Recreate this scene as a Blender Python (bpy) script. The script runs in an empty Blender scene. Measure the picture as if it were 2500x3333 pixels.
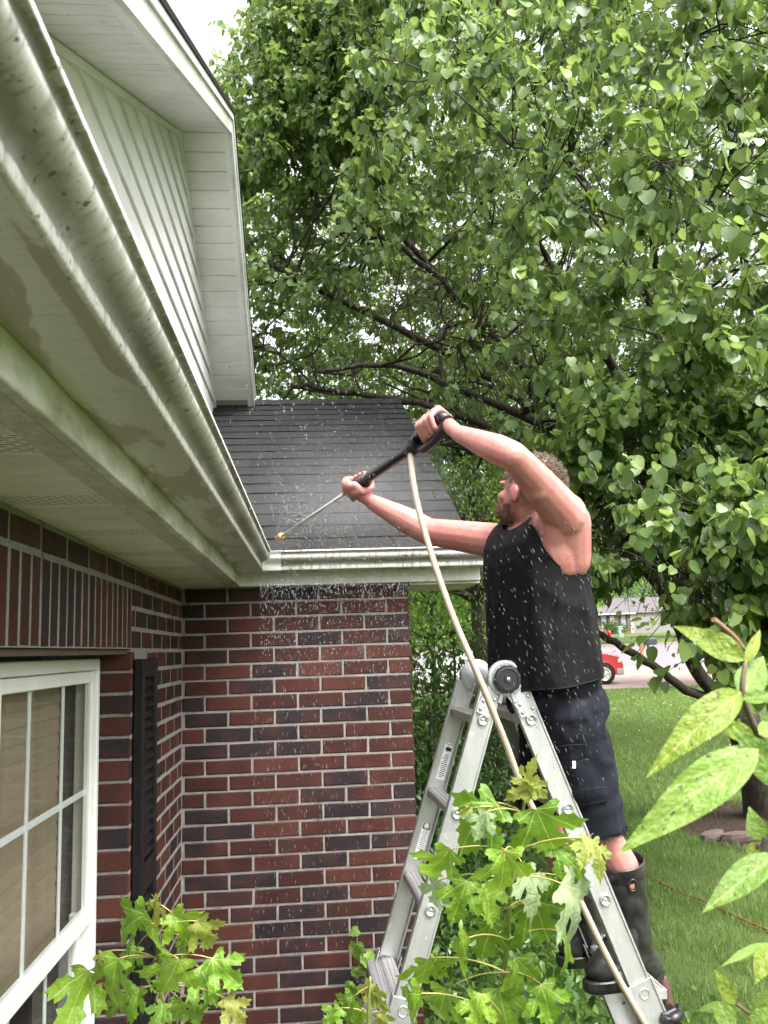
import bpy, bmesh, math, random
import numpy as np
from mathutils import Vector, Matrix

R = math.radians
rng = random.Random(7)
nrng = np.random.default_rng(11)
scene = bpy.context.scene
COL = scene.collection

# ------------------------------------------------------------------ camera
CAM = np.array([0.5852, -3.9593, 2.2235])
YAW, PITCH, ROLL, FPX = 0.0838937, 0.1554649, -0.0344611, 2841.23   # focal length in pixels of a 2500 x 3333 frame
_fwd = np.array([math.sin(YAW)*math.cos(PITCH), math.cos(YAW)*math.cos(PITCH), math.sin(PITCH)])
_rt = np.array([math.cos(YAW), -math.sin(YAW), 0.0])
_up = np.cross(_rt, _fwd)
C_R = _rt*math.cos(ROLL) + _up*math.sin(ROLL)
C_U = -_rt*math.sin(ROLL) + _up*math.cos(ROLL)
C_F = _fwd
cam_data = bpy.data.cameras.new('camera')
cam_data.sensor_fit = 'VERTICAL'
cam_data.sensor_height = 36.0
cam_data.sensor_width = 27.0
cam_data.lens = FPX/3333.0*36.0
cam_data.clip_start = 0.05
cam_data.clip_end = 1000.0
cam = bpy.data.objects.new('camera', cam_data)
COL.objects.link(cam)
cam.matrix_world = Matrix(((C_R[0], C_U[0], -C_F[0], CAM[0]), (C_R[1], C_U[1], -C_F[1], CAM[1]),
                           (C_R[2], C_U[2], -C_F[2], CAM[2]), (0, 0, 0, 1)))
cam_data.dof.use_dof = True
cam_data.dof.focus_distance = 3.2
cam_data.dof.aperture_fstop = 12.0
scene.camera = cam

def V3(x, y, d):
    """world point at distance d in front of the viewpoint, measured on a 1659 x 2212 print of the photograph"""
    x = x/0.6636; y = y/0.6636
    return CAM + (C_F + C_R*(x-1250)/FPX - C_U*(y-1666.5)/FPX)*d

def seen(p, margin=0.15):
    """rough test on an (n,3) array: inside a widened view cone"""
    d = np.asarray(p) - CAM
    z = d@C_F
    zz = np.maximum(z, 1e-3)
    u = (d@C_R)/zz*FPX/2500.0; v = (d@C_U)/zz*FPX/3333.0
    return (z > 0.2) & (np.abs(u) < 0.5+margin) & (np.abs(v) < 0.5+margin)

# ------------------------------------------------------------------ light: a bright overcast day
SUN_EL, SUN_AZ = R(58), R(148)
world = bpy.data.worlds.new('World')
scene.world = world
world.use_nodes = True
wn, wl = world.node_tree.nodes, world.node_tree.links
for n in list(wn): wn.remove(n)
sky = wn.new('ShaderNodeTexSky'); sky.sky_type = 'NISHITA'; sky.sun_disc = False
sky.sun_elevation = SUN_EL; sky.sun_rotation = SUN_AZ
sky.air_density = 1.0; sky.dust_density = 6.0; sky.ozone_density = 1.0
hs = wn.new('ShaderNodeHueSaturation'); hs.inputs['Saturation'].default_value = 0.16
bg = wn.new('ShaderNodeBackground'); bg.inputs['Strength'].default_value = 0.15
wo = wn.new('ShaderNodeOutputWorld')
wl.new(sky.outputs[0], hs.inputs['Color']); wl.new(hs.outputs[0], bg.inputs[0]); wl.new(bg.outputs[0], wo.inputs[0])
sun_data = bpy.data.lights.new('sun', 'SUN')
sun_data.energy = 1.5
sun_data.angle = R(35)
sun_data.color = (1.0, 0.97, 0.92)
sun = bpy.data.objects.new('sun', sun_data)
COL.objects.link(sun)
# light comes from behind and to the right of the viewpoint, high up
_sd = Vector((math.sin(SUN_AZ)*math.cos(SUN_EL), math.cos(SUN_AZ)*math.cos(SUN_EL), math.sin(SUN_EL)))
sun.rotation_euler = _sd.to_track_quat('Z', 'Y').to_euler()
scene.view_settings.view_transform = 'Standard'
scene.view_settings.look = 'None'
scene.view_settings.exposure = 2.05
scene.view_settings.gamma = 1.0
scene.view_settings.use_curve_mapping = False
scene.cycles.max_bounces = 8
scene.cycles.transparent_max_bounces = 12
scene.cycles.use_denoising = True
scene.cycles.caustics_reflective = False
scene.cycles.caustics_refractive = False
try:
    scene.cycles.sample_clamp_indirect = 8.0
except Exception:
    pass

# ------------------------------------------------------------------ helpers
def tag(o, label=None, cat=None, group=None, kind=None):
    if label: o['label'] = label
    if cat: o['category'] = cat
    if group: o['group'] = group
    if kind: o['kind'] = kind
    return o

def empty(name, loc=(0, 0, 0), parent=None):
    o = bpy.data.objects.new(name, None)
    o.empty_display_size = 0.1
    o.location = loc
    COL.objects.link(o)
    if parent: o.parent = parent
    return o

def link(name, me, parent=None, mat=None, loc=None, rot=None):
    """link a mesh datablock as an object; world coordinates = mesh coordinates unless loc is given"""
    o = bpy.data.objects.new(name, me)
    COL.objects.link(o)
    if mat is not None and len(me.materials) == 0: me.materials.append(mat)
    if parent is not None:
        o.parent = parent
        pm = Matrix.Identity(4)
        q = parent
        while q is not None:
            pm = q.matrix_basis @ pm if q.parent is None else (q.matrix_parent_inverse @ q.matrix_basis @ pm)
            q = q.parent
        o.matrix_parent_inverse = pm.inverted()
    if loc is not None: o.location = loc
    if rot is not None: o.rotation_euler = rot
    return o

class MB:
    def __init__(self): self.v = []; self.f = []; self.sm = []
    def add(self, vs, fs, smooth=False):
        b = len(self.v)
        self.v += [tuple(map(float, p)) for p in vs]
        self.f += [tuple(i+b for i in f) for f in fs]
        self.sm += [smooth]*len(fs)
        return self
    def box(self, lo, hi, bev=0.0):
        x0, y0, z0 = lo; x1, y1, z1 = hi
        if bev <= 0:
            vs = [(x0,y0,z0),(x1,y0,z0),(x1,y1,z0),(x0,y1,z0),(x0,y0,z1),(x1,y0,z1),(x1,y1,z1),(x0,y1,z1)]
            return self.add(vs, [(0,3,2,1),(4,5,6,7),(0,1,5,4),(1,2,6,5),(2,3,7,6),(3,0,4,7)])
        M = np.eye(3); return self.obox(((x0+x1)/2,(y0+y1)/2,(z0+z1)/2), M, ((x1-x0)/2,(y1-y0)/2,(z1-z0)/2), bev)
    def obox(self, c, M, h, bev=0.0):
        """oriented box: rows of M are the axes, h half sizes, optional chamfer"""
        c = np.array(c, float); M = np.array(M, float)
        vs = []
        if bev <= 0:
            for sx, sy, sz in ((-1,-1,-1),(1,-1,-1),(1,1,-1),(-1,1,-1),(-1,-1,1),(1,-1,1),(1,1,1),(-1,1,1)):
                vs.append(c + M[0]*h[0]*sx + M[1]*h[1]*sy + M[2]*h[2]*sz)
            return self.add(vs, [(0,3,2,1),(4,5,6,7),(0,1,5,4),(1,2,6,5),(2,3,7,6),(3,0,4,7)])
        bm = bmesh.new(); bmesh.ops.create_cube(bm, size=2.0)
        for v in bm.verts: v.co = Vector((v.co.x*h[0], v.co.y*h[1], v.co.z*h[2]))
        bmesh.ops.bevel(bm, geom=list(bm.edges), offset=bev, segments=1, profile=0.5, affect='EDGES')
        bm.verts.index_update()
        vs = [c + M[0]*v.co.x + M[1]*v.co.y + M[2]*v.co.z for v in bm.verts]
        fs = [tuple(v.index for v in f.verts) for f in bm.faces]
        bm.free()
        return self.add(vs, fs)
    def tube(self, pts, rad, seg=8, caps=True, smooth=True):
        pts = [np.array(p, float) for p in pts]
        n = len(pts)
        rad = [rad]*n if not hasattr(rad, '__len__') else list(rad)
        tang = []
        for i in range(n):
            a = pts[max(i-1, 0)]; b = pts[min(i+1, n-1)]
            t = b-a; L = np.linalg.norm(t); tang.append(t/L if L > 1e-9 else np.array([0, 0, 1.0]))
        ref = np.array([0, 0, 1.0]) if abs(tang[0][2]) < 0.9 else np.array([1.0, 0, 0])
        nx = np.cross(ref, tang[0]); nx /= np.linalg.norm(nx)
        vs = []
        for i in range(n):
            nx = nx - tang[i]*(nx@tang[i]); nx /= max(np.linalg.norm(nx), 1e-9)
            ny = np.cross(tang[i], nx)
            for k in range(seg):
                a = 2*math.pi*k/seg
                vs.append(pts[i] + (nx*math.cos(a) + ny*math.sin(a))*rad[i])
        fs = []
        for i in range(n-1):
            for k in range(seg):
                k2 = (k+1) % seg
                fs.append((i*seg+k, i*seg+k2, (i+1)*seg+k2, (i+1)*seg+k))
        self.add(vs, fs, smooth)
        if caps:
            b = len(self.v)-len(vs)
            self.f.append(tuple(b+k for k in reversed(range(seg)))); self.sm.append(False)
            self.f.append(tuple(b+(n-1)*seg+k for k in range(seg))); self.sm.append(False)
        return self
    def lathe(self, c, axis, prof, seg=20, smooth=True):
        """prof: list of (radius, height along axis)"""
        axis = np.array(axis, float); axis /= np.linalg.norm(axis)
        ref = np.array([0, 0, 1.0]) if abs(axis[2]) < 0.9 else np.array([1.0, 0, 0])
        nx = np.cross(ref, axis); nx /= np.linalg.norm(nx); ny = np.cross(axis, nx)
        c = np.array(c, float); vs = []
        for r_, h_ in prof:
            for k in range(seg):
                a = 2*math.pi*k/seg
                vs.append(c + axis*h_ + (nx*math.cos(a)+ny*math.sin(a))*r_)
        fs = []
        for i in range(len(prof)-1):
            for k in range(seg):
                k2 = (k+1) % seg
                fs.append((i*seg+k, i*seg+k2, (i+1)*seg+k2, (i+1)*seg+k))
        fs.append(tuple(reversed(range(seg)))); fs.append(tuple((len(prof)-1)*seg+k for k in range(seg)))
        return self.add(vs, fs, smooth)
    def prism(self, poly, a, b):
        """poly: list of 3d points (planar); extruded by vector b-a"""
        d = np.array(b, float)-np.array(a, float); n = len(poly)
        vs = [np.array(p, float) for p in poly] + [np.array(p, float)+d for p in poly]
        fs = [tuple(reversed(range(n))), tuple(range(n, 2*n))]
        fs += [(i, (i+1) % n, n+(i+1) % n, n+i) for i in range(n)]
        return self.add(vs, fs)
    def mesh(self, name):
        me = bpy.data.meshes.new(name)
        me.from_pydata(self.v, [], self.f)
        me.polygons.foreach_set('use_smooth', self.sm)
        me.update()
        return me
    def build(self, name, mat, parent=None):
        me = self.mesh(name); 
        return link(name, me, parent, mat)

def sweep(prof, p0, p1, out, upv, name, mat, parent, e0=None, e1=None, closed=False, smooth_angle=True):
    """extrude an open profile [(out, up)] from p0 to p1; e0/e1(out) give extra length at each end (mitres)"""
    p0 = np.array(p0, float); p1 = np.array(p1, float); d = (p1-p0)/np.linalg.norm(p1-p0)
    out = np.array(out, float); upv = np.array(upv, float)
    mb = MB(); n = len(prof); vs = []
    for base, e, s in ((p0, e0, -1), (p1, e1, 1)):
        for o, u in prof:
            vs.append(base + out*o + upv*u + d*s*(e(o) if e else 0.0))
    m = n if closed else n-1
    mb.add(vs, [(i, (i+1) % n, n+(i+1) % n, n+i) for i in range(m)], smooth_angle)
    if closed:
        mb.f.append(tuple(reversed(range(n)))); mb.sm.append(False); mb.f.append(tuple(range(n, 2*n))); mb.sm.append(False)
    return mb.build(name, mat, parent)

# ------------------------------------------------------------------ materials
class NT:
    """tiny node-graph helper"""
    def __init__(self, name):
        self.m = bpy.data.materials.new(name); self.m.use_nodes = True
        self.t = self.m.node_tree; self.n = self.t.nodes; self.l = self.t.links
        for x in list(self.n): self.n.remove(x)
        self.out = self.n.new('ShaderNodeOutputMaterial')
        self.tc = None
    def node(self, typ, ins=None, **props):
        nd = self.n.new(typ)
        for k, v in props.items(): setattr(nd, k, v)
        if ins:
            for k, v in ins.items(): self.set(nd, k, v)
        return nd
    def set(self, nd, k, v):
        s = nd.inputs[k]
        if isinstance(v, bpy.types.NodeSocket): self.l.new(v, s)
        elif isinstance(v, bpy.types.Node): self.l.new(v.outputs[0], s)
        elif isinstance(v, (tuple, list)) and s.type == 'RGBA' and len(v) == 3: s.default_value = (*v, 1.0)
        else: s.default_value = v
    def coord(self, which='Object'):
        if self.tc is None: self.tc = self.n.new('ShaderNodeTexCoord')
        return self.tc.outputs[which]
    def pos(self):
        return self.node('ShaderNodeNewGeometry').outputs['Position']
    def mapping(self, vec, scale=(1, 1, 1), loc=(0, 0, 0), rot=(0, 0, 0)):
        return self.node('ShaderNodeMapping', {'Vector': vec, 'Scale': scale, 'Location': loc, 'Rotation': rot}).outputs[0]
    def noise(self, vec, scale=5, detail=4, rough=0.55, dist=0.0):
        return self.node('ShaderNodeTexNoise', {'Vector': vec, 'Scale': scale, 'Detail': detail, 'Roughness': rough, 'Distortion': dist}).outputs['Fac']
    def ramp(self, fac, stops, interp='LINEAR'):
        nd = self.node('ShaderNodeValToRGB', {'Fac': fac}); cr = nd.color_ramp; cr.interpolation = interp
        while len(cr.elements) < len(stops): cr.elements.new(0.5)
        for e, (p, c) in zip(cr.elements, stops):
            e.position = p
            e.color = (*c, 1.0) if isinstance(c, (tuple, list)) and len(c) == 3 else ((c, c, c, 1.0) if not isinstance(c, (tuple, list)) else c)
        return nd.outputs['Color']
    def mix(self, fac, a, b, blend='MIX'):
        nd = self.n.new('ShaderNodeMix'); nd.data_type = 'RGBA'; nd.blend_type = blend
        self.set(nd, 0, fac)
        for k, v in ((6, a), (7, b)): self.set(nd, k, v)
        return nd.outputs[2]
    def math(self, op, a, b=0.0, c=None, clamp=False):
        nd = self.n.new('ShaderNodeMath'); nd.operation = op; nd.use_clamp = clamp
        self.set(nd, 0, a); self.set(nd, 1, b)
        if c is not None: self.set(nd, 2, c)
        return nd.outputs[0]
    def sep(self, vec):
        return self.node('ShaderNodeSeparateXYZ', {'Vector': vec}).outputs
    def bump(self, h, strength=0.3, dist=0.01):
        return self.node('ShaderNodeBump', {'Height': h, 'Strength': strength, 'Distance': dist}).outputs[0]
    def bsdf(self, color=(0.5, 0.5, 0.5), rough=0.6, metal=0.0, normal=None, spec=0.5, **kw):
        ins = {'Base Color': color, 'Roughness': rough, 'Metallic': metal, 'Specular IOR Level': spec}
        if normal is not None: ins['Normal'] = normal
        ins.update(kw)
        return self.node('ShaderNodeBsdfPrincipled', ins)
    def done(self, sh):
        self.l.new(sh.outputs[0] if isinstance(sh, bpy.types.Node) else sh, self.out.inputs['Surface'])
        return self.m

MATS = {}
def simple(name, col, rough=0.5, metal=0.0, var=0.15, scale=30.0, bump=0.0, spec=0.5):
    if name in MATS: return MATS[name]
    t = NT(name); v = t.coord('Object')
    n = t.noise(v, scale, 5)
    c = t.mix(t.math('MULTIPLY', n, 1.0), tuple(x*(1-var) for x in col), tuple(min(1, x*(1+var)) for x in col))
    r = t.math('ADD', rough-0.08, t.math('MULTIPLY', t.noise(v, scale*0.4, 3), 0.16))
    nm = t.bump(n, bump, 0.004) if bump > 0 else None
    MATS[name] = t.done(t.bsdf(c, r, metal, nm, spec))
    return MATS[name]
# ================================================================== the brick house
ZO = 2.45            # height of the mortar bed that carries the top course
BH, BL, JT = 0.0677, 0.203, 0.010

def brick_mat(name, a, b, c):
    t = NT(name); oi = t.node('ShaderNodeObjectInfo'); v = t.pos()
    base = t.ramp(oi.outputs['Random'], [(0.0, a), (0.5, b), (1.0, c)])
    n1 = t.noise(v, 38, 5, 0.65); n2 = t.noise(v, 9, 3); n3 = t.noise(v, 260, 2)
    col = t.mix(t.ramp(n1, [(0.35, 0.0), (0.7, 0.55)]), base, t.mix(0.55, base, (0.03, 0.022, 0.026)))
    col = t.mix(t.ramp(n2, [(0.45, 0.0), (0.75, 0.35)]), col, (0.13, 0.036, 0.024))
    col = t.mix(t.ramp(n3, [(0.68, 0.0), (0.78, 0.4)]), col, (0.16, 0.12, 0.10))
    damp = t.noise(t.mapping(v, (3.5, 3.5, 1.1)), 1.0, 4, 0.6)
    col = t.mix(t.ramp(damp, [(0.42, 0.45), (0.60, 0.0)]), col, t.mix(0.5, col, (0.012, 0.008, 0.008)))
    h = t.math('ADD', t.math('MULTIPLY', n1, 0.6), t.math('MULTIPLY', n3, 0.4))
    rough = t.ramp(n2, [(0.3, 0.50), (0.7, 0.80)])
    return t.done(t.bsdf(col, rough, 0, t.bump(h, 0.6, 0.004), 0.20))
BRICK_R = brick_mat('brick_red', (0.033, 0.0095, 0.0068), (0.050, 0.0142, 0.0095), (0.074, 0.0230, 0.0145))
BRICK_D = brick_mat('brick_dark', (0.012, 0.0095, 0.0120), (0.019, 0.0125, 0.0145), (0.032, 0.0140, 0.0135))

def mortar_mat():
    t = NT('mortar'); v = t.pos()
    n = t.noise(v, 60, 5, 0.7); n2 = t.noise(v, 6, 4); n3 = t.noise(t.mapping(v, (1, 1, 0.25)), 14, 4)
    c = t.ramp(n, [(0.3, (0.18, 0.168, 0.155)), (0.7, (0.28, 0.268, 0.25))])
    c = t.mix(t.ramp(n2, [(0.5, 0.0), (0.8, 0.6)]), c, (0.13, 0.125, 0.105))
    c = t.mix(t.ramp(n3, [(0.62, 0.0), (0.72, 0.7)]), c, (0.045, 0.04, 0.035))
    return t.done(t.bsdf(c, 0.85, 0, t.bump(n, 0.6, 0.006), 0.3))
MORTAR = mortar_mat()

def brick_mesh(lx, hz, dep, seed, mat):
    """a brick with chamfered front; front at +X_local=0 facing +x, length along y, height along z, origin at front centre"""
    r_ = random.Random(seed); j = lambda s=0.0016: r_.uniform(-s, s)
    c = 0.0032; L = lx/2; H = hz/2
    vs = []
    for x, dl in ((0.0, c), (-c, 0.0)):
        for sy, sz in ((-1, -1), (1, -1), (1, 1), (-1, 1)):
            vs.append((x+j(0.0008), sy*(L-dl)+j(), sz*(H-dl)+j()))
    for sy, sz in ((-1, -1), (1, -1), (1, 1), (-1, 1)): vs.append((-dep, sy*L, sz*H))
    fs = [(0, 1, 2, 3)] + [(4+k, 4+(k+1) % 4, (k+1) % 4, k) for k in range(4)] + [(8+k, 8+(k+1) % 4, 4+(k+1) % 4, 4+k) for k in range(4)]
    me = bpy.data.meshes.new('brick'); me.from_pydata(vs, [], fs); me.materials.append(mat); me.update()
    return me
_bm = {}
def brick_data(kind, lx, hz, dep=0.03):
    key = (kind, round(lx, 3), round(hz, 3), rng.randrange(4))
    if key not in _bm: _bm[key] = brick_mesh(lx, hz, dep, hash(key) & 0xffff, BRICK_R if kind == 'r' else BRICK_D)
    return _bm[key]
def lay(parent, c, rotz, lx, hz=BH-JT, dark=None, pd=0.30, tilt=0.0):
    d = (rng.random() < pd) if dark is None else dark
    o = link('brick', brick_data('d' if d else 'r', lx, hz), parent,
             loc=(c[0], c[1], c[2]), rot=(rng.uniform(-.006, .006)+tilt, 0, rotz))
    return o

house = tag(empty('brick_house'), 'red and dark brick house with white gutters, siding gable and shingle roof', 'house')

# ---- far wall, facing the viewpoint (plane y = 0), and its mortar body
W = 1.015
body = MB(); body.box((-0.30, 0.0035, -0.3), (W-0.005, 5.2, ZO+0.12))
wall_far = body.build('brick_wall', MORTAR, house)
NROW = 27
darkmap = {-1: [1, 1, 1, 1, 1], 0: [1, 0, 0, 0, 1, 0]}
for k in range(-1, NROW):
    z = ZO-(k+0.5)*BH
    full = (k % 2 == 1)
    js = [0.012] + [BL*j for j in range(1, 5)] + [W] if full else [0.0] + [0.1015+BL*j for j in range(0, 5)][:5] + [W]
    for i in range(len(js)-1):
        a = js[i] + (JT/2 if i > 0 else 0.004); b = js[i+1] - (JT/2 if i < len(js)-2 else 0.0)
        if b-a < 0.03: continue
        lay(wall_far, ((a+b)/2, -0.001, z), -math.pi/2, b-a, pd=0.36)

# ---- near wall with the window (plane x = 0); opening from YJ towards the viewpoint
YJ = -1.075
YN = -3.10          # nearer side of the opening (a double window)
body = MB()
body.box((-0.28, YJ+0.004, -0.3), (0.0006, 0.05, ZO+0.10))
body.box((-0.28, YN-3.2, ZO-3*BH+0.004), (0.0006, YJ+0.004, ZO+0.10))
body.box((-0.28, YN-3.2, -0.3), (0.0006, YN, ZO-3*BH+0.004))
body.box((-0.28, YN, -0.3), (0.0006, YJ+0.004, 0.62))
wall_near = body.build('brick_wall', MORTAR, house)
for k in range(0, NROW):
    z = ZO-(k+0.5)*BH
    off = 0.0 if k % 2 else 0.1015
    y = -off
    ys = [0.0] + [-(off if off else BL)-BL*j for j in range(0, 6)]
    for a, b in zip(ys, ys[1:]):
        if a <= YJ+0.02: break
        b = max(b, YJ)
        if a-b < 0.02: continue
        if k >= 3 and a < -0.80 and b > -1.02: continue          # wholly behind the shutter
        a2 = a - (JT/2 if a < 0 else 0.006); b2 = b + (JT/2 if b > YJ else 0.0)
        if a2-b2 < 0.015: continue
        lay(wall_near, (0.0016, (a2+b2)/2, z), 0.0, a2-b2, pd=0.30)
# top course over the soldiers
y = -0.006
i = 0
while y > -3.7:
    b = y-BL+JT
    lay(wall_near, (0.0016, (y+b)/2, ZO+BH/2+0.001), 0.0, y-b, dark=(i in (8, 11, 12)) )
    y = b-JT; i += 1
# soldier course over the window
drk = {7, 9, 10, 11, 12, 13}
for i in range(0, 36):
    yc = YJ-BH*(i+0.5)
    lay(wall_near, (0.0016, yc, ZO-1.5*BH), 0.0, BH-JT*1.15, 3*BH-JT, dark=(i in drk) or (i > 16 and rng.random() < .4))
# bricks of the window jamb, ends towards the viewpoint
for k in range(3, NROW):
    z = ZO-(k+0.5)*BH
    lay(wall_near, (-0.050, YJ-0.001, z), -math.pi/2, 0.097, dark=(k in (5, 7, 11, 13, 16, 19, 23)))
lint = MB(); lint.box((-0.11, YN-0.1, ZO-3*BH-0.012), (-0.012, YJ+0.03, ZO-3*BH+0.002))
lint.build('lintel', simple('rusty_steel', (0.10, 0.065, 0.05), 0.7, 0.3, 0.4, 40), house)

# ---- window
WHITE = None
def vinyl():
    t = NT('white_vinyl'); v = t.pos()
    n = t.noise(v, 7, 5, 0.6); n2 = t.noise(v, 160, 2)
    c = t.ramp(n, [(0.3, (0.72, 0.73, 0.70)), (0.75, (0.82, 0.83, 0.81))])
    c = t.mix(t.ramp(n2, [(0.70, 0.0), (0.76, 0.55)]), c, (0.12, 0.11, 0.09))
    return t.done(t.bsdf(c, 0.42, 0, None, 0.5))
VINYL = vinyl()
def glass():
    t = NT('window_glass')
    fr = t.node('ShaderNodeFresnel', {'IOR': 1.5})
    v = t.pos(); n = t.noise(v, 60, 4, 0.7)
    tr = t.node('ShaderNodeBsdfTransparent', {'Color': (0.93, 0.95, 0.93)})
    gl = t.node('ShaderNodeBsdfGlossy', {'Color': (1, 1, 1), 'Roughness': 0.02})
    df = t.node('ShaderNodeBsdfDiffuse', {'Color': (0.45, 0.45, 0.42)})
    m1 = t.node('ShaderNodeMixShader', {0: t.math('MULTIPLY', fr.outputs[0], 0.40), 1: tr.outputs[0], 2: gl.outputs[0]})
    m2 = t.node('ShaderNodeMixShader', {0: t.ramp(n, [(0.5, 0.015), (0.8, 0.09)]), 1: m1.outputs[0], 2: df.outputs[0]})
    return t.done(m2)
GLASS = glass()
win = tag(empty('window', parent=house), None)
XW = -0.094
zt = ZO-0.223-0.004; zr = ZO-0.985; zb = 0.66
fr = MB()
fr.box((XW-0.07, YJ-0.030, zb), (XW, YJ-0.004, zt), 0.003)
fr.box((XW-0.07, YN+0.004, zb), (XW, YN+0.032, zt), 0.003)
fr.box((XW-0.07, -2.062, zb+0.03), (XW+0.001, -1.968, zt-0.034), 0.006)
fr.box((XW-0.071, YN+0.005, zt-0.034), (XW-0.001, YJ-0.005, zt+0.0005), 0.003)
fr.box((XW-0.071, YN+0.005, zb-0.02), (XW+0.03, YJ-0.005, zb+0.03), 0.003)
fr.build('frame', VINYL, win)
ya, yb = -1.966, YJ-0.033
up = MB()       # upper sash, outside
up.box((XW-0.034, yb-0.030, zr), (XW-0.010, yb, zt-0.036), 0.003)
up.box((XW-0.034, ya, zr), (XW-0.010, ya+0.034, zt-0.036), 0.003)
up.box((XW-0.035, ya+0.001, zt-0.072), (XW-0.011, yb-0.001, zt-0.037), 0.003)
up.box((XW-0.036, ya+0.001, zr-0.022), (XW-0.006, yb-0.001, zr+0.022), 0.003)
up.build('sash', VINYL, win)
lo = MB()
lo.box((XW-0.066, yb-0.036, zb+0.03), (XW-0.040, yb-0.001, zr+0.01), 0.003)
lo.box((XW-0.066, ya+0.001, zb+0.03), (XW-0.040, ya+0.036, zr+0.01), 0.003)
lo.box((XW-0.067, ya+0.002, zb+0.032), (XW-0.041, yb-0.002, zb+0.075), 0.003)
lo.build('sash', VINYL, win)
def mun(y0, y1, z0, z1, x):
    m = MB(); m.box((x-0.006, y0, z0), (x, y1, z1), 0.0015); m.build('muntin', simple('grille_white', (0.84, 0.86, 0.88), 0.5, 0, 0.06), win)
gx = XW-0.024
for yy in (-1.395, -1.690): mun(yy-0.009, yy+0.009, zr+0.02, zt-0.07, gx)
zm = ZO-0.626
mun(ya+0.03, yb-0.03, zm-0.009, zm+0.009, gx-0.0015)
for yy in (-1.395, -1.690): mun(yy-0.009, yy+0.009, zb+0.07, zr-0.02, gx-0.03)
g = MB(); g.add([(gx+0.004, ya+0.02, zr+0.01), (gx+0.004, yb-0.02, zr+0.01), (gx+0.004, yb-0.02, zt-0.06), (gx+0.004, ya+0.02, zt-0.06)], [(0, 1, 2, 3)])
g.build('pane', GLASS, win)
g = MB(); g.add([(gx-0.027, ya+0.02, zb+0.05), (gx-0.027, yb-0.02, zb+0.05), (gx-0.027, yb-0.02, zr), (gx-0.027, ya+0.02, zr)], [(0, 1, 2, 3)])
g.build('pane', GLASS, win)
SLAT = simple('tan_blind', (0.36, 0.285, 0.20), 0.55, 0, 0.12, 12)
sl = MB(); sl.add([(0.003, -0.44, -0.024), (0.003, 0.44, -0.024), (-0.003, 0.44, 0.024), (-0.003, -0.44, 0.024), (0.001, 0.44, 0.002), (0.001, -0.44, 0.002)],
                  [(0, 1, 4, 5), (5, 4, 2, 3)])
slm = sl.mesh('blind_slat'); slm.materials.append(SLAT)
z = zt-0.06; 
while z > zr-0.05:
    link('blind_slat', slm, win, loc=(XW-0.105, (ya+yb)/2-0.05, z)); z -= 0.0435
rm = MB(); rm.box((-1.6, YN-0.4, 0.3), (-1.55, YJ+0.3, ZO))
rm.box((-1.6, YJ+0.25, 0.3), (-0.285, YJ+0.3, ZO)); rm.box((-1.6, YN-0.4, 0.3), (-0.285, YN-0.35, ZO))
rm.box((-1.6, YN-0.4, 0.25), (-0.285, YJ+0.3, 0.3)); rm.box((-1.6, YN-0.4, ZO), (-0.285, YJ+0.3, ZO+0.05))
rm.build('room_wall', simple('room_paint', (0.16, 0.15, 0.13), 0.8, 0, 0.1), win)
# trickle of window sill brick
# ---- shutter, black louvres
def shutter_mat():
    t = NT('black_shutter'); v = t.pos()
    n = t.noise(t.mapping(v, (60, 60, 8)), 1.0, 5, 0.6); n2 = t.noise(v, 90, 3)
    c = t.ramp(n2, [(0.5, (0.0035, 0.0035, 0.004)), (0.8, (0.011, 0.011, 0.012))])
    return t.done(t.bsdf(c, t.ramp(n, [(0.3, 0.28), (0.7, 0.55)]), 0, t.bump(n, 0.4, 0.002), 0.3))
SHUT = shutter_mat()
sh = empty('shutter', parent=house)
zs1 = ZO-0.232; zs0 = 0.72; y0, y1 = -1.052, -0.782
s = MB()
s.box((0.004, y0, zs0), (0.034, y0+0.045, zs1), 0.003); s.box((0.004, y1-0.045, zs0), (0.034, y1, zs1), 0.003)
s.box((0.005, y0+0.045, zs1-0.06), (0.033, y1-0.045, zs1-0.001), 0.002); s.box((0.005, y0+0.045, zs0+0.001), (0.033, y1-0.045, zs0+0.07), 0.002)
zmid = ZO-0.92
s.box((0.005, y0+0.045, zmid-0.045), (0.033, y1-0.045, zmid+0.045), 0.002)
s.box((0.003, y0+0.03, zs0+0.03), (0.008, y1-0.03, zs1-0.03))
s.build('shutter_frame', SHUT, sh)
lv = MB(); lv.add([(0.010, -0.09, 0.020), (0.010, 0.09, 0.020), (0.031, 0.09, -0.014), (0.031, -0.09, -0.014), (0.010, -0.09, -0.016), (0.010, 0.09, -0.016)],
                  [(0, 3, 2, 1), (3, 4, 5, 2), (0, 4, 3), (1, 2, 5)])
lvm = lv.mesh('louver'); lvm.materials.append(SHUT)
z = zs1-0.078
while z > zs0+0.09:
    if abs(z-zmid) > 0.062: link('louver', lvm, sh, loc=(0, (y0+y1)/2, z))
    z -= 0.0335

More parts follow.
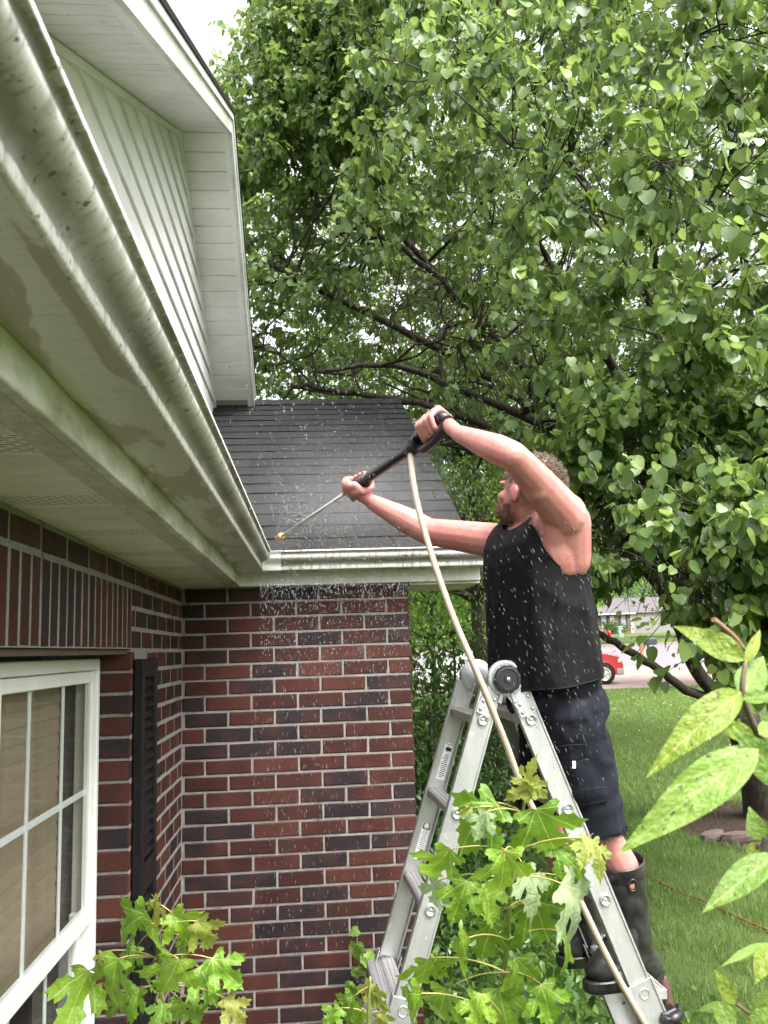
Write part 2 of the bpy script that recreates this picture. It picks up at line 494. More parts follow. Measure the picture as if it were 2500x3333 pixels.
# ---- white metal trim, streaked with algae and dirt
def stained(name, base, stain_axis, amount=0.5, green=0.5, rough=0.42):
    """stain_axis: mapping scale that makes the dirt run as streaks across the piece"""
    t = NT(name); v = t.pos()
    big = t.noise(v, 2.3, 5, 0.62); fine = t.noise(t.mapping(v, stain_axis), 1.0, 6, 0.68, 0.4); sp = t.noise(v, 55, 3, 0.6); sp2 = t.noise(v, 150, 2, 0.5)
    mid = t.noise(v, 11, 5, 0.65)
    c = t.mix(t.ramp(big, [(0.35, 0.0), (0.7, 1.0)]), base, tuple(x*0.86 for x in base))
    olive = t.mix(t.ramp(mid, [(0.4, 0.0), (0.6, 1.0)]), (0.30, 0.34, 0.16), (0.20, 0.17, 0.11))
    f = t.math('MULTIPLY', t.math('ADD', fine, t.math('MULTIPLY', big, 0.8)), 0.56)
    c = t.mix(t.math('MULTIPLY', t.ramp(f, [(0.40, 0.0), (0.62, 1.0)]), amount, clamp=True), c, olive)
    c = t.mix(t.ramp(mid, [(0.55, 0.0), (0.85, green*0.6)]), c, (0.34, 0.40, 0.22))
    c = t.mix(t.math('MULTIPLY', t.ramp(sp, [(0.66, 0.0), (0.72, 0.85)]), t.ramp(mid, [(0.45, 0.0), (0.6, 1.0)])), c, (0.055, 0.042, 0.03))
    c = t.mix(t.ramp(sp2, [(0.70, 0.0), (0.76, 0.6)]), c, (0.06, 0.05, 0.04))
    return t.done(t.bsdf(c, t.ramp(mid, [(0.3, rough-0.1), (0.7, rough+0.2)]), 0, t.bump(sp2, 0.05, 0.002), 0.5))
OFFW = (0.74, 0.74, 0.69)
GUT = stained('gutter_white', OFFW, (40, 5, 40), 0.62, 0.55)
FASC = stained('fascia_white', (0.74, 0.74, 0.71), (6, 6, 30), 0.80, 0.60)
SOFF = stained('soffit_white', (0.76, 0.73, 0.66), (8, 14, 8), 0.22, 0.15, 0.55)
CLEAN = stained('trim_white', (0.86, 0.85, 0.86), (5, 5, 5), 0.12, 0.08)

def gutter_mat(axis):
    """K-gutter face: darker in the hollow of the ogee and below the rim, ragged along its length"""
    t = NT('gutter_paint'); v = t.pos(); s = t.sep(v)
    zrel = t.math('SUBTRACT', s[2], ZO+0.122)
    sc = (3.0, 60.0, 5.0) if axis == 'y' else (60.0, 3.0, 5.0)
    streak = t.noise(t.mapping(v, sc), 1.0, 6, 0.7, 0.3); big = t.noise(v, 3.0, 5, 0.6); sp = t.noise(v, 60, 3, 0.6); sp2 = t.noise(v, 170, 2, 0.5)
    zz = t.math('ADD', zrel, t.math('MULTIPLY', t.math('SUBTRACT', streak, 0.5), 0.030))
    band = t.ramp(t.math('MULTIPLY', zz, 12.0), [(0.0, 0.75), (0.02, 0.25), (0.18, 0.25), (0.24, 1.0), (0.46, 1.0), (0.575, 0.12), (0.645, 0.12), (0.74, 0.85), (0.91, 1.0), (0.95, 0.15)])
    amt = t.math('MULTIPLY', band, t.ramp(big, [(0.28, 0.62), (0.55, 1.0)]), clamp=True)
    base = t.mix(t.ramp(big, [(0.35, 0.0), (0.7, 1.0)]), (0.80, 0.79, 0.77), (0.56, 0.55, 0.50))
    olive = t.mix(t.ramp(t.noise(v, 6, 4), [(0.4, 0.0), (0.62, 1.0)]), (0.075, 0.070, 0.052), (0.135, 0.145, 0.065))
    c = t.mix(t.math('MULTIPLY', amt, 0.95), base, olive)
    c = t.mix(t.ramp(streak, [(0.48, 0.0), (0.68, 0.75)]), c, (0.15, 0.142, 0.110))
    c = t.mix(t.ramp(sp, [(0.645, 0.0), (0.68, 0.9)]), c, (0.05, 0.036, 0.026))
    c = t.mix(t.ramp(sp2, [(0.64, 0.0), (0.72, 0.65)]), c, (0.07, 0.055, 0.04))
    return t.done(t.bsdf(c, t.ramp(big, [(0.3, 0.35), (0.7, 0.6)]), 0, t.bump(sp2, 0.06, 0.002), 0.5))
GUT_Y, GUT_X = gutter_mat('y'), gutter_mat('x')
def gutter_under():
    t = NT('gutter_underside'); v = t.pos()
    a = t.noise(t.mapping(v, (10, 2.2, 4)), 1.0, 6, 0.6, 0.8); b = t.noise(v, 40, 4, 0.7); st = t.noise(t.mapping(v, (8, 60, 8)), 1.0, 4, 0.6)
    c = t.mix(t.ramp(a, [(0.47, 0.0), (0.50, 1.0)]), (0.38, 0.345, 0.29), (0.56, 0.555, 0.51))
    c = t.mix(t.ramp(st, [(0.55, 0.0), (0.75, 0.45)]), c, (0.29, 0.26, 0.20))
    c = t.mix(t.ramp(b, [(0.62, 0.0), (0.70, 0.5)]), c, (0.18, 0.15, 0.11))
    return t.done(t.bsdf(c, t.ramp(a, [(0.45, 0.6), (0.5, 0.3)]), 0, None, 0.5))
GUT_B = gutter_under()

GZ = ZO+0.122
XF, YF = 0.265, -0.060          # faces of the two fascia boards
PROF_B = [(0.0015, 0.0), (0.100, 0.0)]
PROF_F = [(0.100, 0.0), (0.1045, 0.0015), (0.1065, 0.005), (0.1065, 0.0165), (0.1055, 0.0195), (0.1045, 0.0225), (0.1045, 0.026), (0.107, 0.031), (0.112, 0.0355), (0.1195, 0.0395),
          (0.1275, 0.0435), (0.1335, 0.0485), (0.1370, 0.054), (0.1375, 0.0595), (0.1355, 0.065), (0.1340, 0.069), (0.1345, 0.0725), (0.1380, 0.0755), (0.1430, 0.0765), (0.1435, 0.0840), (0.1325, 0.0845), (0.1320, 0.0790)]
PROF_I = [(0.1320, 0.0790), (0.131, 0.060), (0.103, 0.028), (0.098, 0.004), (0.0035, 0.004), (0.0035, 0.098), (0.0015, 0.098), (0.0015, 0.0)]
mi = lambda o: -o
GE = 1.365
for (p0, p1, out, e0, e1, gm) in (((XF, -5.2, GZ), (XF, YF, GZ), (1, 0, 0), None, mi, GUT_Y), ((XF, YF, GZ+0.0005), (GE, YF, GZ+0.0005), (0, -1, 0), mi, None, GUT_X)):
    gt = sweep(PROF_F, p0, p1, out, (0, 0, 1), 'gutter', gm, house, e0, e1)
    sweep(PROF_B, p0, p1, out, (0, 0, 1), 'gutter_bottom', GUT_B, gt, e0, e1)
    sweep(PROF_I, p0, p1, out, (0, 0, 1), 'gutter_trough', simple('gutter_sludge', (0.16, 0.12, 0.08), 0.8, 0, 0.5, 30), gt, e0, e1)
    if e0 is mi:
        cp = MB(); pr = [(GE+0.001, YF-o, GZ+u) for o, u in PROF_F[:-2]] + [(GE+0.001, YF-0.0015, GZ+0.084), (GE+0.001, YF-0.0015, GZ)]
        cp.prism(pr, (0, 0, 0), (0.003, 0, 0)); cp.build('gutter_end_cap', GUT_X, gt)
# bright mitre piece in the inside corner
mp = [(o*1.0+0.0016, u) for o, u in PROF_F[:-2]]
m1 = sweep(mp, (XF, YF-0.185, GZ), (XF, YF, GZ), (1, 0, 0), (0, 0, 1), 'gutter_corner', CLEAN, house, None, mi)
sweep(mp, (XF, YF, GZ), (XF+0.185, YF, GZ), (0, -1, 0), (0, 0, 1), 'gutter_corner_wing', CLEAN, m1, mi, None)

# fascia boards
f = MB(); f.box((XF-0.020, -5.2, ZO+0.068), (XF, YF-0.0, ZO+0.235), 0.002); f.build('fascia', FASC, house)
f = MB(); f.box((XF-0.020, YF, ZO+0.0665), (1.340, YF+0.020, ZO+0.233), 0.002); f.build('fascia', stained('fascia_far_white', (0.84, 0.83, 0.83), (30, 6, 6), 0.30, 0.25), house)

# ---- soffit under the near eave: ribbed panels, every third one vented
def vent_mat():
    t = NT('vented_soffit'); v = t.pos(); s = t.sep(t.coord('Object'))
    u = t.math('MULTIPLY', s[0], 1/0.030); w = t.math('MULTIPLY', s[1], 1/0.0125)
    row = t.math('FLOOR', w)
    uu = t.math('FRACT', t.math('ADD', u, t.math('MULTIPLY', row, 0.5)))
    ww = t.math('FRACT', w)
    hole = t.math('MULTIPLY', t.math('GREATER_THAN', t.math('SUBTRACT', 0.36, t.math('ABSOLUTE', t.math('SUBTRACT', uu, 0.5))), 0.0),
                  t.math('GREATER_THAN', t.math('SUBTRACT', 0.17, t.math('ABSOLUTE', t.math('SUBTRACT', ww, 0.5))), 0.0))
    hole = t.math('MULTIPLY', hole, t.math('LESS_THAN', t.math('ABSOLUTE', s[1]), 0.056))
    n = t.noise(v, 8, 4)
    c = t.mix(hole, t.ramp(n, [(0.3, (0.70, 0.67, 0.60)), (0.7, (0.78, 0.76, 0.68))]), (0.03, 0.028, 0.025))
    return t.done(t.bsdf(c, 0.55, 0, t.bump(t.math('SUBTRACT', 1.0, hole), 0.6, 0.004), 0.4))
VENT = vent_mat()
zs = ZO+0.072
sf = MB(); sf.box((-0.05, -5.2, zs+0.012), (XF-0.02, 0.30, zs+0.02)); sf.box((-0.05, YF+0.02, zs+0.0125), (1.33, 0.02, zs+0.0195))
soffit = sf.build('soffit', simple('soffit_back', (0.30, 0.28, 0.24), 0.7), house)
y = -0.060; k = 0; pm = {}
def sofpanel(wd, mat, key):
    if key in pm: return pm[key]
    b = MB()     # a shallow pan: flat face with two turned-up edges
    h = wd/2
    b.add([(0.004, -h+0.010, 0), (XF-0.062, -h+0.010, 0), (XF-0.062, h-0.004, 0), (0.004, h-0.004, 0), (0.004, -h, 0.012), (XF-0.062, -h, 0.012), (XF-0.062, h, 0.012), (0.004, h, 0.012)],
          [(0, 3, 2, 1), (0, 1, 5, 4), (3, 7, 6, 2), (1, 2, 6, 5)])
    me = b.mesh('soffit_panel'); me.materials.append(mat); pm[key] = me
    return me
yv = -2.287
for i in range(-14, 16):
    yc = yv+0.1525*i
    if yc > -0.02 or yc < -4.6: continue
    ven = (i % 3 == 0)
    link('soffit_panel', sofpanel(0.1525, VENT if ven else SOFF, ven), soffit, loc=(0, yc, zs))
def jstrip():
    t = NT('stained_channel'); v = t.pos(); a = t.noise(v, 18, 6, 0.7, 0.6); b = t.noise(v, 70, 3)
    c = t.ramp(a, [(0.40, (0.42, 0.37, 0.31)), (0.50, (0.50, 0.46, 0.39)), (0.53, (0.60, 0.58, 0.52)), (0.58, (0.44, 0.39, 0.33))])
    return t.done(t.bsdf(t.mix(t.ramp(b, [(0.6, 0), (0.7, 0.5)]), c, (0.2, 0.16, 0.12)), 0.5, 0, t.bump(a, 0.1, 0.002)))
j = MB(); j.box((XF-0.066, -5.2, zs-0.003), (XF-0.021, YF, zs+0.012), 0.001); j.build('soffit_channel', jstrip(), house)
j = MB(); j.box((0.002, YF+0.0205, zs-0.002), (1.015, -0.002, zs+0.012)); j.build('soffit_channel', FASC, house)
# boxed end of the far eave beyond the wall
j = MB(); j.box((1.020, YF+0.0205, zs-0.018), (1.339, 0.42, zs+0.05), 0.002); j.build('eave_return', FASC, house)

# ---- far roof: slope rising away from the gutter
PT = 0.53; CS = math.sqrt(1+PT*PT)
Y0R, Z0R = -0.155, ZO+0.198
YRID = 2.72
def roofz(y): return Z0R+PT*(y-Y0R)
def shingle_mat():
    t = NT('asphalt_shingle'); v = t.pos(); oi = t.node('ShaderNodeObjectInfo')
    n = t.noise(v, 420, 2, 0.6); n2 = t.noise(v, 5, 4); n3 = t.noise(v, 40, 4)
    c = t.ramp(oi.outputs['Random'], [(0.0, (0.012, 0.012, 0.0127)), (0.5, (0.0165, 0.0165, 0.0172)), (1.0, (0.023, 0.0228, 0.0236))])
    c = t.mix(t.ramp(n, [(0.35, 0.0), (0.7, 0.8)]), c, (0.032, 0.032, 0.0325))
    c = t.mix(t.ramp(n3, [(0.5, 0.0), (0.8, 0.4)]), c, (0.03, 0.03, 0.033))
    return t.done(t.bsdf(c, t.ramp(n2, [(0.3, 0.55), (0.7, 0.80)]), 0, t.bump(n, 0.7, 0.003), 0.12))
SHIN = shingle_mat()
DECK = simple('roof_deck', (0.05, 0.048, 0.05), 0.8, 0, 0.2)
rb = MB()
x0r, x1r = -6.0, 1.295
rb.add([(x0r, Y0R, Z0R-0.03), (x1r, Y0R, Z0R-0.03), (x1r, YRID, roofz(YRID)-0.03), (x0r, YRID, roofz(YRID)-0.03),
        (x0r, Y0R, Z0R-0.006), (x1r, Y0R, Z0R-0.006), (x1r, YRID, roofz(YRID)-0.006), (x0r, YRID, roofz(YRID)-0.006),
        (x0r, 2*YRID-Y0R, Z0R-0.03), (x1r, 2*YRID-Y0R, Z0R-0.03), (x0r, 2*YRID-Y0R, Z0R-0.006), (x1r, 2*YRID-Y0R, Z0R-0.006)],
       [(0, 3, 2, 1), (4, 5, 6, 7), (0, 1, 5, 4), (1, 2, 6, 5), (0, 4, 7, 3), (3, 8, 9, 2), (7, 6, 11, 10), (2, 9, 11, 6), (8, 10, 11, 9), (3, 7, 10, 8)])
roof = rb.build('roof', DECK, house)
NC = 19
EXP = (YRID-Y0R)*CS/NC
smesh = {}
def shingle(wd, key):
    if key in smesh: return smesh[key]
    r_ = random.Random(hash(key) & 0xfff); b = MB(); h = wd/2; L = EXP*1.12; th = 0.0075
    jt = lambda: r_.uniform(-0.0025, 0.0025)
    b.add([(-h, 0+jt(), 0.0015), (h, 0+jt(), 0.0015), (h, L, -0.004), (-h, L, -0.004), (-h, 0+jt(), th), (0, jt(), th+0.001), (h, jt(), th), (h, L, 0.0), (-h, L, 0.0)],
          [(0, 3, 2, 1), (4, 5, 6, 7, 8), (0, 1, 6, 5, 4), (1, 2, 7, 6), (3, 0, 4, 8)])
    me = b.mesh('shingle'); me.materials.append(SHIN); smesh[key] = me
    return me
ang = math.atan(PT)
for c_ in range(NC):
    s_ = c_*EXP - (0.012 if c_ == 0 else 0)
    y = Y0R + s_/CS; zc = Z0R + PT*s_/CS
    x = x1r+0.012
    xl = 0.36-0.50*c_/NC-0.22
    first = rng.uniform(0.06, 0.3)
    while x > xl:
        wd = first if first else rng.choice((0.17, 0.21, 0.25, 0.30, 0.335))
        first = None
        link('shingle', shingle(wd-0.004, (wd, rng.randrange(3))), roof, loc=(x-wd/2, y, zc+rng.uniform(0, 0.002)), rot=(ang, 0, 0))
        x -= wd
cap = MB()
for i in range(0, 16):
    xa = x1r+0.012-0.145*i
    vs = []
    for xx, dz in ((xa, 0.012), (xa-0.17, 0.004)):
        for a in (-1, -0.5, 0, 0.5, 1):
            yy = YRID+a*0.15; zz = roofz(YRID)-abs(a)*0.15*PT+dz+(0.006 if a == 0 else 0.004)
            vs.append((xx, yy, zz))
    b = MB(); b.add(vs, [(q, q+1, 5+q+1, 5+q) for q in range(4)] + [(0, 5, 5, 0)][:0]); b.build('ridge_cap', SHIN, roof)
# rake trim at the right-hand end of the roof, metal drip edge at the eave
rk = MB(); a0 = np.array((1.283, YF+0.02, roofz(YF+0.02)-0.032)); a1 = np.array((1.283, YRID, roofz(YRID)-0.032))
rk.add([a0, a1, a1+(0, 0, -0.15), a0+(0, 0, -0.15), a0+(0.018, 0, 0), a1+(0.018, 0, 0), a1+(0.018, 0, -0.15), a0+(0.018, 0, -0.15)],
       [(0, 1, 2, 3), (4, 7, 6, 5), (0, 4, 5, 1), (3, 2, 6, 7), (0, 3, 7, 4), (1, 5, 6, 2)])
rk.build('rake_board', FASC, house)
gb = MB(); gb.add([(W-0.02, 0.0, ZO+0.1), (W-0.02, 2*YRID, ZO+0.1), (W-0.02, YRID, roofz(YRID)-0.05)], [(0, 1, 2)]); gb.build('gable_brick', MORTAR, house)

# ---- main roof above the near eave (seen only edge-on) and the sided gable on it
PM = 0.53
mr = MB()
xe = 0.345; ze = ZO+0.215
mr.add([(xe, -5.2, ze), (xe, YF-0.08, ze), (-4.0, 4.1, ze+4.345*PM), (-4.0, -5.2, ze+4.345*PM), (xe, -5.2, ze-0.02), (xe, YF-0.08, ze-0.02), (-4.0, 4.1, ze+4.345*PM-0.02), (-4.0, -5.2, ze+4.345*PM-0.02)],
       [(0, 1, 2, 3), (4, 7, 6, 5), (0, 4, 5, 1), (1, 5, 6, 2), (0, 3, 7, 4)])
mr.build('roof', DECK, house)

XG, XO = -0.14, 0.150
YA, ZA = 0.787, ZO+2.784
SN, SFAR = 0.516, 0.645
YB = YA+1.70; YNR = -3.4
def rake_z(y): return ZA-(y-YA)*SFAR if y > YA else ZA-(YA-y)*SN
SIDE = stained('siding_white', (0.86, 0.85, 0.86), (3, 3, 20), 0.10, 0.06)
sb = MB(); sb.add([(XG-0.02, YNR, ZO+0.3), (XG-0.02, YB+0.2, ZO+0.3), (XG-0.02, YB+0.2, rake_z(YB+0.2)), (XG-0.02, YA, ZA), (XG-0.02, YNR, rake_z(YNR))], [(0, 1, 2, 3, 4)])
gable = sb.build('gable_wall', simple('sheathing', (0.3, 0.3, 0.3), 0.8), house)
zb_ = ZO+0.45; EXS = 0.150
while zb_ < ZA-0.02:
    zt_ = zb_+EXS
    # clip the board to the two rakes
    def span(z):
        return max(YNR, YA-(ZA-z)/SN), min(YB+0.15, YA+(ZA-z)/SFAR)
    a0, b0 = span(zb_); a1, b1 = span(min(zt_, ZA-0.001))
    b = MB()
    b.add([(XG+0.016, a0, zb_), (XG+0.016, b0, zb_), (XG+0.010, b0*0.5+b1*0.5, (zb_+zt_)/2), (XG+0.010, a0*0.5+a1*0.5, (zb_+zt_)/2), (XG+0.002, b1, zt_), (XG+0.002, a1, zt_), (XG, a0, zb_), (XG, b0, zb_)],
          [(0, 1, 2, 3), (3, 2, 4, 5), (0, 6, 7, 1)])
    b.build('siding_board', SIDE, gable)
    zb_ += EXS
# trim strip along the rakes where siding meets soffit
for (ya_, yb_) in ((YNR, YA), (YA, YB+0.1)):
    p0 = np.array((XG+0.004, ya_, rake_z(ya_)-0.002)); p1 = np.array((XG+0.004, yb_, rake_z(yb_)-0.002)); dz = np.array((0, 0, -0.036))
    b = MB(); ox = np.array((0.018, 0, 0)); b.add([p0, p1, p1+dz, p0+dz, p0+ox, p1+ox, p1+dz+ox, p0+dz+ox], [(4, 5, 6, 7), (3, 2, 1, 0), (7, 6, 2, 3), (0, 4, 7, 3), (1, 2, 6, 5)]); b.build('rake_trim', CLEAN, gable)
# rake soffit panels
rs = MB(); rs.add([(XG, YNR, rake_z(YNR)+0.016), (XO, YNR, rake_z(YNR)+0.016), (XO, YA, ZA+0.016), (XG, YA, ZA+0.016), (XO, YB+0.1, rake_z(YB+0.1)+0.016), (XG, YB+0.1, rake_z(YB+0.1)+0.016)], [(0, 3, 2, 1), (3, 5, 4, 2)])
rsoff = rs.build('rake_soffit', simple('soffit_back2', (0.45, 0.44, 0.42), 0.7), house)
def rpan(L):
    b = MB(); h = L/2
    b.add([(XG+0.010, -h+0.005, 0), (XO-0.026, -h+0.005, 0), (XO-0.026, h-0.005, 0), (XG+0.010, h-0.005, 0), (XG+0.010, -h, 0.011), (XO-0.026, -h, 0.011), (XO-0.026, h, 0.011), (XG+0.010, h, 0.011)],
          [(0, 3, 2, 1), (0, 1, 5, 4), (3, 7, 6, 2)])
    me = b.mesh('soffit_panel'); me.materials.append(stained('rake_soffit_white', (0.85, 0.83, 0.84), (4, 9, 4), 0.14, 0.05, 0.45)); return me
PL = 0.121; rpm = rpan(PL)
for sgn, sl_, n_ in ((1, SFAR, 17), (-1, SN, 34)):
    cs = math.sqrt(1+sl_*sl_)
    for i in range(n_):
        d = (i+0.5)*PL/cs
        y = YA+sgn*d; z = ZA-sl_*d
        link('soffit_panel', rpm, rsoff, loc=(0, y, z+0.002), rot=(math.atan(-sl_*sgn), 0, 0))
# rake boards: inner edge strip, face board, metal drip and shingle edge
def rake_bar(x0, x1, dz0, dz1, name, mat, par):
    for (ya_, yb_) in ((YNR, YA), (YA, YB+0.1)):
        b = MB(); q = []
        for x in (x0, x1):
            for y in (ya_, yb_):
                for dz in (dz0, dz1): q.append((x, y, rake_z(y)+dz))
        b.add(q, [(0, 1, 3, 2), (4, 6, 7, 5), (0, 2, 6, 4), (1, 5, 7, 3), (0, 4, 5, 1), (2, 3, 7, 6)])
        b.build(name, mat, par)
rake_bar(XO-0.030, XO-0.001, -0.004, 0.010, 'soffit_channel', CLEAN, rsoff)
RAKE = stained('rake_white', (0.74, 0.77, 0.75), (6, 30, 30), 0.45, 0.35)
rake_bar(XO, XO+0.020, -0.006, 0.088, 'rake_board', RAKE, house)
rake_bar(XO+0.0205, XO+0.030, 0.082, 0.118, 'drip_edge', CLEAN, house)
rake_bar(-4.0, XO+0.036, 0.120, 0.148, 'roof', SHIN, house)
# ================================================================== ground, drive, road
_gy = [-80, 2, 8, 23, 34, 56, 66, 96, 140, 500]
_gz = [-0.0, 0.0, 0.15, 0.70, 1.05, 1.87, 2.42, 3.05, 3.6, 6.0]
def gz(y): return np.interp(y, _gy, _gz)

def grid_sheet(name, xs, ys, dz, mat, kind='structure'):
    xs = np.array(xs); ys = np.array(ys)
    X, Y = np.meshgrid(xs, ys); Z = gz(Y)+dz
    vs = np.stack([X.ravel(), Y.ravel(), Z.ravel()], 1)
    n = len(xs); fs = [(j*n+i, j*n+i+1, (j+1)*n+i+1, (j+1)*n+i) for j in range(len(ys)-1) for i in range(n-1)]
    m = MB(); m.add(vs, fs, True); o = m.build(name, mat); tag(o, kind=kind); return o

def lawn_mat():
    t = NT('lawn'); v = t.pos(); s = t.sep(v)
    a = t.noise(v, 0.55, 5, 0.6); b = t.noise(v, 4.0, 5, 0.65); c = t.noise(v, 60, 3, 0.7)
    col = t.ramp(a, [(0.30, (0.048, 0.072, 0.020)), (0.5, (0.078, 0.118, 0.028)), (0.7, (0.115, 0.160, 0.040))])
    col = t.mix(t.ramp(b, [(0.56, 0.0), (0.72, 0.55)]), col, (0.085, 0.062, 0.036))
    col = t.mix(t.ramp(c, [(0.3, 0.5), (0.7, 0.0)]), col, (0.035, 0.06, 0.014))
    return t.done(t.bsdf(col, 0.9, 0, t.bump(c, 0.7, 0.03), 0.2))
LAWN = lawn_mat()
ys = [-80, -40, -20, -8, -4, -2, 0, 2, 4, 6, 8, 11, 15, 19, 23, 28, 34, 40, 48, 56, 61, 66, 75, 85, 96, 110, 140, 250, 500]
grid_sheet('ground', [-300, -120, -60, -30, -15, -8, -4, 0, 4, 8, 15, 30, 60, 120, 300], ys, 0.0, LAWN)
def conc_mat(name, a, b):
    t = NT(name); v = t.pos(); n = t.noise(v, 0.8, 6, 0.65); f = t.noise(v, 30, 4)
    c = t.mix(t.ramp(f, [(0.3, 0.0), (0.7, 0.35)]), t.ramp(n, [(0.3, a), (0.7, b)]), tuple(x*0.7 for x in a))
    return t.done(t.bsdf(c, 0.75, 0, t.bump(f, 0.2, 0.01), 0.35))
def ribbon(name, poly_xy, dz, mat):
    """flat sheet that follows the ground: poly given as rows (y, x0, x1)"""
    m = MB(); vs = []
    for y, x0, x1 in poly_xy: vs += [(x0, y, gz(y)+dz), (x1, y, gz(y)+dz)]
    m.add(vs, [(2*i, 2*i+1, 2*i+3, 2*i+2) for i in range(len(poly_xy)-1)]); o = m.build(name, mat); tag(o, kind='structure'); return o
DRIVE = conc_mat('drive_concrete', (0.23, 0.165, 0.145), (0.29, 0.215, 0.19))
ROAD = conc_mat('road_asphalt', (0.150, 0.130, 0.146), (0.185, 0.162, 0.178))
ribbon('driveway', [(23.6, -30, 60), (27, -30, 60), (31, -30, 60)], 0.006, DRIVE)
ribbon('driveway', [(31, 10.3, 60), (34.5, 11.2, 60)], 0.006, DRIVE)
ribbon('road', [(34.5, -80, 120), (45, -80, 120), (56, -80, 120)], 0.004, ROAD)
kb = MB(); kb.box((-80, 55.9, gz(56)-0.1), (120, 56.1, gz(56)+0.13), 0.02); tag(kb.build('kerb', DRIVE), kind='structure')
# bare mulch under the big tree, and an added bed by the ladder
def mulch_mat():
    t = NT('mulch'); v = t.pos(); a = t.noise(v, 22, 5, 0.7, 1.0); b = t.noise(v, 90, 3)
    c = t.ramp(a, [(0.3, (0.016, 0.010, 0.007)), (0.55, (0.045, 0.028, 0.019)), (0.75, (0.095, 0.064, 0.044))])
    return t.done(t.bsdf(c, 0.9, 0, t.bump(t.math('ADD', a, b), 0.9, 0.03), 0.2))
MULCH = mulch_mat()

TREE = V3(1655, 1752, 10.3); TREE[2] = gz(TREE[1])
def patch(name, cx, cy, rx, ry, dz, mat, seed):
    r_ = random.Random(seed); m = MB(); vs = [(cx, cy, gz(cy)+dz+0.03)]; n = 28
    for ring in (0.5, 1.0):
        for k in range(n):
            a = 2*math.pi*k/n; q = ring*(1+r_.uniform(-.16, .16)); x = cx+rx*q*math.cos(a); y = cy+ry*q*math.sin(a)
            vs.append((x, y, gz(y)+dz+(0.02 if ring < 1 else -0.004)))
    fs = [(0, 1+k, 1+(k+1) % n) for k in range(n)] + [(1+k, 1+n+k, 1+n+(k+1) % n, 1+(k+1) % n) for k in range(n)]
    m.add(vs, fs, True); o = m.build(name, mat); tag(o, kind='structure'); return o
patch('mulch_bed', TREE[0]+0.1, TREE[1]-0.5, 1.5, 1.3, 0.012, MULCH, 3)
patch('mulch_bed', 1.2, -2.2, 1.9, 3.2, 0.010, MULCH, 5)  # bed by the house, added to cut the lawn's green bounce

# flat edging stones at the foot of the tree
STONE = simple('edging_stone', (0.085, 0.062, 0.054), 0.85, 0, 0.4, 14, 0.5)
for i, (px, py, dep, w, h, yaw, lab) in enumerate(((1535, 1792, 9.3, 0.30, 0.09, 0.3, 'long brown edging stone in the mulch, farther from the tree trunk'),
                                       (1592, 1797, 9.2, 0.34, 0.10, -0.35, 'wedge shaped brown edging stone lying nearest to the foot of the tree trunk'))):
    p = V3(px, py, dep); p[2] = gz(p[1])+0.03
    r_ = random.Random(20+i); m = MB(); vs = []
    base = [(-1, -0.5), (-0.4, -0.75), (0.5, -0.6), (1, -0.1), (0.8, 0.5), (-0.1, 0.6), (-0.9, 0.3)]
    for zz, q in ((-0.05, 1.0), (0.5, 1.0), (0.75, 0.9)):
        for a, b in base: vs.append(((a*w/2)*q+r_.uniform(-.01, .01), b*w*0.42*q, zz*h+r_.uniform(-.01, .012)+a*0.02))
    n = 7; fs = [(k, (k+1) % n, n+(k+1) % n, n+k) for k in range(n)] + [(n+k, n+(k+1) % n, 2*n+(k+1) % n, 2*n+k) for k in range(n)] + [tuple(range(2*n, 3*n))]
    m.add(vs, fs); me = m.mesh('edging_stone'); o = link('edging_stone', me, None, STONE, loc=p, rot=(0.12, 0.05, yaw))
    tag(o, lab, 'stone', 'edging stones round the tree')

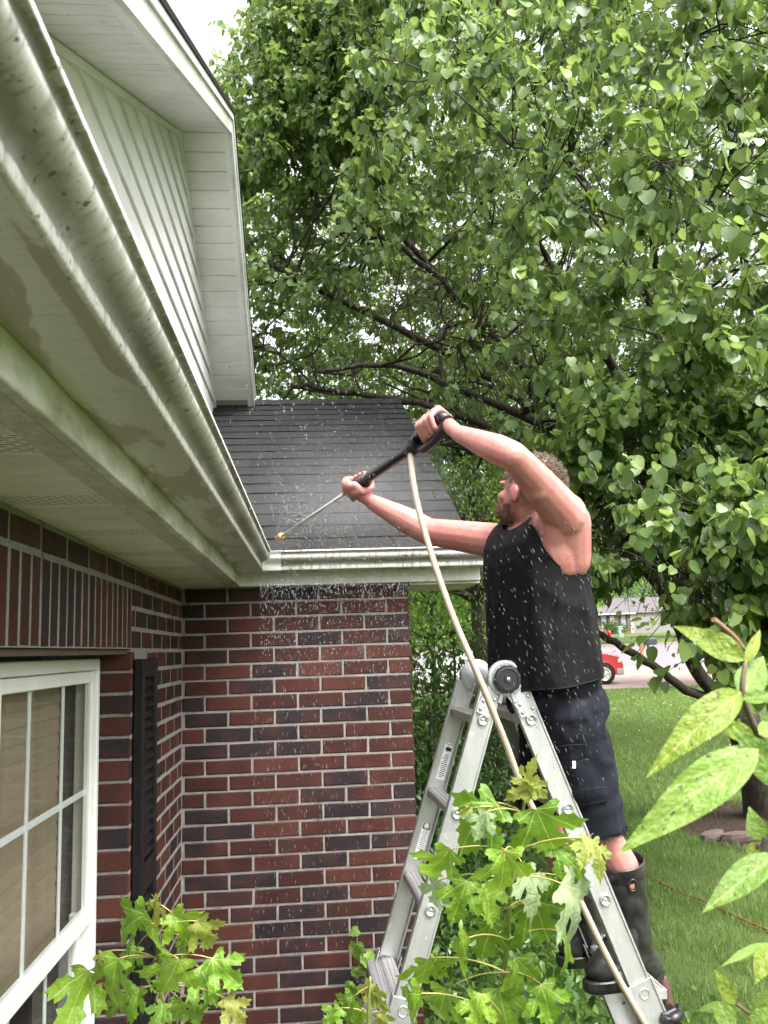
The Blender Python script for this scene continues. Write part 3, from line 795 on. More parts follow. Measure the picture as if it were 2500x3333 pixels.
# ================================================================== things across the street
def far_house():
    h = tag(empty('neighbour_house', (0, 96, gz(96))), 'low brick house with grey roof and shuttered windows across the street', 'house')
    Y = 96.0
    z0 = float(gz(96)); 
    def X(zx, y=Y):      # photo column -> x at that distance
        return float(V3(1260.8+0.16*zx, 1370, (y-CAM[1])/C_F[1]*1.0)[0])
    FB = simple('far_brick', (0.26, 0.13, 0.095), 0.85, 0, 0.3, 3)
    FC = simple('far_cream', (0.42, 0.39, 0.32), 0.8, 0, 0.08, 2)
    FR = simple('far_roof', (0.085, 0.074, 0.082), 0.85, 0, 0.15, 2)
    FW = simple('far_white', (0.42, 0.42, 0.41), 0.6, 0, 0.05)
    FD = simple('far_shutter', (0.03, 0.03, 0.035), 0.6)
    xl, xc, xr = X(-900), X(655), X(1500)
    ev = 2.35
    m = MB(); m.box((xl, Y, z0-0.5), (xc, Y+9, z0+ev)); m.build('wall', FB, h)
    m = MB(); m.box((xc+0.02, Y+2.5, z0-0.5), (xr, Y+9, z0+ev+0.05)); m.build('wall', FC, h)
    m = MB()
    rz = z0+ev+2.35
    e = 0.45
    m.add([(xl-e, Y-e, z0+ev), (xc+e, Y-e, z0+ev), (xc+e, Y+9+e, z0+ev), (xl-e, Y+9+e, z0+ev), (xl+3, Y+4.5, rz), (xc-1.2, Y+4.5, rz)],
          [(0, 1, 5, 4), (1, 2, 5), (2, 3, 4, 5), (3, 0, 4), (0, 3, 2, 1)])
    m.build('roof', FR, h)
    m = MB()
    m.add([(xc-2, Y+2.0, z0+ev+0.06), (xr, Y+2.0, z0+ev+0.06), (xr, Y+9.5, z0+ev+0.06), (xc-2, Y+9.5, z0+ev+0.06), (xc-2, Y+5.6, rz-0.3), (xr, Y+5.6, rz-0.3)], [(0, 1, 5, 4), (2, 3, 4, 5), (1, 2, 5), (0, 4, 3), (0, 3, 2, 1)])
    m.build('roof', FR, h)
    m = MB(); m.box((xl-e, Y-e-0.06, z0+ev-0.16), (xc+e, Y-e, z0+ev+0.02)); m.build('fascia', FW, h)
    m = MB(); m.box((xc-0.12, Y-0.14, z0), (xc+0.0, Y-0.01, z0+ev)); m.build('downspout', FW, h)
    m = MB(); m.box((xc-0.1, Y-0.08, z0-0.1), (xc+0.05, Y-0.005, z0+ev)); m.build('corner_trim', FW, h)
    for zx in (-300, 155, 275, 390, 545):
        x = X(zx)
        if zx in (390,):
            w = MB(); w.box((x-0.25, Y-0.06, z0+0.1), (x+0.25, Y-0.005, z0+2.1)); d_ = w.build('door', FW, h); continue
        ww = 0.26
        w = MB(); w.box((x-ww, Y-0.05, z0+0.7), (x+ww, Y-0.005, z0+2.15)); wi = w.build('window', FW, h)
        p = MB()
        for zz in (z0+0.75, z0+1.46): p.box((x-ww+0.05, Y-0.065, zz), (x+ww-0.05, Y-0.052, zz+0.62))
        p.build('pane', simple('far_glass', (0.25, 0.28, 0.32), 0.15), wi)
        for s in (-1, 1):
            q = MB(); q.box((x+s*(ww+0.14)-0.11, Y-0.07, z0+0.68), (x+s*(ww+0.14)+0.11, Y-0.01, z0+2.18)); q.build('shutter', FD, h)
    return X
XF_ = far_house()
# wooden fence beside it: individual boards
fb = MB(); fy = 92.0; fz = float(gz(fy))
fx0 = float(V3(1260.8+0.16*690, 1370, (fy-CAM[1])/C_F[1])[0]); 
fence = MB(); fence.box((fx0, fy+0.05, fz+0.4), (fx0+9, fy+0.10, fz+0.5)); fence.box((fx0, fy+0.05, fz+1.4), (fx0+9, fy+0.10, fz+1.5))
fence = tag(fence.build('wooden_fence', simple('grey_wood', (0.20, 0.185, 0.18), 0.85, 0, 0.3, 6)), 'grey weathered board fence beside the neighbouring house', 'fence')
fbm = MB(); fbm.box((-0.105, 0, 0), (0.105, 0.03, 1.80)); fbm = fbm.mesh('board'); fbm.materials.append(MATS['grey_wood'])
for i in range(40): link('board', fbm, fence, loc=(fx0+0.11+i*0.222, fy, fz+rng.uniform(-.02, .02)))

# hydrant
def hydrant():
    d = 70.0; p = V3(1317, 1380, d); p[2] = gz(p[1])
    RED = simple('hydrant_red', (0.55, 0.03, 0.02), 0.45, 0, 0.15)
    m = MB(); m.lathe(p, (0, 0, 1), [(0.19, -0.1), (0.19, 0.05), (0.13, 0.06), (0.13, 0.46), (0.16, 0.47), (0.16, 0.52), (0.14, 0.56), (0.11, 0.66), (0.05, 0.70), (0.05, 0.76), (0.02, 0.77)], 14)
    root = tag(m.build('fire_hydrant', RED), 'red fire hydrant on the grass across the street', 'hydrant')
    m = MB()
    m.lathe(p+(0.12, 0, 0.38), (1, 0, 0), [(0.06, 0), (0.06, 0.07), (0.04, 0.09)], 10); m.lathe(p+(-0.12, 0, 0.38), (-1, 0, 0), [(0.06, 0), (0.06, 0.07), (0.04, 0.09)], 10)
    m.lathe(p+(0, -0.12, 0.34), (0, -1, 0), [(0.08, 0), (0.08, 0.08), (0.05, 0.1)], 10); m.build('nozzle_cap', RED, root)
hydrant()
# utility pedestal, mailbox-height post with a black box
p = V3(1341, 1377, 76.0); p[2] = gz(p[1])
m = MB(); m.box(p+(-0.20, -0.2, -0.1), p+(0.20, 0.2, 0.85), 0.03); m.box(p+(-0.22, -0.22, 0.85), p+(0.22, 0.22, 0.95), 0.03)
tag(m.build('utility_box', simple('utility_green', (0.42, 0.52, 0.46), 0.6)), 'pale green utility pedestal on the far lawn', 'utility box')
p = V3(1387.5, 1420, 40.0); p[2] = gz(p[1])
m = MB(); m.box(p+(-0.075, -0.06, -0.1), p+(0.075, 0.06, 1.05), 0.01)
tag(m.build('wooden_post', simple('post_wood', (0.36, 0.17, 0.08), 0.8, 0, 0.3, 9)), 'square brown wooden post standing by the road', 'post')
p = V3(1399, 1387, 58.0); p[2] = gz(p[1])
m = MB(); m.box(p+(-0.45, -0.3, 0.12), p+(0.55, 0.3, 0.56), 0.06); root = tag(m.build('mailbox', simple('black_box', (0.02, 0.022, 0.022), 0.5)), 'low black box at the kerb behind the wooden post', 'box')
m = MB(); m.box(p+(-0.05, -0.05, -0.1), p+(0.05, 0.05, 0.125)); m.build('stand', MATS['black_box'], root)

# ---- cars on the drive
def car(name, label, px, py, dep, col, suv, nose=+1):
    p = V3(px, py, dep); yb_ = p[1]; x0 = p[0]; z0 = float(gz(yb_))+0.006
    root = tag(empty(name, (x0, yb_, z0)), label, 'car')
    t = NT('car_paint_'+name); t.done(t.bsdf(col, 0.28, 0.0, None, 0.6, **{'Coat Weight': 0.6, 'Coat Roughness': 0.05}))
    paint = t.m
    GREY = simple('bumper_grey', (0.34, 0.34, 0.35), 0.6); TYRE = simple('tyre', (0.012, 0.012, 0.012), 0.85)
    RIM = simple('rim_alloy', (0.62, 0.60, 0.56), 0.28, 0.7); DK = simple('wheel_well', (0.006, 0.006, 0.006), 0.9)
    GL = simple('car_glass', (0.02, 0.025, 0.03), 0.08)
    if suv: top = [(0.66, 0.42), (0.70, 0.62), (0.66, 0.80), (0.56, 0.92), (0.20, 1.02), (-0.55, 1.10), (-1.05, 1.58), (-1.5, 1.68), (-3.2, 1.66), (-3.75, 1.08), (-3.85, 0.45)]; wb = 2.85; rr = 0.345
    else: top = [(0.80, 0.35), (0.84, 0.55), (0.75, 0.68), (0.3, 0.80), (-0.6, 0.92), (-1.25, 1.36), (-1.8, 1.44), (-2.6, 1.40), (-3.2, 1.02), (-3.75, 0.96), (-3.8, 0.40)]; wb = 2.7; rr = 0.32
    bot = 0.32
    def arch(cx):
        return [(cx+0.42*math.cos(a), rr+0.42*math.sin(a)) for a in np.linspace(0, math.pi, 11)]
    poly = top + [(-3.8, bot)] + [(q[0], max(q[1], bot)) for q in reversed(arch(-wb))] + [(q[0], max(q[1], bot)) for q in reversed(arch(0.0))] + [(0.62, bot)]
    # outline in the x-z plane, body bulges in y: three rings
    n = len(poly); m = MB(); vs = []
    rings = [(-0.86, 0.0), (-0.80, 0.035), (0.80, 0.035), (0.86, 0.0)]
    for yy, grow in rings:
        for (x, z) in poly:
            ins = 0.0 if abs(yy) < 0.85 else 0.03
            tum = 0.16*max(0.0, z-1.0)
            vs.append((x0+nose*(x*(1-ins*0.1)), yb_+0.86+yy*(1-tum*0.6), z0+z-(ins if z > bot+0.02 else 0)))
    fs = [tuple(range(n)), tuple(reversed(range(3*n, 4*n)))]
    for r_ in range(3): fs += [(r_*n+i, (r_+1)*n+i, (r_+1)*n+(i+1) % n, r_*n+(i+1) % n) for i in range(n)]
    m.add(vs, fs); bo = m.build('body', paint, root)
    for cx in (0.0, -wb):
        m = MB(); m.lathe((x0+nose*cx, yb_+0.02, z0+rr), (0, 1, 0), [(0.06, -0.10), (0.20, -0.09), (rr-0.02, -0.085), (rr, -0.05), (rr, 0.12), (rr-0.03, 0.15)], 26); w = m.build('wheel', TYRE, root)
        m = MB(); m.lathe((x0+nose*cx, yb_-0.072, z0+rr), (0, -1, 0), [(rr*0.66, 0.0), (rr*0.66, 0.012), (rr*0.58, 0.02), (rr*0.56, 0.004), (rr*0.2, 0.016), (rr*0.14, 0.03)], 22)
        for a in range(5):
            an = a*2*math.pi/5+0.3; m.obox((x0+nose*cx+0.38*rr*math.cos(an), yb_-0.088, z0+rr+0.38*rr*math.sin(an)), [(math.cos(an), 0, math.sin(an)), (0, 1, 0), (-math.sin(an), 0, math.cos(an))], (rr*0.23, 0.012, rr*0.085), 0.004)
        m.build('rim', RIM, w)
        m = MB(); m.lathe((x0+nose*cx, yb_+0.01, z0+rr+0.02), (0, 1, 0), [(0.40, 0.0), (0.40, 0.3)], 20); m.build('wheel_well', DK, root)
    m = MB(); fx = x0+nose*0.66; m.box((min(fx-0.22*nose, fx+0.06*nose), yb_-0.01, z0+0.30), (max(fx-0.22*nose, fx+0.06*nose), yb_+1.73, z0+0.55), 0.04); m.build('bumper', GREY, root)
    m = MB(); fx = x0+nose*(0.60 if suv else 0.74); m.box((fx-0.09, yb_-0.012, z0+0.70), (fx+0.05, yb_+0.25, z0+0.86), 0.03); m.build('headlight', simple('headlight', (0.85, 0.80, 0.72), 0.12), root)
    # side windows
    if suv: wins = [[(-0.78, 1.12), (-1.12, 1.50), (-1.75, 1.54), (-1.75, 1.12)], [(-1.85, 1.12), (-1.85, 1.54), (-2.65, 1.54), (-2.65, 1.12)], [(-2.75, 1.12), (-2.75, 1.54), (-3.2, 1.50), (-3.5, 1.12)]]
    else: wins = [[(-0.85, 0.93), (-1.3, 1.28), (-1.85, 1.34), (-1.85, 0.95)], [(-1.95, 0.95), (-1.95, 1.34), (-2.5, 1.32), (-2.95, 1.0)]]
    for wv in wins:
        m = MB(); m.prism([(x0+nose*a, yb_-0.012+0.05*max(0, b-1.0), z0+b) for a, b in wv], (0, 0, 0), (0, 0.03, 0)); m.build('window', GL, root)
    return root
car('parked_suv', 'red sport utility car parked nose right on the drive', 1306, 1478, 29.5, (0.52, 0.012, 0.022), True)
car('parked_car', 'white car on the drive seen through the shrub leaves', 957, 1487, 29.5, (0.62, 0.63, 0.65), False, nose=-1)
# ================================================================== trees and shrubs
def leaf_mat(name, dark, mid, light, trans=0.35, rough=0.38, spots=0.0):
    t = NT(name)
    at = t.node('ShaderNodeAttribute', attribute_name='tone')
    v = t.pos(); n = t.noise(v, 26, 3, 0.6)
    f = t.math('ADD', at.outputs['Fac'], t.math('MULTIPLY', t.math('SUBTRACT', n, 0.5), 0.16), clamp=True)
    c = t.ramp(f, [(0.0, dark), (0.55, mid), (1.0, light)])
    p = t.bsdf(c, rough, 0, None, 0.5)
    tr = t.node('ShaderNodeBsdfTranslucent', {'Color': t.mix(0.5, c, tuple(min(1, x*1.7) for x in light))})
    m = t.node('ShaderNodeMixShader', {0: trans, 1: p.outputs[0], 2: tr.outputs[0]})
    return t.done(m)

# heart-shaped leaf, unit length along +y, folded along the midrib
LEAF_V = np.array([(0, 0, 0), (-0.40, 0.20, 0.09), (-0.36, 0.58, 0.07), (0, 1.0, -0.10), (0.36, 0.58, 0.07), (0.40, 0.20, 0.09), (0, 0.46, -0.02)])
LEAF_F = np.array([(6, 0, 1), (6, 1, 2), (6, 2, 3), (6, 3, 4), (6, 4, 5), (6, 5, 0)])
LITE_V = np.array([(0, 0, 0), (-0.42, 0.34, 0.10), (0, 1.0, -0.10), (0.42, 0.34, 0.10)]); LITE_F = np.array([(0, 2, 1), (0, 3, 2)])
# the same leaf with a rounder, curved outline for the ones close by
_hy = [0.0, 0.03, 0.14, 0.32, 0.55, 0.76, 0.90, 1.0]; _hw = [0.0, 0.24, 0.40, 0.46, 0.40, 0.25, 0.10, 0.0]
HEART_V = np.array([(0, y, -0.12*y*y) for y in _hy[1:-1]] + [(-w, y-(0.05 if i == 0 else 0), 0.20*w-0.12*y*y) for i, (y, w) in enumerate(zip(_hy[1:-1], _hw[1:-1]))] + [(w, y-(0.05 if i == 0 else 0), 0.20*w-0.12*y*y) for i, (y, w) in enumerate(zip(_hy[1:-1], _hw[1:-1]))] + [(0, 0.02, 0), (0, 1.0, -0.14)])
_m = 6; _t = []
for k in range(_m-1):
    for s, o in ((0, _m), (1, 2*_m)):
        q = (k, k+1, o+k+1, o+k); _t += [(q[0], q[1], q[2]), (q[0], q[2], q[3])] if s else [(q[0], q[2], q[1]), (q[0], q[3], q[2])]
_t += [(3*_m, 0, _m), (3*_m, 2*_m, 0), (_m-1, 3*_m+1, 2*_m-1), (_m-1, 3*_m-1, 3*_m+1)]
HEART_F = np.array(_t)
# slimmer leaf for other species
SLIM_V = np.array([(0, 0, 0), (-0.2, 0.3, 0.05), (-0.17, 0.65, 0.03), (0, 1.0, -0.06), (0.17, 0.65, 0.03), (0.2, 0.3, 0.05)])
SLIM_F = np.array([(0, 1, 5), (1, 2, 4), (1, 4, 5), (2, 3, 4)])

def frames(d, roll):
    """orthonormal frames with y axis along d (n,3), random roll; leaf normal tends to face up/out"""
    d = d/np.linalg.norm(d, axis=1, keepdims=True)
    up = np.tile(np.array([0, 0, 1.0]), (len(d), 1)) + nrng.normal(0, roll, (len(d), 3))
    z = up - d*(np.sum(up*d, 1, keepdims=True)); z /= np.maximum(np.linalg.norm(z, axis=1, keepdims=True), 1e-6)
    x = np.cross(d, z)
    return x, d, z

def open_view(P, keep=0.10):
    """thin the leaves in the gap below the crown through which the street shows"""
    d = P-CAM; z = np.maximum(d@C_F, 0.1); x = (1250+FPX*(d@C_R)/z)*0.6636; y = (1666.5-FPX*(d@C_U)/z)*0.6636
    e = ((x-1375)/(92+10*np.sin(y*0.11)))**2+((y-1370)/(118+8*np.sin(x*0.13)))**2
    r2 = (np.abs(x-1462-0.30*(y-1330)) < 62) & (y > 1185) & (y < 1500) & (z > 4.0) & (z < 9.6)
    return (~((e < 1) & (z > 4.5) & (z < 95)) | (nrng.random(len(P)) < keep)) & (~r2 | (nrng.random(len(P)) < 0.22))

def leaves_mesh(name, P, D, S, tone, roll=0.6, shape='heart', curl=0.0, fr=None):
    LV, LF = {'heart': (LEAF_V, LEAF_F), 'round': (HEART_V, HEART_F), 'lite': (LITE_V, LITE_F)}.get(shape, (SLIM_V, SLIM_F))
    x, y, z = fr if fr is not None else frames(D, roll)
    n = len(P); m = len(LV)
    wv = nrng.uniform(0.8, 1.15, (n, 1))
    V = (P[:, None, :] + S[:, None, None]*(LV[None, :, 0:1]*wv[:, :, None]*x[:, None, :] + LV[None, :, 1:2]*y[:, None, :] + LV[None, :, 2:3]*z[:, None, :]))
    F = (LF[None, :, :] + (np.arange(n)*m)[:, None, None]).reshape(-1, 3)
    me = bpy.data.meshes.new(name)
    me.vertices.add(n*m); me.vertices.foreach_set('co', V.reshape(-1).astype(np.float32))
    me.loops.add(len(F)*3); me.loops.foreach_set('vertex_index', F.reshape(-1).astype(np.int32))
    me.polygons.add(len(F)); me.polygons.foreach_set('loop_start', (np.arange(len(F))*3).astype(np.int32))
    me.polygons.foreach_set('loop_total', np.full(len(F), 3, np.int32))
    at = me.attributes.new('tone', 'FLOAT', 'POINT'); at.data.foreach_set('value', np.repeat(tone, m).astype(np.float32))
    me.update(calc_edges=True)
    me.validate()
    return me

def sticks_mesh(name, A, B, ra, rb, seg=3):
    """many thin tapered sticks as one mesh (twigs)"""
    A = np.asarray(A); B = np.asarray(B); n = len(A)
    d = B-A; L = np.linalg.norm(d, axis=1, keepdims=True); d = d/np.maximum(L, 1e-6)
    ref = np.where(np.abs(d[:, 2:3]) < 0.9, np.array([[0, 0, 1.0]]), np.array([[1.0, 0, 0]]))
    x = np.cross(d, ref); x /= np.linalg.norm(x, axis=1, keepdims=True); y = np.cross(d, x)
    V = np.zeros((n, 2*seg, 3))
    for k in range(seg):
        a = 2*math.pi*k/seg
        o = x*math.cos(a)+y*math.sin(a)
        V[:, k] = A + o*np.asarray(ra)[:, None]; V[:, seg+k] = B + o*np.asarray(rb)[:, None]
    q = np.array([(k, (k+1) % seg, seg+(k+1) % seg, seg+k) for k in range(seg)])
    F = (q[None] + (np.arange(n)*2*seg)[:, None, None]).reshape(-1, 4)
    me = bpy.data.meshes.new(name)
    me.vertices.add(n*2*seg); me.vertices.foreach_set('co', V.reshape(-1).astype(np.float32))
    me.loops.add(len(F)*4); me.loops.foreach_set('vertex_index', F.reshape(-1).astype(np.int32))
    me.polygons.add(len(F)); me.polygons.foreach_set('loop_start', (np.arange(len(F))*4).astype(np.int32)); me.polygons.foreach_set('loop_total', np.full(len(F), 4, np.int32))
    me.polygons.foreach_set('use_smooth', np.ones(len(F), bool))
    me.update(calc_edges=True)
    return me

def bark_mat(name, a, b, c, sc=1.0):
    t = NT(name); v = t.pos()
    n = t.noise(t.mapping(v, (26*sc, 26*sc, 6*sc)), 1.0, 6, 0.7, 0.6); n2 = t.noise(v, 3, 4)
    col = t.ramp(n, [(0.35, a), (0.55, b), (0.75, c)])
    return t.done(t.bsdf(t.mix(t.ramp(n2, [(0.5, 0), (0.75, 0.4)]), col, (0.05, 0.06, 0.03)), 0.85, 0, t.bump(n, 0.9, 0.03), 0.25))
BARK = bark_mat('pear_bark', (0.018, 0.014, 0.011), (0.050, 0.039, 0.031), (0.095, 0.078, 0.064))

def bez(a, b, sag, n):
    a = np.array(a); b = np.array(b); c = (a+b)/2 + sag
    t = np.linspace(0, 1, n)[:, None]
    return (1-t)**2*a + 2*t*(1-t)*c + t*t*b

def nearest(Q, N, bias=None):
    out = np.zeros(len(Q), int)
    for i in range(0, len(Q), 400):
        d = np.linalg.norm(Q[i:i+400, None, :]-N[None], axis=2)
        if bias is not None: d = d + bias[None]
        out[i:i+400] = np.argmin(d, 1)
    return out

# ---------------- the big pear tree
pear = tag(empty('pear_tree', tuple(TREE)), 'big spreading pear tree with glossy heart shaped leaves filling the upper picture', 'tree')
FORK = V3(1588, 1515, 10.0)
m = MB()
tp = bez(TREE-(0, 0, 0.25), FORK, np.array((0.10, 0, 0)), 9)
m.tube(tp, [0.36, 0.27, 0.235, 0.215, 0.20, 0.19, 0.19, 0.20, 0.21], 14)
m.build('trunk', BARK, pear)
CC = np.array([TREE[0]-0.35, TREE[1]-0.1, 6.0]); CR = np.array([6.9, 7.5, 4.9])
limbs = []     # each: array of points, radii
def limb(pts, r0, r1):
    pts = [np.array(p, float) for p in pts]
    # smooth by Catmull-Rom
    P = [2*pts[0]-pts[1]]+pts+[2*pts[-1]-pts[-2]]; out = []
    for i in range(1, len(P)-2):
        for t in np.linspace(0, 1, 6, endpoint=False):
            p0, p1, p2, p3 = P[i-1:i+3]
            out.append(0.5*((2*p1)+(-p0+p2)*t+(2*p0-5*p1+4*p2-p3)*t*t+(-p0+3*p1-3*p2+p3)*t**3))
    out.append(pts[-1]); out = np.array(out); k = len(out)
    out[1:-1] += nrng.normal(0, 0.008, (k-2, 3))
    rad = r0+(r1-r0)*np.linspace(0, 1, k)**0.8
    limbs.append((out, rad))
# limbs the picture shows
limb([FORK, V3(1517, 1465, 9.8), V3(1461, 1340, 9.5), V3(1405, 1228, 9.1), V3(1330, 1090, 8.6), V3(1180, 930, 8.0), V3(1010, 850, 7.6), V3(850, 790, 7.2), V3(700, 800, 7.0)], 0.095, 0.018)
limb([FORK, V3(1498, 1500, 9.8), V3(1421, 1444, 9.3), V3(1341, 1396, 8.8), V3(1285, 1364, 8.4), V3(1240, 1330, 8.2)], 0.060, 0.028)
limb([FORK, V3(1560, 1400, 9.9), V3(1500, 1300, 9.6), V3(1430, 1220, 9.3), V3(1340, 1110, 9.2), V3(1200, 880, 9.0), V3(1060, 720, 8.6), V3(900, 560, 8.2), V3(760, 470, 8.0)], 0.10, 0.02)
limb([FORK, V3(1570, 1360, 10.0), V3(1500, 1200, 9.6), V3(1420, 1000, 9.0), V3(1330, 800, 8.2), V3(1240, 650, 7.6), V3(1150, 500, 7.0)], 0.11, 0.02)
limb([FORK, V3(1600, 1300, 9.8), V3(1560, 1100, 9.0), V3(1500, 900, 8.0), V3(1440, 700, 7.0), V3(1400, 450, 6.2)], 0.11, 0.02)
limb([FORK, V3(1620, 1350, 9.6), V3(1640, 1200, 8.6), V3(1620, 1050, 7.4), V3(1560, 900, 6.2), V3(1480, 780, 5.2)], 0.09, 0.018)
limb([FORK, V3(1540, 1330, 10.2), V3(1430, 1130, 10.4), V3(1260, 900, 10.2), V3(1050, 700, 9.8), V3(860, 500, 9.4), V3(700, 300, 9.0)], 0.10, 0.02)
limb([FORK, V3(1580, 1250, 10.4), V3(1500, 950, 10.6), V3(1380, 600, 10.2), V3(1200, 300, 9.6), V3(1000, 60, 9.0)], 0.11, 0.02)
limb([FORK, V3(1640, 1250, 10.2), V3(1640, 900, 9.6), V3(1600, 500, 8.6), V3(1560, 100, 7.8)], 0.11, 0.02)
limb([FORK, V3(1500, 1360, 10.0), V3(1350, 1180, 9.6), V3(1150, 980, 9.2), V3(940, 880, 8.8), V3(760, 850, 8.5), V3(620, 830, 8.2)], 0.085, 0.018)
limb([FORK, V3(1520, 1340, 10.1), V3(1340, 1060, 9.9), V3(1130, 870, 9.3), V3(920, 740, 8.6), V3(720, 640, 8.1), V3(560, 560, 7.8)], 0.09, 0.018)
for th, el, q in ((0.2, 0.5, 0.9), (1.2, 0.7, 0.9), (2.0, 0.9, 0.9), (5.4, 0.5, 0.9), (5.9, 0.9, 0.85)):
    e = CC + CR*np.array([math.cos(th)*math.cos(el), math.sin(th)*math.cos(el), math.sin(el)])*q
    limb([FORK, FORK*0.6+e*0.4+(0, 0, 0.6), e], 0.10, 0.02)
m = MB()
for pts, rad in limbs: m.tube(pts, rad, 9)
m.build('limbs', BARK, pear)
N0 = np.concatenate([p[4:] for p, r in limbs]); R0 = np.concatenate([r[4:] for p, r in limbs])

def shell_points(n, lo, hi, zmin_fn):
    out = []
    while sum(map(len, out)) < n:
        u = nrng.normal(0, 1, (n*3, 3)); u /= np.linalg.norm(u, axis=1, keepdims=True)
        q = nrng.uniform(lo**3, hi**3, (n*3, 1))**(1/3)
        # lumpy outline
        lump = 1+0.07*np.sin(u[:, 0:1]*7+1)*np.cos(u[:, 1:2]*6)+0.05*np.sin(u[:, 2:3]*9+u[:, 0:1]*5)
        p = CC + CR*u*q*lump
        ok = (p[:, 2] > zmin_fn(p)) & seen(p, 0.22)
        out.append(p[ok])
    return np.concatenate(out)[:n]
def zmin(p):
    # underside of the crown: higher over the roof and lawn, drooping on the near right
    d = p-CAM; dep = d@C_F; lat = (d@C_R)/dep*1885+829
    near = np.clip((8.2-dep)/3.5, 0, 1)*np.clip((lat-1150)/350, 0, 1)
    z = 4.15-1.75*near
    z = np.where((lat > 1230) & (dep < 8.5), np.minimum(z, 2.35+0.25*np.clip((1500-lat)/200, 0, 2)), z)
    return z
def clear_house(p):
    return ~((p[:, 0] < 1.7) & (p[:, 1] < 5.6) & (p[:, 2] < 5.2)) & ~((p[:, 0] < 0.8) & (p[:, 1] < 2.9))
# level 1 branches
_q = np.concatenate([np.stack([nrng.uniform(1265, 1690, 300), nrng.uniform(880, 1300, 300), nrng.uniform(4.9, 8.2, 300)], 1), np.stack([nrng.uniform(1540, 1700, 55), nrng.uniform(1080, 1380, 55), nrng.uniform(3.9, 5.6, 55)], 1)])
_q = _q[((_q[:, 1] < 1195) & ~((_q[:, 0] > 1370) & (_q[:, 0] < 1545) & (_q[:, 1] > 1110))) | (_q[:, 0] > 1545)]
hx0 = np.array([V3(*q) for q in _q])            # drooping lower boughs on the right
hy0 = np.array([V3(a, b, c) for a, b, c in zip(nrng.uniform(560, 820, 130), nrng.uniform(-60, 330, 130)+0, nrng.uniform(7.2, 9.6, 130))])   # upper left edge of the crown
B1 = np.concatenate([hx0[:90], hy0[:45], shell_points(420, 0.45, 0.93, zmin)]); B1 = B1[clear_house(B1)]
i1 = nearest(B1, N0+nrng.normal(0, 0.35, N0.shape))
segA, segB, ra_, rb_ = [], [], [], []
nodes = [N0]; 
def grow(src, dst, r0, r1, n=5, sagz=0.25):
    out = []
    for a, b, q0, q1 in zip(src, dst, r0, r1):
        L = np.linalg.norm(b-a)
        pts = bez(a, b, np.array((0, 0, sagz*L))+nrng.normal(0, 0.10*L, 3), n)
        pts[1:-1] += nrng.normal(0, 0.03*L, (n-2, 3))
        rr = np.linspace(q0, q1, n)
        segA.extend(pts[:-1]); segB.extend(pts[1:]); ra_.extend(rr[:-1]); rb_.extend(rr[1:])
        out.append(pts[1:])
    return np.concatenate(out)
N1 = grow(N0[i1], B1, np.clip(R0[i1]*0.6, 0.012, 0.03), np.full(len(B1), 0.006), 6, 0.12)
# level 2 twigs
B2 = np.concatenate([hx0[90:], hy0[45:], shell_points(1500, 0.72, 1.0, zmin), shell_points(700, 0.35, 0.75, zmin)]); B2 = B2[clear_house(B2)]
NN = np.concatenate([N0, N1])
i2 = nearest(B2, NN+nrng.normal(0, 0.16, NN.shape)); _k = np.linalg.norm(B2-NN[i2], axis=1) < 1.5; B2 = B2[_k]; i2 = i2[_k]
N2 = grow(NN[i2], B2, np.full(len(B2), 0.007), np.full(len(B2), 0.003), 5, 0.10)
# bare twigs drooping in the hollow low on the left, as in the picture
TW = []
for _ in range(1100):
    x = nrng.uniform(560, 1280); y = nrng.uniform(560, 900)+nrng.normal(0, 20); TW.append(V3(x, y, nrng.uniform(6.3, 9.4)))
TW = np.array(TW); TW = TW[clear_house(TW)]
i3 = nearest(TW, NN); ok = np.linalg.norm(TW-NN[i3], axis=1) < 1.6
N3 = grow(NN[i3][ok], TW[ok], np.full(ok.sum(), 0.006), np.full(ok.sum(), 0.002), 5, 0.15)
# level 3 shoots carry the leaves
cen = shell_points(380, 0.86, 1.0, zmin); cen = np.repeat(cen, 21, 0); _o = (cen-CC)/CR; _o /= np.linalg.norm(_o, axis=1, keepdims=True)
clu = cen + nrng.normal(0, 0.27, cen.shape) + _o*nrng.uniform(-0.25, 0.22, (len(cen), 1)); clu = clu[(clu[:, 2] > zmin(clu)-0.15) & seen(clu, 0.22)]
hx = np.repeat(hx0, 11, 0); hx = hx+nrng.normal(0, 0.20, hx.shape)
hy = np.repeat(hy0, 9, 0); hy = hy+nrng.normal(0, 0.24, hy.shape)
SH = np.concatenate([clu, hx, hy, shell_points(4600, 0.78, 0.98, zmin), shell_points(5200, 0.45, 0.82, zmin)]); SH = SH[clear_house(SH)]
NN2 = np.concatenate([N1, N2, N0[R0 < 0.05]])
i4 = nearest(SH, NN2)
dist = np.linalg.norm(SH-NN2[i4], axis=1); ok = dist < 0.85
SH = SH[ok]; src = NN2[i4][ok]
N4 = grow(src, SH, np.full(len(SH), 0.0035), np.full(len(SH), 0.0016), 4, 0.05)
sm = sticks_mesh('branches', np.array(segA), np.array(segB), np.array(ra_), np.array(rb_), 3)
bo = link('branches', sm, pear, BARK); tag(bo, kind='stuff')
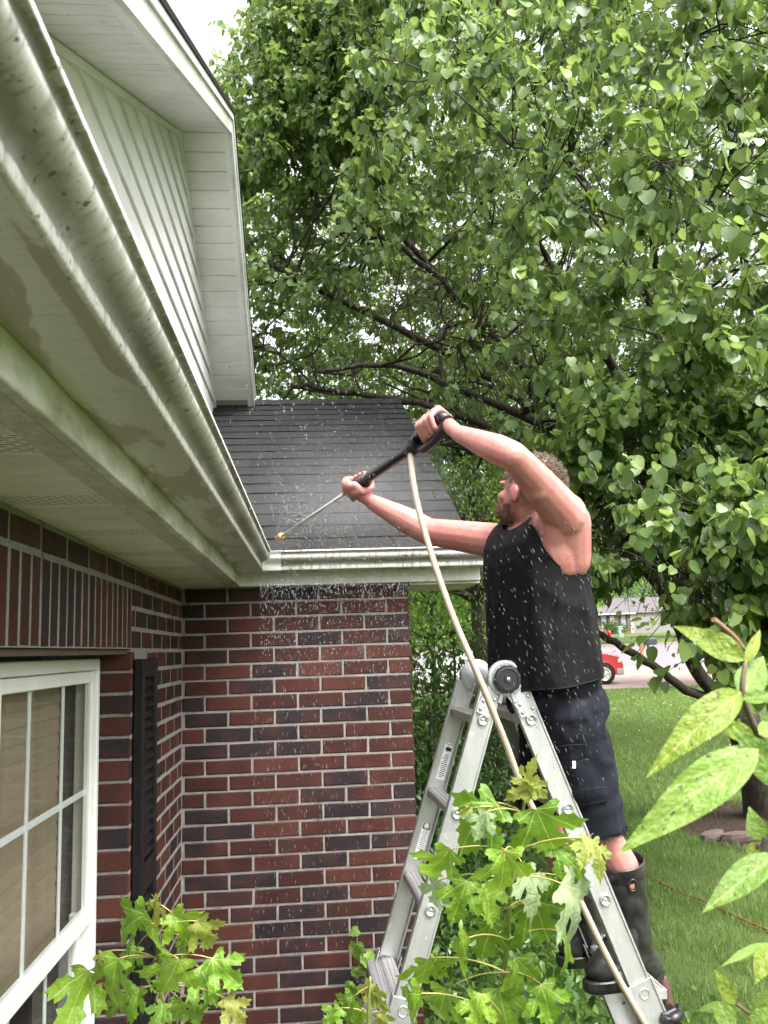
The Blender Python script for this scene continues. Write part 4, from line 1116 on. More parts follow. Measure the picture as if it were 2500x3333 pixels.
# leaves along the last part of each shoot
P, Dv, S, T = [], [], [], []
for a, b in zip(src, SH):
    d = b-a; L = np.linalg.norm(d); d = d/max(L, 1e-6)
    run = min(L, 0.42); n = int(nrng.integers(11, 20))
    t = nrng.uniform(0, 1, n)**0.7
    base = b - d*run*(1-t)[:, None]
    rad = nrng.normal(0, 1, (n, 3)); rad -= d*(rad@d)[:, None]; rad /= np.maximum(np.linalg.norm(rad, axis=1, keepdims=True), 1e-6)
    pet = rad*nrng.uniform(0.02, 0.05, (n, 1)) + d*0.01
    dirs = rad*0.55 + d*0.25 + np.array((0, 0, -0.85)) + nrng.normal(0, 0.28, (n, 3))
    P.append(base+pet); Dv.append(dirs); S.append(nrng.uniform(0.054, 0.094, n)*(1-0.3*(t > 0.92)))
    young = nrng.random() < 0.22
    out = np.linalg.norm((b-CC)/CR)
    tn = nrng.normal(0.36, 0.14, n) + (0.42*t**2 if young else 0.16*t**3) + 0.45*np.clip(out-0.85, -0.3, 0.25)  # paler outward, darker inside: the crown's light and shade put into leaf colour
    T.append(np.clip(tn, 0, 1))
P = np.concatenate(P); Dv = np.concatenate(Dv); S = np.concatenate(S); T = np.concatenate(T)
ok = clear_house(P) & seen(P, 0.12) & open_view(P, 0.05); P, Dv, S, T = P[ok], Dv[ok], S[ok], T[ok]
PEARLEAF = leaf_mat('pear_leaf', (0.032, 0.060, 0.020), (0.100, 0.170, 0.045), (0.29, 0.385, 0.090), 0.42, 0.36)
# the largest leaves in view become leaves of their own
dep = (P-CAM)@C_F
big = S/dep*seen(P, 0.0); order = np.argsort(-big)[:300]
mask = np.zeros(len(P), bool); mask[order] = True
fr_all = frames(Dv, 0.45)
near_ = (~mask) & (dep < 5.3) & seen(P, 0.05); mid__ = (~mask) & ~near_ & (dep < 7.8); rest = (~mask) & ~near_ & ~mid__
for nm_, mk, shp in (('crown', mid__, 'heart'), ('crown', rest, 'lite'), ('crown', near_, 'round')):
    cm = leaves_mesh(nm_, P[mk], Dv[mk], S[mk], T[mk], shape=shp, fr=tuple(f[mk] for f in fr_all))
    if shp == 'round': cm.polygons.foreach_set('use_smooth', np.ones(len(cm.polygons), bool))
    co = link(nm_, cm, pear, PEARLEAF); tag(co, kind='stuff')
print('near leaves', near_.sum())
lm = []
for k in range(6):
    me = leaves_mesh('leaf', np.zeros((1, 3)), np.array([[0, 1.0, 0]]), np.ones(1), np.array([0.22+0.13*k]), shape='round', fr=(np.array([[1., 0, 0]]), np.array([[0, 1., 0]]), np.array([[0, 0, 1.]])))
    me.polygons.foreach_set('use_smooth', np.ones(len(me.polygons), bool)); me.materials.append(PEARLEAF); lm.append(me)
for i in order:
    x, y, z = (f[i] for f in fr_all)
    o = link('leaf', lm[int(np.clip((T[i]-0.22)/0.13, 0, 5))], pear)
    s_ = S[i]
    o.matrix_basis = Matrix(((x[0]*s_, y[0]*s_, z[0]*s_, P[i][0]), (x[1]*s_, y[1]*s_, z[1]*s_, P[i][1]), (x[2]*s_, y[2]*s_, z[2]*s_, P[i][2]), (0, 0, 0, 1)))
print('pear leaves', len(P))

# ---------------- other trees and shrubs, same idea with fewer leaves
def tree(name, label, base, h, crad, cz, n_leaf, size, mat, trunk_r=0.14, cat='tree', lean=(0, 0), shape='heart', hollow=0.35, group=None, bark=BARK, seed=0, clumps=60, vis=0.3, branches=26):
    global nrng
    base = np.array(base, float); root = tag(empty(name, tuple(base)), label, cat, group)
    top = base+np.array((lean[0], lean[1], h))
    c = base+np.array((lean[0]*0.8, lean[1]*0.8, cz)); cr = np.array(crad, float)
    m = MB(); tp = bez(base-(0, 0, 0.2), top, np.array((0.1*lean[0], 0, 0)), 8)
    m.tube(tp, np.linspace(trunk_r*1.15, trunk_r*0.25, 8), 10)
    cl = nrng.normal(0, 1, (clumps, 3)); cl /= np.linalg.norm(cl, axis=1, keepdims=True); cl = c+cr*cl*nrng.uniform(hollow, 0.95, (clumps, 1))
    cl = cl[cl[:, 2] > base[2]+0.15]
    ii = nearest(cl, tp[2:])
    for k in range(min(branches, len(cl))):
        a = tp[2:][ii[k]]*0.6+tp[2:][max(ii[k]-1, 0)]*0.4; L = np.linalg.norm(cl[k]-a)
        m.tube(bez(a, cl[k], np.array((0, 0, 0.1*L)), 5), np.linspace(trunk_r*0.32, trunk_r*0.06, 5), 6)
    m.build('trunk', bark, root)
    per = max(1, n_leaf//len(cl))
    w = cr.min()*0.42
    Pn = np.repeat(cl, per, 0) + nrng.normal(0, 1, (len(cl)*per, 3))*np.minimum(cr, cr.min()*1.6)*0.30
    Pn = Pn[(Pn[:, 2] > base[2]+0.05) & seen(Pn, vis)]; Pn = Pn[open_view(Pn)]
    Dn = nrng.normal(0, 0.6, (len(Pn), 3)) + np.array((0, 0, -0.5))
    Tn = np.clip(nrng.normal(0.45, 0.2, len(Pn)), 0, 1)
    me = leaves_mesh('crown', Pn, Dn, size*nrng.uniform(0.7, 1.25, len(Pn)), Tn, 0.7, shape)
    o = link('crown', me, root, mat); tag(o, kind='stuff')
    return root
YG = leaf_mat('bright_leaf', (0.05, 0.11, 0.018), (0.13, 0.24, 0.03), (0.30, 0.42, 0.06), 0.45, 0.45)
DG = leaf_mat('shrub_leaf', (0.013, 0.036, 0.009), (0.034, 0.084, 0.016), (0.105, 0.175, 0.028), 0.35, 0.40)
FG = leaf_mat('far_leaf', (0.035, 0.085, 0.022), (0.075, 0.16, 0.035), (0.18, 0.28, 0.06), 0.40, 0.6)
def at_ground(px, dep):
    p = V3(px, 1400, dep); p[2] = gz(p[1]); return p
BARK2 = bark_mat('rough_bark', (0.02, 0.017, 0.013), (0.06, 0.052, 0.040), (0.12, 0.105, 0.08), 0.7)
tree('shade_tree', 'dark rough trunked tree right behind the man with bright yellow green leaves', at_ground(1043, 12.5), 7.5, (3.2, 2.6, 2.6), 4.9, 15000, 0.085, YG, 0.17, shape='slim', bark=BARK2, clumps=90, branches=40)
tree('garden_shrub', 'dense green shrub against the corner of the brick wall', V3(925, 1400, 5.6)*np.array((1, 1, 0)), 1.9, (0.50, 0.75, 1.05), 1.05, 13000, 0.046, DG, 0.03, 'shrub', shape='slim', hollow=0.1, clumps=110, branches=60)
tree('garden_shrub', 'taller loose shrub with small leaves between the wall and the ladder', V3(980, 1400, 7.4)*np.array((1, 1, 0))+(0, 0, 0.1), 2.2, (0.75, 0.8, 1.15), 1.3, 6500, 0.065, DG, 0.03, 'shrub', shape='slim', hollow=0.1, clumps=80, branches=50)
tree('young_tree', 'pale yellow green sapling in front of the drive under the eave', at_ground(935, 15.5), 4.2, (1.9, 1.5, 1.5), 3.1, 8000, 0.09, YG, 0.06, shape='slim', clumps=70)
far = [(640, 27, 9, 4.4, 5.5, 'round green tree rising behind the roof ridge'), (880, 34, 10, 5, 6, 'wide yellow green tree beyond the ridge of the shingle roof'), (1120, 24, 8.5, 3.6, 5.6, 'green tree beyond the lawn behind the washing man'),
       (1290, 62, 10, 5, 6.5, 'tall pale tree behind the neighbouring house, above its roof'), (1420, 118, 14, 9, 8, 'distant broad tree behind the grey roof across the street'), (1250, 112, 13, 8, 7, 'distant tree at the far side of the grey roof behind the man'),
       (1600, 70, 12, 7, 7, 'tall dense tree across the road seen behind the dark limbs'), (480, 30, 10, 4.5, 6.0, 'green tree behind the white gable'), (1010, 66, 10, 7, 5.0, 'far tree on the other side of the road behind the white car'), (1560, 28, 7, 3.0, 4.6, 'dark tree beyond the pear tree trunk'),
       (880, 78, 11, 8, 5.5, 'far green tree seen under the eave beyond the wall')]
for i, (px, dep, h, cr, cz, lab) in enumerate(far):
    n = 7000 if dep < 40 else 3500
    tree('background_tree', lab, at_ground(px, dep), h, (cr, cr*0.8, h*0.42), cz, n, 0.16 if dep < 40 else 0.45, (YG if i in (0, 1, 3, 7) else FG), 0.2, group='background trees', clumps=60, branches=16)
tree('foundation_shrub', 'round green bush under the window of the neighbouring house', V3(1330, 1370, 98.5)*np.array((1, 1, 0))+(0, 0, float(gz(94))), 1.2, (1.5, 0.9, 0.8), 0.55, 1500, 0.16, DG, 0.05, 'shrub', clumps=30, branches=4)
# ================================================================== ladder
def VY(x, y, Y):
    """point where the sight line through that print position meets the vertical plane y = Y"""
    d = V3(x, y, 1.0)-CAM
    return CAM + d*((Y-CAM[1])/d[1])
def alu_mat():
    t = NT('ladder_aluminium'); v = t.pos()
    a = t.noise(t.mapping(v, (10, 10, 3)), 1.5, 5, 0.6); b = t.noise(v, 120, 3); w = t.noise(v, 34, 3, 0.6)
    c = t.ramp(a, [(0.3, (0.38, 0.39, 0.39)), (0.55, (0.50, 0.51, 0.50)), (0.8, (0.42, 0.43, 0.41))])
    c = t.mix(t.ramp(w, [(0.63, 0.0), (0.70, 0.6)]), c, (0.66, 0.66, 0.65))
    return t.done(t.bsdf(c, t.ramp(b, [(0.3, 0.36), (0.7, 0.52)]), 0.75, t.bump(b, 0.04, 0.001), 0.5))
ALU = alu_mat()
ALU_D = simple('rung_aluminium', (0.50, 0.48, 0.49), 0.45, 0.7, 0.15, 40)
HINGE = simple('hinge_grey', (0.45, 0.46, 0.47), 0.42, 0.5, 0.12, 60)
BLK = simple('black_plastic', (0.010, 0.010, 0.011), 0.38, 0, 0.2, 60)
STEEL = simple('rivet_steel', (0.70, 0.71, 0.72), 0.22, 0.9, 0.08)
YL = -1.30; WID = 0.40
ladder = tag(empty('step_ladder', (1.15, YL+0.2, 0)), 'aluminium folding ladder standing open in front of the brick wall', 'ladder')
HN = VY(1091, 1466, YL)                                  # near hinge centre
HN[1] = YL
r1, r3 = VY(1043, 1555, YL), VY(930, 1966, YL)
q1, q3 = VY(1147, 1554, YL), VY(1307, 1943, YL)
dl = (r3-r1)/np.linalg.norm(r3-r1); dr = (q3-q1)/np.linalg.norm(q3-q1)
yv_ = np.array((0, 1.0, 0))
AX = np.array((-0.035, 1.0, 0.0)); AX /= np.linalg.norm(AX)   # rung direction
def rail(p0, d, s0, s1, w, th, name, far, inner_side, mat=ALU, lip=0.012):
    """C-channel rail along d; w in the ladder's side plane, th along the rungs; web on the outer side"""
    o = AX*(WID if far else 0.0)
    n = np.cross(d, AX); n /= np.linalg.norm(n)
    m = MB(); a = p0+d*s0+o; L = s1-s0
    M = [d, n, AX]
    sg = -1 if far else 1
    c = a+d*L/2
    m.obox(c+AX*sg*0.0015, M, (L/2, w/2, 0.0016), 0.0006)                                  # web
    for s in (-1, 1):
        m.obox(c+n*s*(w/2-0.0018)+AX*sg*(th/2), M, (L/2, 0.0022, th/2), 0.0008)             # flanges
        m.obox(c+n*s*(w/2-0.003)-AX*sg*0.0015, M, (L/2, 0.0030, 0.0024), 0.0008)            # bead along the edge
    return m.build(name, mat, ladder)
def rung(p0, d, s, name='rung', w=0.048, h=0.030, x0=0.003, x1=WID-0.003):
    c = p0+d*s+AX*(x0+x1)/2
    n = np.array((1.0, 0, 0)); n = n-AX*(n@AX); n /= np.linalg.norm(n); u = np.cross(AX, n); u = u if u[2] > 0 else -u
    m = MB(); m.obox(c, [AX, n, u], ((x1-x0)/2, w/2, h/2), 0.004)
    for k in (-0.014, 0.0, 0.014): m.obox(c+n*k+u*(h/2+0.0012), [AX, n, u], ((x1-x0)/2-0.004, 0.002, 0.0014))
    return m.build(name, ALU_D, ladder)
SP = np.linalg.norm(r3-r1)/2; SPR = np.linalg.norm(q3-q1)/2
WR = 0.064
tops = {}
for side, (p1, d, sp) in enumerate(((r1, dl, SP), (q1, dr, SPR))):
    for far in (False, True):
        rail(p1, d, -0.105, sp*2+sp*0.93, WR, 0.024, 'rail', far, None)
        # wider lower section slides over it down to the ground
        zt_ = (p1+d*(sp*2.88))[2]; s_end = sp*2.88 + (zt_-float(gz(YL)))/abs(d[2])
        rail(p1-AX*(0.006 if not far else -0.006), d, sp*2.88, s_end, WR+0.016, 0.034, 'lower_rail', far, None)
    for k in range(0, 4): rung(p1, d, sp*k)
    for k in (2.95, 3.95, 4.9, 5.85): rung(p1+np.array((0.0, 0, -0.02))+np.array((-0.045 if side == 0 else 0.05, 0, 0))*(1 if k < 3 else 0), d, sp*k, 'lower_rung', 0.05, 0.032, -0.003, WID+0.003)
    # round rung ends swaged in the rails
    for k in range(0, 4):
        for far in (False, True):
            c = p1+d*sp*k+AX*((WID+0.004) if far else -0.004)
            m = MB(); m.lathe(c, -AX if not far else AX, [(0.0165, 0.0), (0.0165, 0.003), (0.0135, 0.0045), (0.0115, 0.001), (0.006, -0.004), (0.0055, 0.001), (0.002, 0.002)], 18); m.build('rung_end', STEEL, ladder)
    # feet and sliding locks
    for far in (False, True):
        f0 = p1+d*(sp*2.88 + ((p1+d*(sp*2.88))[2]-0.02)/abs(d[2]))+AX*(WID if far else 0)
        m = MB(); m.box(f0+(-0.05, -0.03, -0.02), f0+(0.05, 0.03, 0.05), 0.008); m.build('rubber_foot', BLK, ladder)
    for far in (False, True):
        c = p1+d*sp*3.30+AX*(WID if far else 0)
        n = np.cross(d, AX); n /= np.linalg.norm(n)
        s = -1 if side == 0 else 1
        n = n if n[0]*s > 0 else -n
        m = MB()
        m.tube([c+n*0.02-AX*0.028, c+n*0.05-AX*0.030, c+n*0.075-AX*0.020], [0.013, 0.017, 0.012], 10)
        m.tube([c-AX*0.012+n*0.028, c-AX*0.045+n*0.026], [0.017, 0.014], 10)
        m.obox(c+n*0.045+AX*0.0, [n, AX, d], (0.026, 0.022, 0.018), 0.006)
        m.tube([c+n*0.07-AX*0.02, c+n*0.085+AX*0.02], [0.010, 0.008], 8)
        m.build('lock_tab', BLK, ladder)
# hinges
for far in (False, True):
    c = HN+AX*(WID if far else 0.0); s = 1 if far else -1
    m = MB(); m.lathe(c+AX*s*0.004, AX*s, [(0.054, -0.012), (0.056, -0.008), (0.056, 0.004), (0.050, 0.010), (0.046, 0.008), (0.030, 0.009), (0.028, 0.013), (0.010, 0.013)], 30)
    hg = m.build('hinge', HINGE, ladder)
    for (p1, d, lat) in ((r1, dl, -1), (q1, dr, 1)):
        n = np.cross(d, AX); n /= np.linalg.norm(n)
        base = p1+AX*(WID if far else 0.0)+AX*s*0.005
        # plate from the disc down over the rail
        poly = [c+AX*s*0.005+d*0.0+n*0.030, c+AX*s*0.005-n*0.034, base-n*0.028-d*0.045, base-n*0.028-d*0.018, base+n*0.012-d*0.010, base+n*0.028-d*0.030, base+n*0.028-d*0.06]
        m = MB(); m.prism(poly, (0, 0, 0), AX*s*0.004); m.build('hinge_plate', HINGE, hg)
        m = MB(); m.obox(c+AX*s*0.012+d*0.060+n*0.0, [d, n, AX], (0.016, 0.007, 0.003), 0.002); m.build('hinge_rib', HINGE, hg)
        for (a, b) in ((-0.055, -0.016), (-0.068, 0.016), (-0.030, -0.018), (-0.030, 0.016)):
            m = MB(); m.lathe(base+d*a+n*b+AX*s*0.004, AX*s, [(0.0058, 0.0), (0.0052, 0.0025), (0.003, 0.0042)], 10); m.build('rivet', STEEL, hg)
    if not far:
        prof = []
        m = MB(); vs = []; seg = 48
        for rr, hh in ((0.036, 0.0), (0.0415, 0.004), (0.0415, 0.020), (0.038, 0.026), (0.030, 0.027), (0.028, 0.024), (0.012, 0.024), (0.011, 0.027)):
            for k in range(seg):
                a = 2*math.pi*k/seg; q = rr*(1-(0.055 if rr > 0.035 else 0)*(1 if (k % 4) == 0 else 0))
                x = np.array((1.0, 0, 0)); x = x-AX*(x@AX); x /= np.linalg.norm(x); z = np.cross(AX, x)
                vs.append(c-AX*(0.016+hh)+(x*math.cos(a)+z*math.sin(a))*q)
        fs = [(i*seg+k, i*seg+(k+1) % seg, (i+1)*seg+(k+1) % seg, (i+1)*seg+k) for i in range(7) for k in range(seg)]+[tuple(7*seg+k for k in range(seg))]
        m.add(vs, fs); kn = m.build('knob', BLK, hg)
        m = MB(); m.lathe(c-AX*0.040, -AX, [(0.007, 0), (0.007, 0.002), (0.004, 0.005)], 12); m.build('bolt', STEEL, kn)
# warning stickers on the far left rail
def sticker(s0, s1, arrow_top):
    n = np.cross(dl, AX); n /= np.linalg.norm(n); n = n if n[0] > 0 else -n
    c = r1+AX*(WID-0.0042)+dl*(s0+s1)/2+n*0.006
    m = MB(); m.obox(c, [dl, n, AX], ((s1-s0)/2, 0.0145, 0.0004)); st = m.build('sticker', simple('sticker_white', (0.80, 0.80, 0.80), 0.5, 0, 0.03), ladder)
    INK = simple('sticker_ink', (0.015, 0.015, 0.018), 0.6)
    a = c-AX*0.0007
    m = MB()
    ca = a+dl*((s0-s1)/2+0.026 if arrow_top else (s1-s0)/2-0.018)
    k = 0.011 if arrow_top else 0.008
    m.prism([ca-n*k*1.05, ca-n*0.1*k-dl*k, ca-n*0.1*k-dl*k*0.55, ca+n*k-dl*k*0.55, ca+n*k+dl*k*0.55, ca-n*0.1*k+dl*k*0.55, ca-n*0.1*k+dl*k], (0, 0, 0), -AX*0.0003)
    if arrow_top:
        b = a+dl*((s0-s1)/2+0.006)
        for dd, ww in ((-0.004, 0.0008), (0.004, 0.0008)): m.obox(b+dl*dd, [dl, n, AX], (ww, 0.012, 0.0003))
        for nn in (-0.012, 0.012): m.obox(b+n*nn, [dl, n, AX], (0.0045, 0.0007, 0.0003))
    m.build('arrow', INK, st)
    m = MB(); r_ = random.Random(3)
    lo_, hi_ = ((s0-s1)/2+0.046, (s1-s0)/2-0.006) if arrow_top else ((s0-s1)/2+0.022, (s1-s0)/2-0.034)
    x = lo_
    while x < hi_:
        w = r_.uniform(0.006, 0.011); m.obox(a+dl*x+n*r_.uniform(-.002, .002), [dl, n, AX], (0.0011, w, 0.0003)); x += 0.0062
    m.build('print', INK if arrow_top else simple('sticker_grey_ink', (0.30, 0.30, 0.32), 0.6), st)
    if not arrow_top:
        m = MB(); b = a+dl*((s0-s1)/2+0.010); m.obox(b, [dl, n, AX], (0.009, 0.0125, 0.0003)); m.build('sticker_badge', INK, st)
        m = MB(); m.lathe(b-AX*0.0004, -AX, [(0.0095, 0), (0.0095, 0.0003)], 16); m.build('badge_oval', MATS['sticker_white'], st)
sticker(0.105, 0.235, True); sticker(0.385, 0.505, False)

# ================================================================== pressure washer gun and hose
G0 = V3(967, 916, 2.68); NZ = V3(598, 1165, 3.72)
GD = (NZ-G0)/np.linalg.norm(NZ-G0); GL_ = np.linalg.norm(NZ-G0)
def proj(p):
    d = np.asarray(p)-CAM; z = d@C_F
    return (1250+FPX*(d@C_R)/z)*0.6636, (1666.5-FPX*(d@C_U)/z)*0.6636
def gun_at(px):
    ts = np.linspace(0, 1, 2001); xs = np.array([proj(G0+GD*GL_*t)[0] for t in ts]); i = int(np.argmin(abs(xs-px)))
    return G0+GD*GL_*ts[i]
gup = np.array((0, 0, 1.0)); gup = gup-GD*(gup@GD); gup /= np.linalg.norm(gup); gsd = np.cross(GD, gup)   # gsd points to the viewer's side
if gsd@C_F > 0: gsd = -gsd
gun = tag(empty('spray_gun', tuple(gun_at(885))), 'black pressure washer gun with thin steel lance held over the gutter', 'spray gun')
GB = simple('gun_black', (0.010, 0.010, 0.013), 0.30, 0, 0.2, 50)
a0, a1 = gun_at(905), gun_at(752)
m = MB(); nseg = 12
pts = [a0+(a1-a0)*t for t in np.linspace(0, 1, nseg)]
m.tube(pts, [0.021, 0.0195, 0.0185, 0.018, 0.018, 0.0175, 0.0175, 0.0175, 0.0195, 0.0205, 0.0205, 0.019], 14); bar = m.build('barrel', GB, gun)
m = MB()
for t in np.linspace(0.70, 0.97, 9): m.lathe(a0+(a1-a0)*t, GD, [(0.0200, -0.004), (0.0222, -0.002), (0.0222, 0.002), (0.0200, 0.004)], 14)
m.build('grip_ring', GB, bar)
# handle: a closed loop with the trigger inside
c0, c1 = gun_at(966), gun_at(898)
m = MB()
Lh = np.linalg.norm(c1-c0)
loop = [c1+gup*0.012, c1-GD*0.05+gup*0.030, c1-GD*0.10+gup*0.034, c0+GD*0.02+gup*0.030, c0+gup*0.008]
m.tube(loop, [0.020, 0.021, 0.021, 0.024, 0.023], 12)
low = [c1-gup*0.014, c1-GD*0.05-gup*0.030, c1-GD*0.10-gup*0.026, c0+GD*0.03-gup*0.012, c0+gup*0.002]
m.tube(low, [0.020, 0.015, 0.014, 0.018, 0.023], 12)
m.tube([c1-GD*0.02, c1+GD*0.02, c1+GD*0.045], [0.029, 0.031, 0.022], 14)
h_ = m.build('handle', GB, gun)
m = MB(); m.tube([c1-GD*0.02-gup*0.002, c1-GD*0.05-gup*0.004, c1-GD*0.09+gup*0.006], [0.006, 0.006, 0.005], 8); m.build('trigger', GB, gun)
BRASS = simple('brass', (0.55, 0.33, 0.14), 0.35, 0.8, 0.2, 60)
m = MB(); m.lathe(a1-GD*0.004, GD, [(0.013, 0), (0.0165, 0.002), (0.0165, 0.014), (0.012, 0.016), (0.012, 0.028)], 12); m.build('coupling', BRASS, gun)
m = MB(); m.tube([a1+GD*0.02, NZ-GD*0.03], 0.0062, 10); m.build('lance', simple('lance_steel', (0.62, 0.61, 0.58), 0.35, 0.6, 0.1), gun)
m = MB(); m.lathe(NZ-GD*0.055, GD, [(0.009, 0), (0.016, 0.003), (0.016, 0.020), (0.011, 0.024), (0.014, 0.028), (0.014, 0.046), (0.008, 0.052)], 12); m.build('nozzle', BRASS, gun)
hs0 = gun_at(886)
m = MB(); hd_ = (V3(888, 1000, 2.78)-hs0); hd_ /= np.linalg.norm(hd_); m.lathe(hs0, hd_, [(0.015, 0), (0.017, 0.012), (0.017, 0.030), (0.013, 0.036)], 12); m.build('hose_inlet', BLK, gun)
HOSE = simple('hose_cream', (0.34, 0.29, 0.215), 0.42, 0, 0.12, 25)
hp = [hs0+hd_*0.02, V3(889, 1010, 2.77), V3(897, 1065, 2.72), V3(915, 1140, 2.66), V3(946, 1240, 2.58), V3(984, 1345, 2.52), V3(1027, 1445, 2.485), V3(1060, 1525, 2.475), V3(1092, 1605, 2.475), V3(1124, 1690, 2.475), V3(1165, 1775, 2.48),
      V3(1215, 1870, 2.48), V3(1262, 1965, 2.48), V3(1305, 2055, 2.48), V3(1345, 2130, 2.48), V3(1400, 2225, 2.48), V3(1440, 2300, 2.5)]
def smooth_path(pts, k=6):
    pts = [np.array(p, float) for p in pts]; P = [2*pts[0]-pts[1]]+pts+[2*pts[-1]-pts[-2]]; out = []
    for i in range(1, len(P)-2):
        for t in np.linspace(0, 1, k, endpoint=False):
            p0, p1, p2, p3 = P[i-1:i+3]; out.append(0.5*((2*p1)+(-p0+p2)*t+(2*p0-5*p1+4*p2-p3)*t*t+(-p0+3*p1-3*p2+p3)*t**3))
    out.append(pts[-1]); return out
he = hp[-1].copy()
hp += [he+(0.05, -0.02, -0.5), np.array((he[0]+0.15, he[1]-0.05, 0.03)), np.array((he[0]+0.8, he[1]+0.1, 0.012))]
m = MB(); m.tube(smooth_path(hp), 0.0098, 14)
tag(m.build('pressure_hose', HOSE), 'cream high pressure hose hanging from the spray gun past the ladder top', 'hose')

# ================================================================== the man
def sph(mb, c, r, M=None, seg=20, rings=12):
    """ellipsoid; r three radii along the rows of M"""
    r = (r, r, r) if not hasattr(r, '__len__') else r
    M = np.eye(3) if M is None else np.array(M); c = np.array(c, float); vs = []; fs = []
    vs.append(c+M[2]*r[2])
    for i in range(1, rings):
        th = math.pi*i/rings
        for k in range(seg):
            ph = 2*math.pi*k/seg
            vs.append(c+M[0]*r[0]*math.sin(th)*math.cos(ph)+M[1]*r[1]*math.sin(th)*math.sin(ph)+M[2]*r[2]*math.cos(th))
    vs.append(c-M[2]*r[2])
    for k in range(seg): fs.append((0, 1+k, 1+(k+1) % seg))
    for i in range(rings-2):
        for k in range(seg): fs.append((1+i*seg+k, 1+(i+1)*seg+k, 1+(i+1)*seg+(k+1) % seg, 1+i*seg+(k+1) % seg))
    L = len(vs)-1
    for k in range(seg): fs.append((1+(rings-2)*seg+k, L, 1+(rings-2)*seg+(k+1) % seg))
    mb.add(vs, fs, True)
def cap(mb, p0, r0, p1, r1, seg=14):
    sph(mb, p0, r0, seg=seg, rings=8); sph(mb, p1, r1, seg=seg, rings=8); mb.tube([p0, p1], [r0, r1], seg)
def chain(mb, pts, rad, seg=14):
    for i in range(len(pts)-1): cap(mb, pts[i], rad[i], pts[i+1], rad[i+1], seg)
def fuse(mb, name, voxel, smooth_it, mat, parent, disp=None):
    """melt overlapping closed shells into one continuous skin"""
    me = mb.mesh(name); o = bpy.data.objects.new(name, me); COL.objects.link(o)
    rm = o.modifiers.new('r', 'REMESH'); rm.mode = 'VOXEL'; rm.voxel_size = voxel; rm.use_smooth_shade = True
    if smooth_it:
        s = o.modifiers.new('s', 'SMOOTH'); s.factor = 0.5; s.iterations = smooth_it
    dg = bpy.context.evaluated_depsgraph_get(); me2 = bpy.data.meshes.new_from_object(o.evaluated_get(dg))
    bpy.data.objects.remove(o); bpy.data.meshes.remove(me); me2.name = name
    if disp is not None:
        n = len(me2.vertices); co = np.zeros(n*3, np.float32); me2.vertices.foreach_get('co', co); nr = np.zeros(n*3, np.float32); me2.vertices.foreach_get('normal', nr)
        co = co.reshape(-1, 3); nr = nr.reshape(-1, 3); co = co + nr*disp(co)[:, None]; me2.vertices.foreach_set('co', co.reshape(-1).astype(np.float32)); me2.update()
    me2.polygons.foreach_set('use_smooth', np.ones(len(me2.polygons), bool)); me2.materials.clear(); me2.materials.append(mat)
    return link(name, me2, parent)

def skin_mat():
    t = NT('skin'); v = t.pos()
    a = t.noise(v, 9, 4, 0.6); b = t.noise(v, 45, 4, 0.6); f = t.noise(v, 260, 2)
    c = t.ramp(a, [(0.30, (0.42, 0.205, 0.172)), (0.50, (0.45, 0.200, 0.174)), (0.72, (0.43, 0.135, 0.128))])
    c = t.mix(t.ramp(b, [(0.46, 0.0), (0.70, 0.60)]), c, (0.40, 0.125, 0.110))
    c = t.mix(t.ramp(f, [(0.72, 0.0), (0.78, 0.35)]), c, (0.26, 0.12, 0.08))
    return t.done(t.bsdf(c, t.ramp(b, [(0.3, 0.36), (0.7, 0.52)]), 0, t.bump(t.math('ADD', t.math('MULTIPLY', f, 0.5), b), 0.22, 0.003), 0.45, **{'Subsurface Weight': 0.12, 'Subsurface Radius': (0.02, 0.008, 0.004), 'Subsurface Scale': 0.3}))
SKIN = skin_mat()
man = tag(empty('person', tuple(V3(1350, 2128, 2.72))), 'man in black tank top and rubber boots on the ladder holding the spray gun', 'person')

NS, FS = V3(1222, 1116, 2.60), V3(1096, 1172, 2.87)
RV = FS-NS; RV[2] = 0; RV /= np.linalg.norm(RV)                    # towards his right (away from the viewpoint)
PEL, NECK = V3(1228, 1490, 2.78), V3(1158, 1130, 2.745)
UV = NECK-PEL; UV -= RV*(UV@RV); UV /= np.linalg.norm(UV)
FV = np.cross(UV, RV)                                              # facing (left, a little towards the viewpoint)
if FV[0] > 0: FV = -FV
TB = [RV, FV, UV]
CH = (NS+FS)/2-UV*0.13

E_N, W_N = V3(1108, 984, 2.43), V3(990, 936, 2.60)
E_F, W_F = V3(925, 1148, 3.03), V3(803, 1084, 3.14)
bd = MB()
# trunk
HEM0 = V3(1181, 1468, 2.775); TOP0 = (NS+FS)/2+UV*0.052+RV*0.012
for t_, a_, b_, u_ in ((0.13, .150, .118, .09), (0.30, .145, .112, .14), (0.52, .142, .105, .14), (0.70, .142, .098, .13), (0.80, .138, .090, .10)): sph(bd, HEM0*(1-t_)+TOP0*t_, (a_, b_, u_), TB)
sph(bd, NS-UV*0.075+RV*0.060, (0.070, 0.092, 0.125), TB); cap(bd, NS-UV*0.02+RV*0.01-FV*0.02, 0.062, NS-UV*0.13+RV*0.055-FV*0.02, 0.062); cap(bd, NS-UV*0.02+RV*0.02+FV*0.03, 0.05, NS-UV*0.10+RV*0.08+FV*0.04, 0.055)
cap(bd, FS, 0.058, NS+RV*0.03, 0.060)
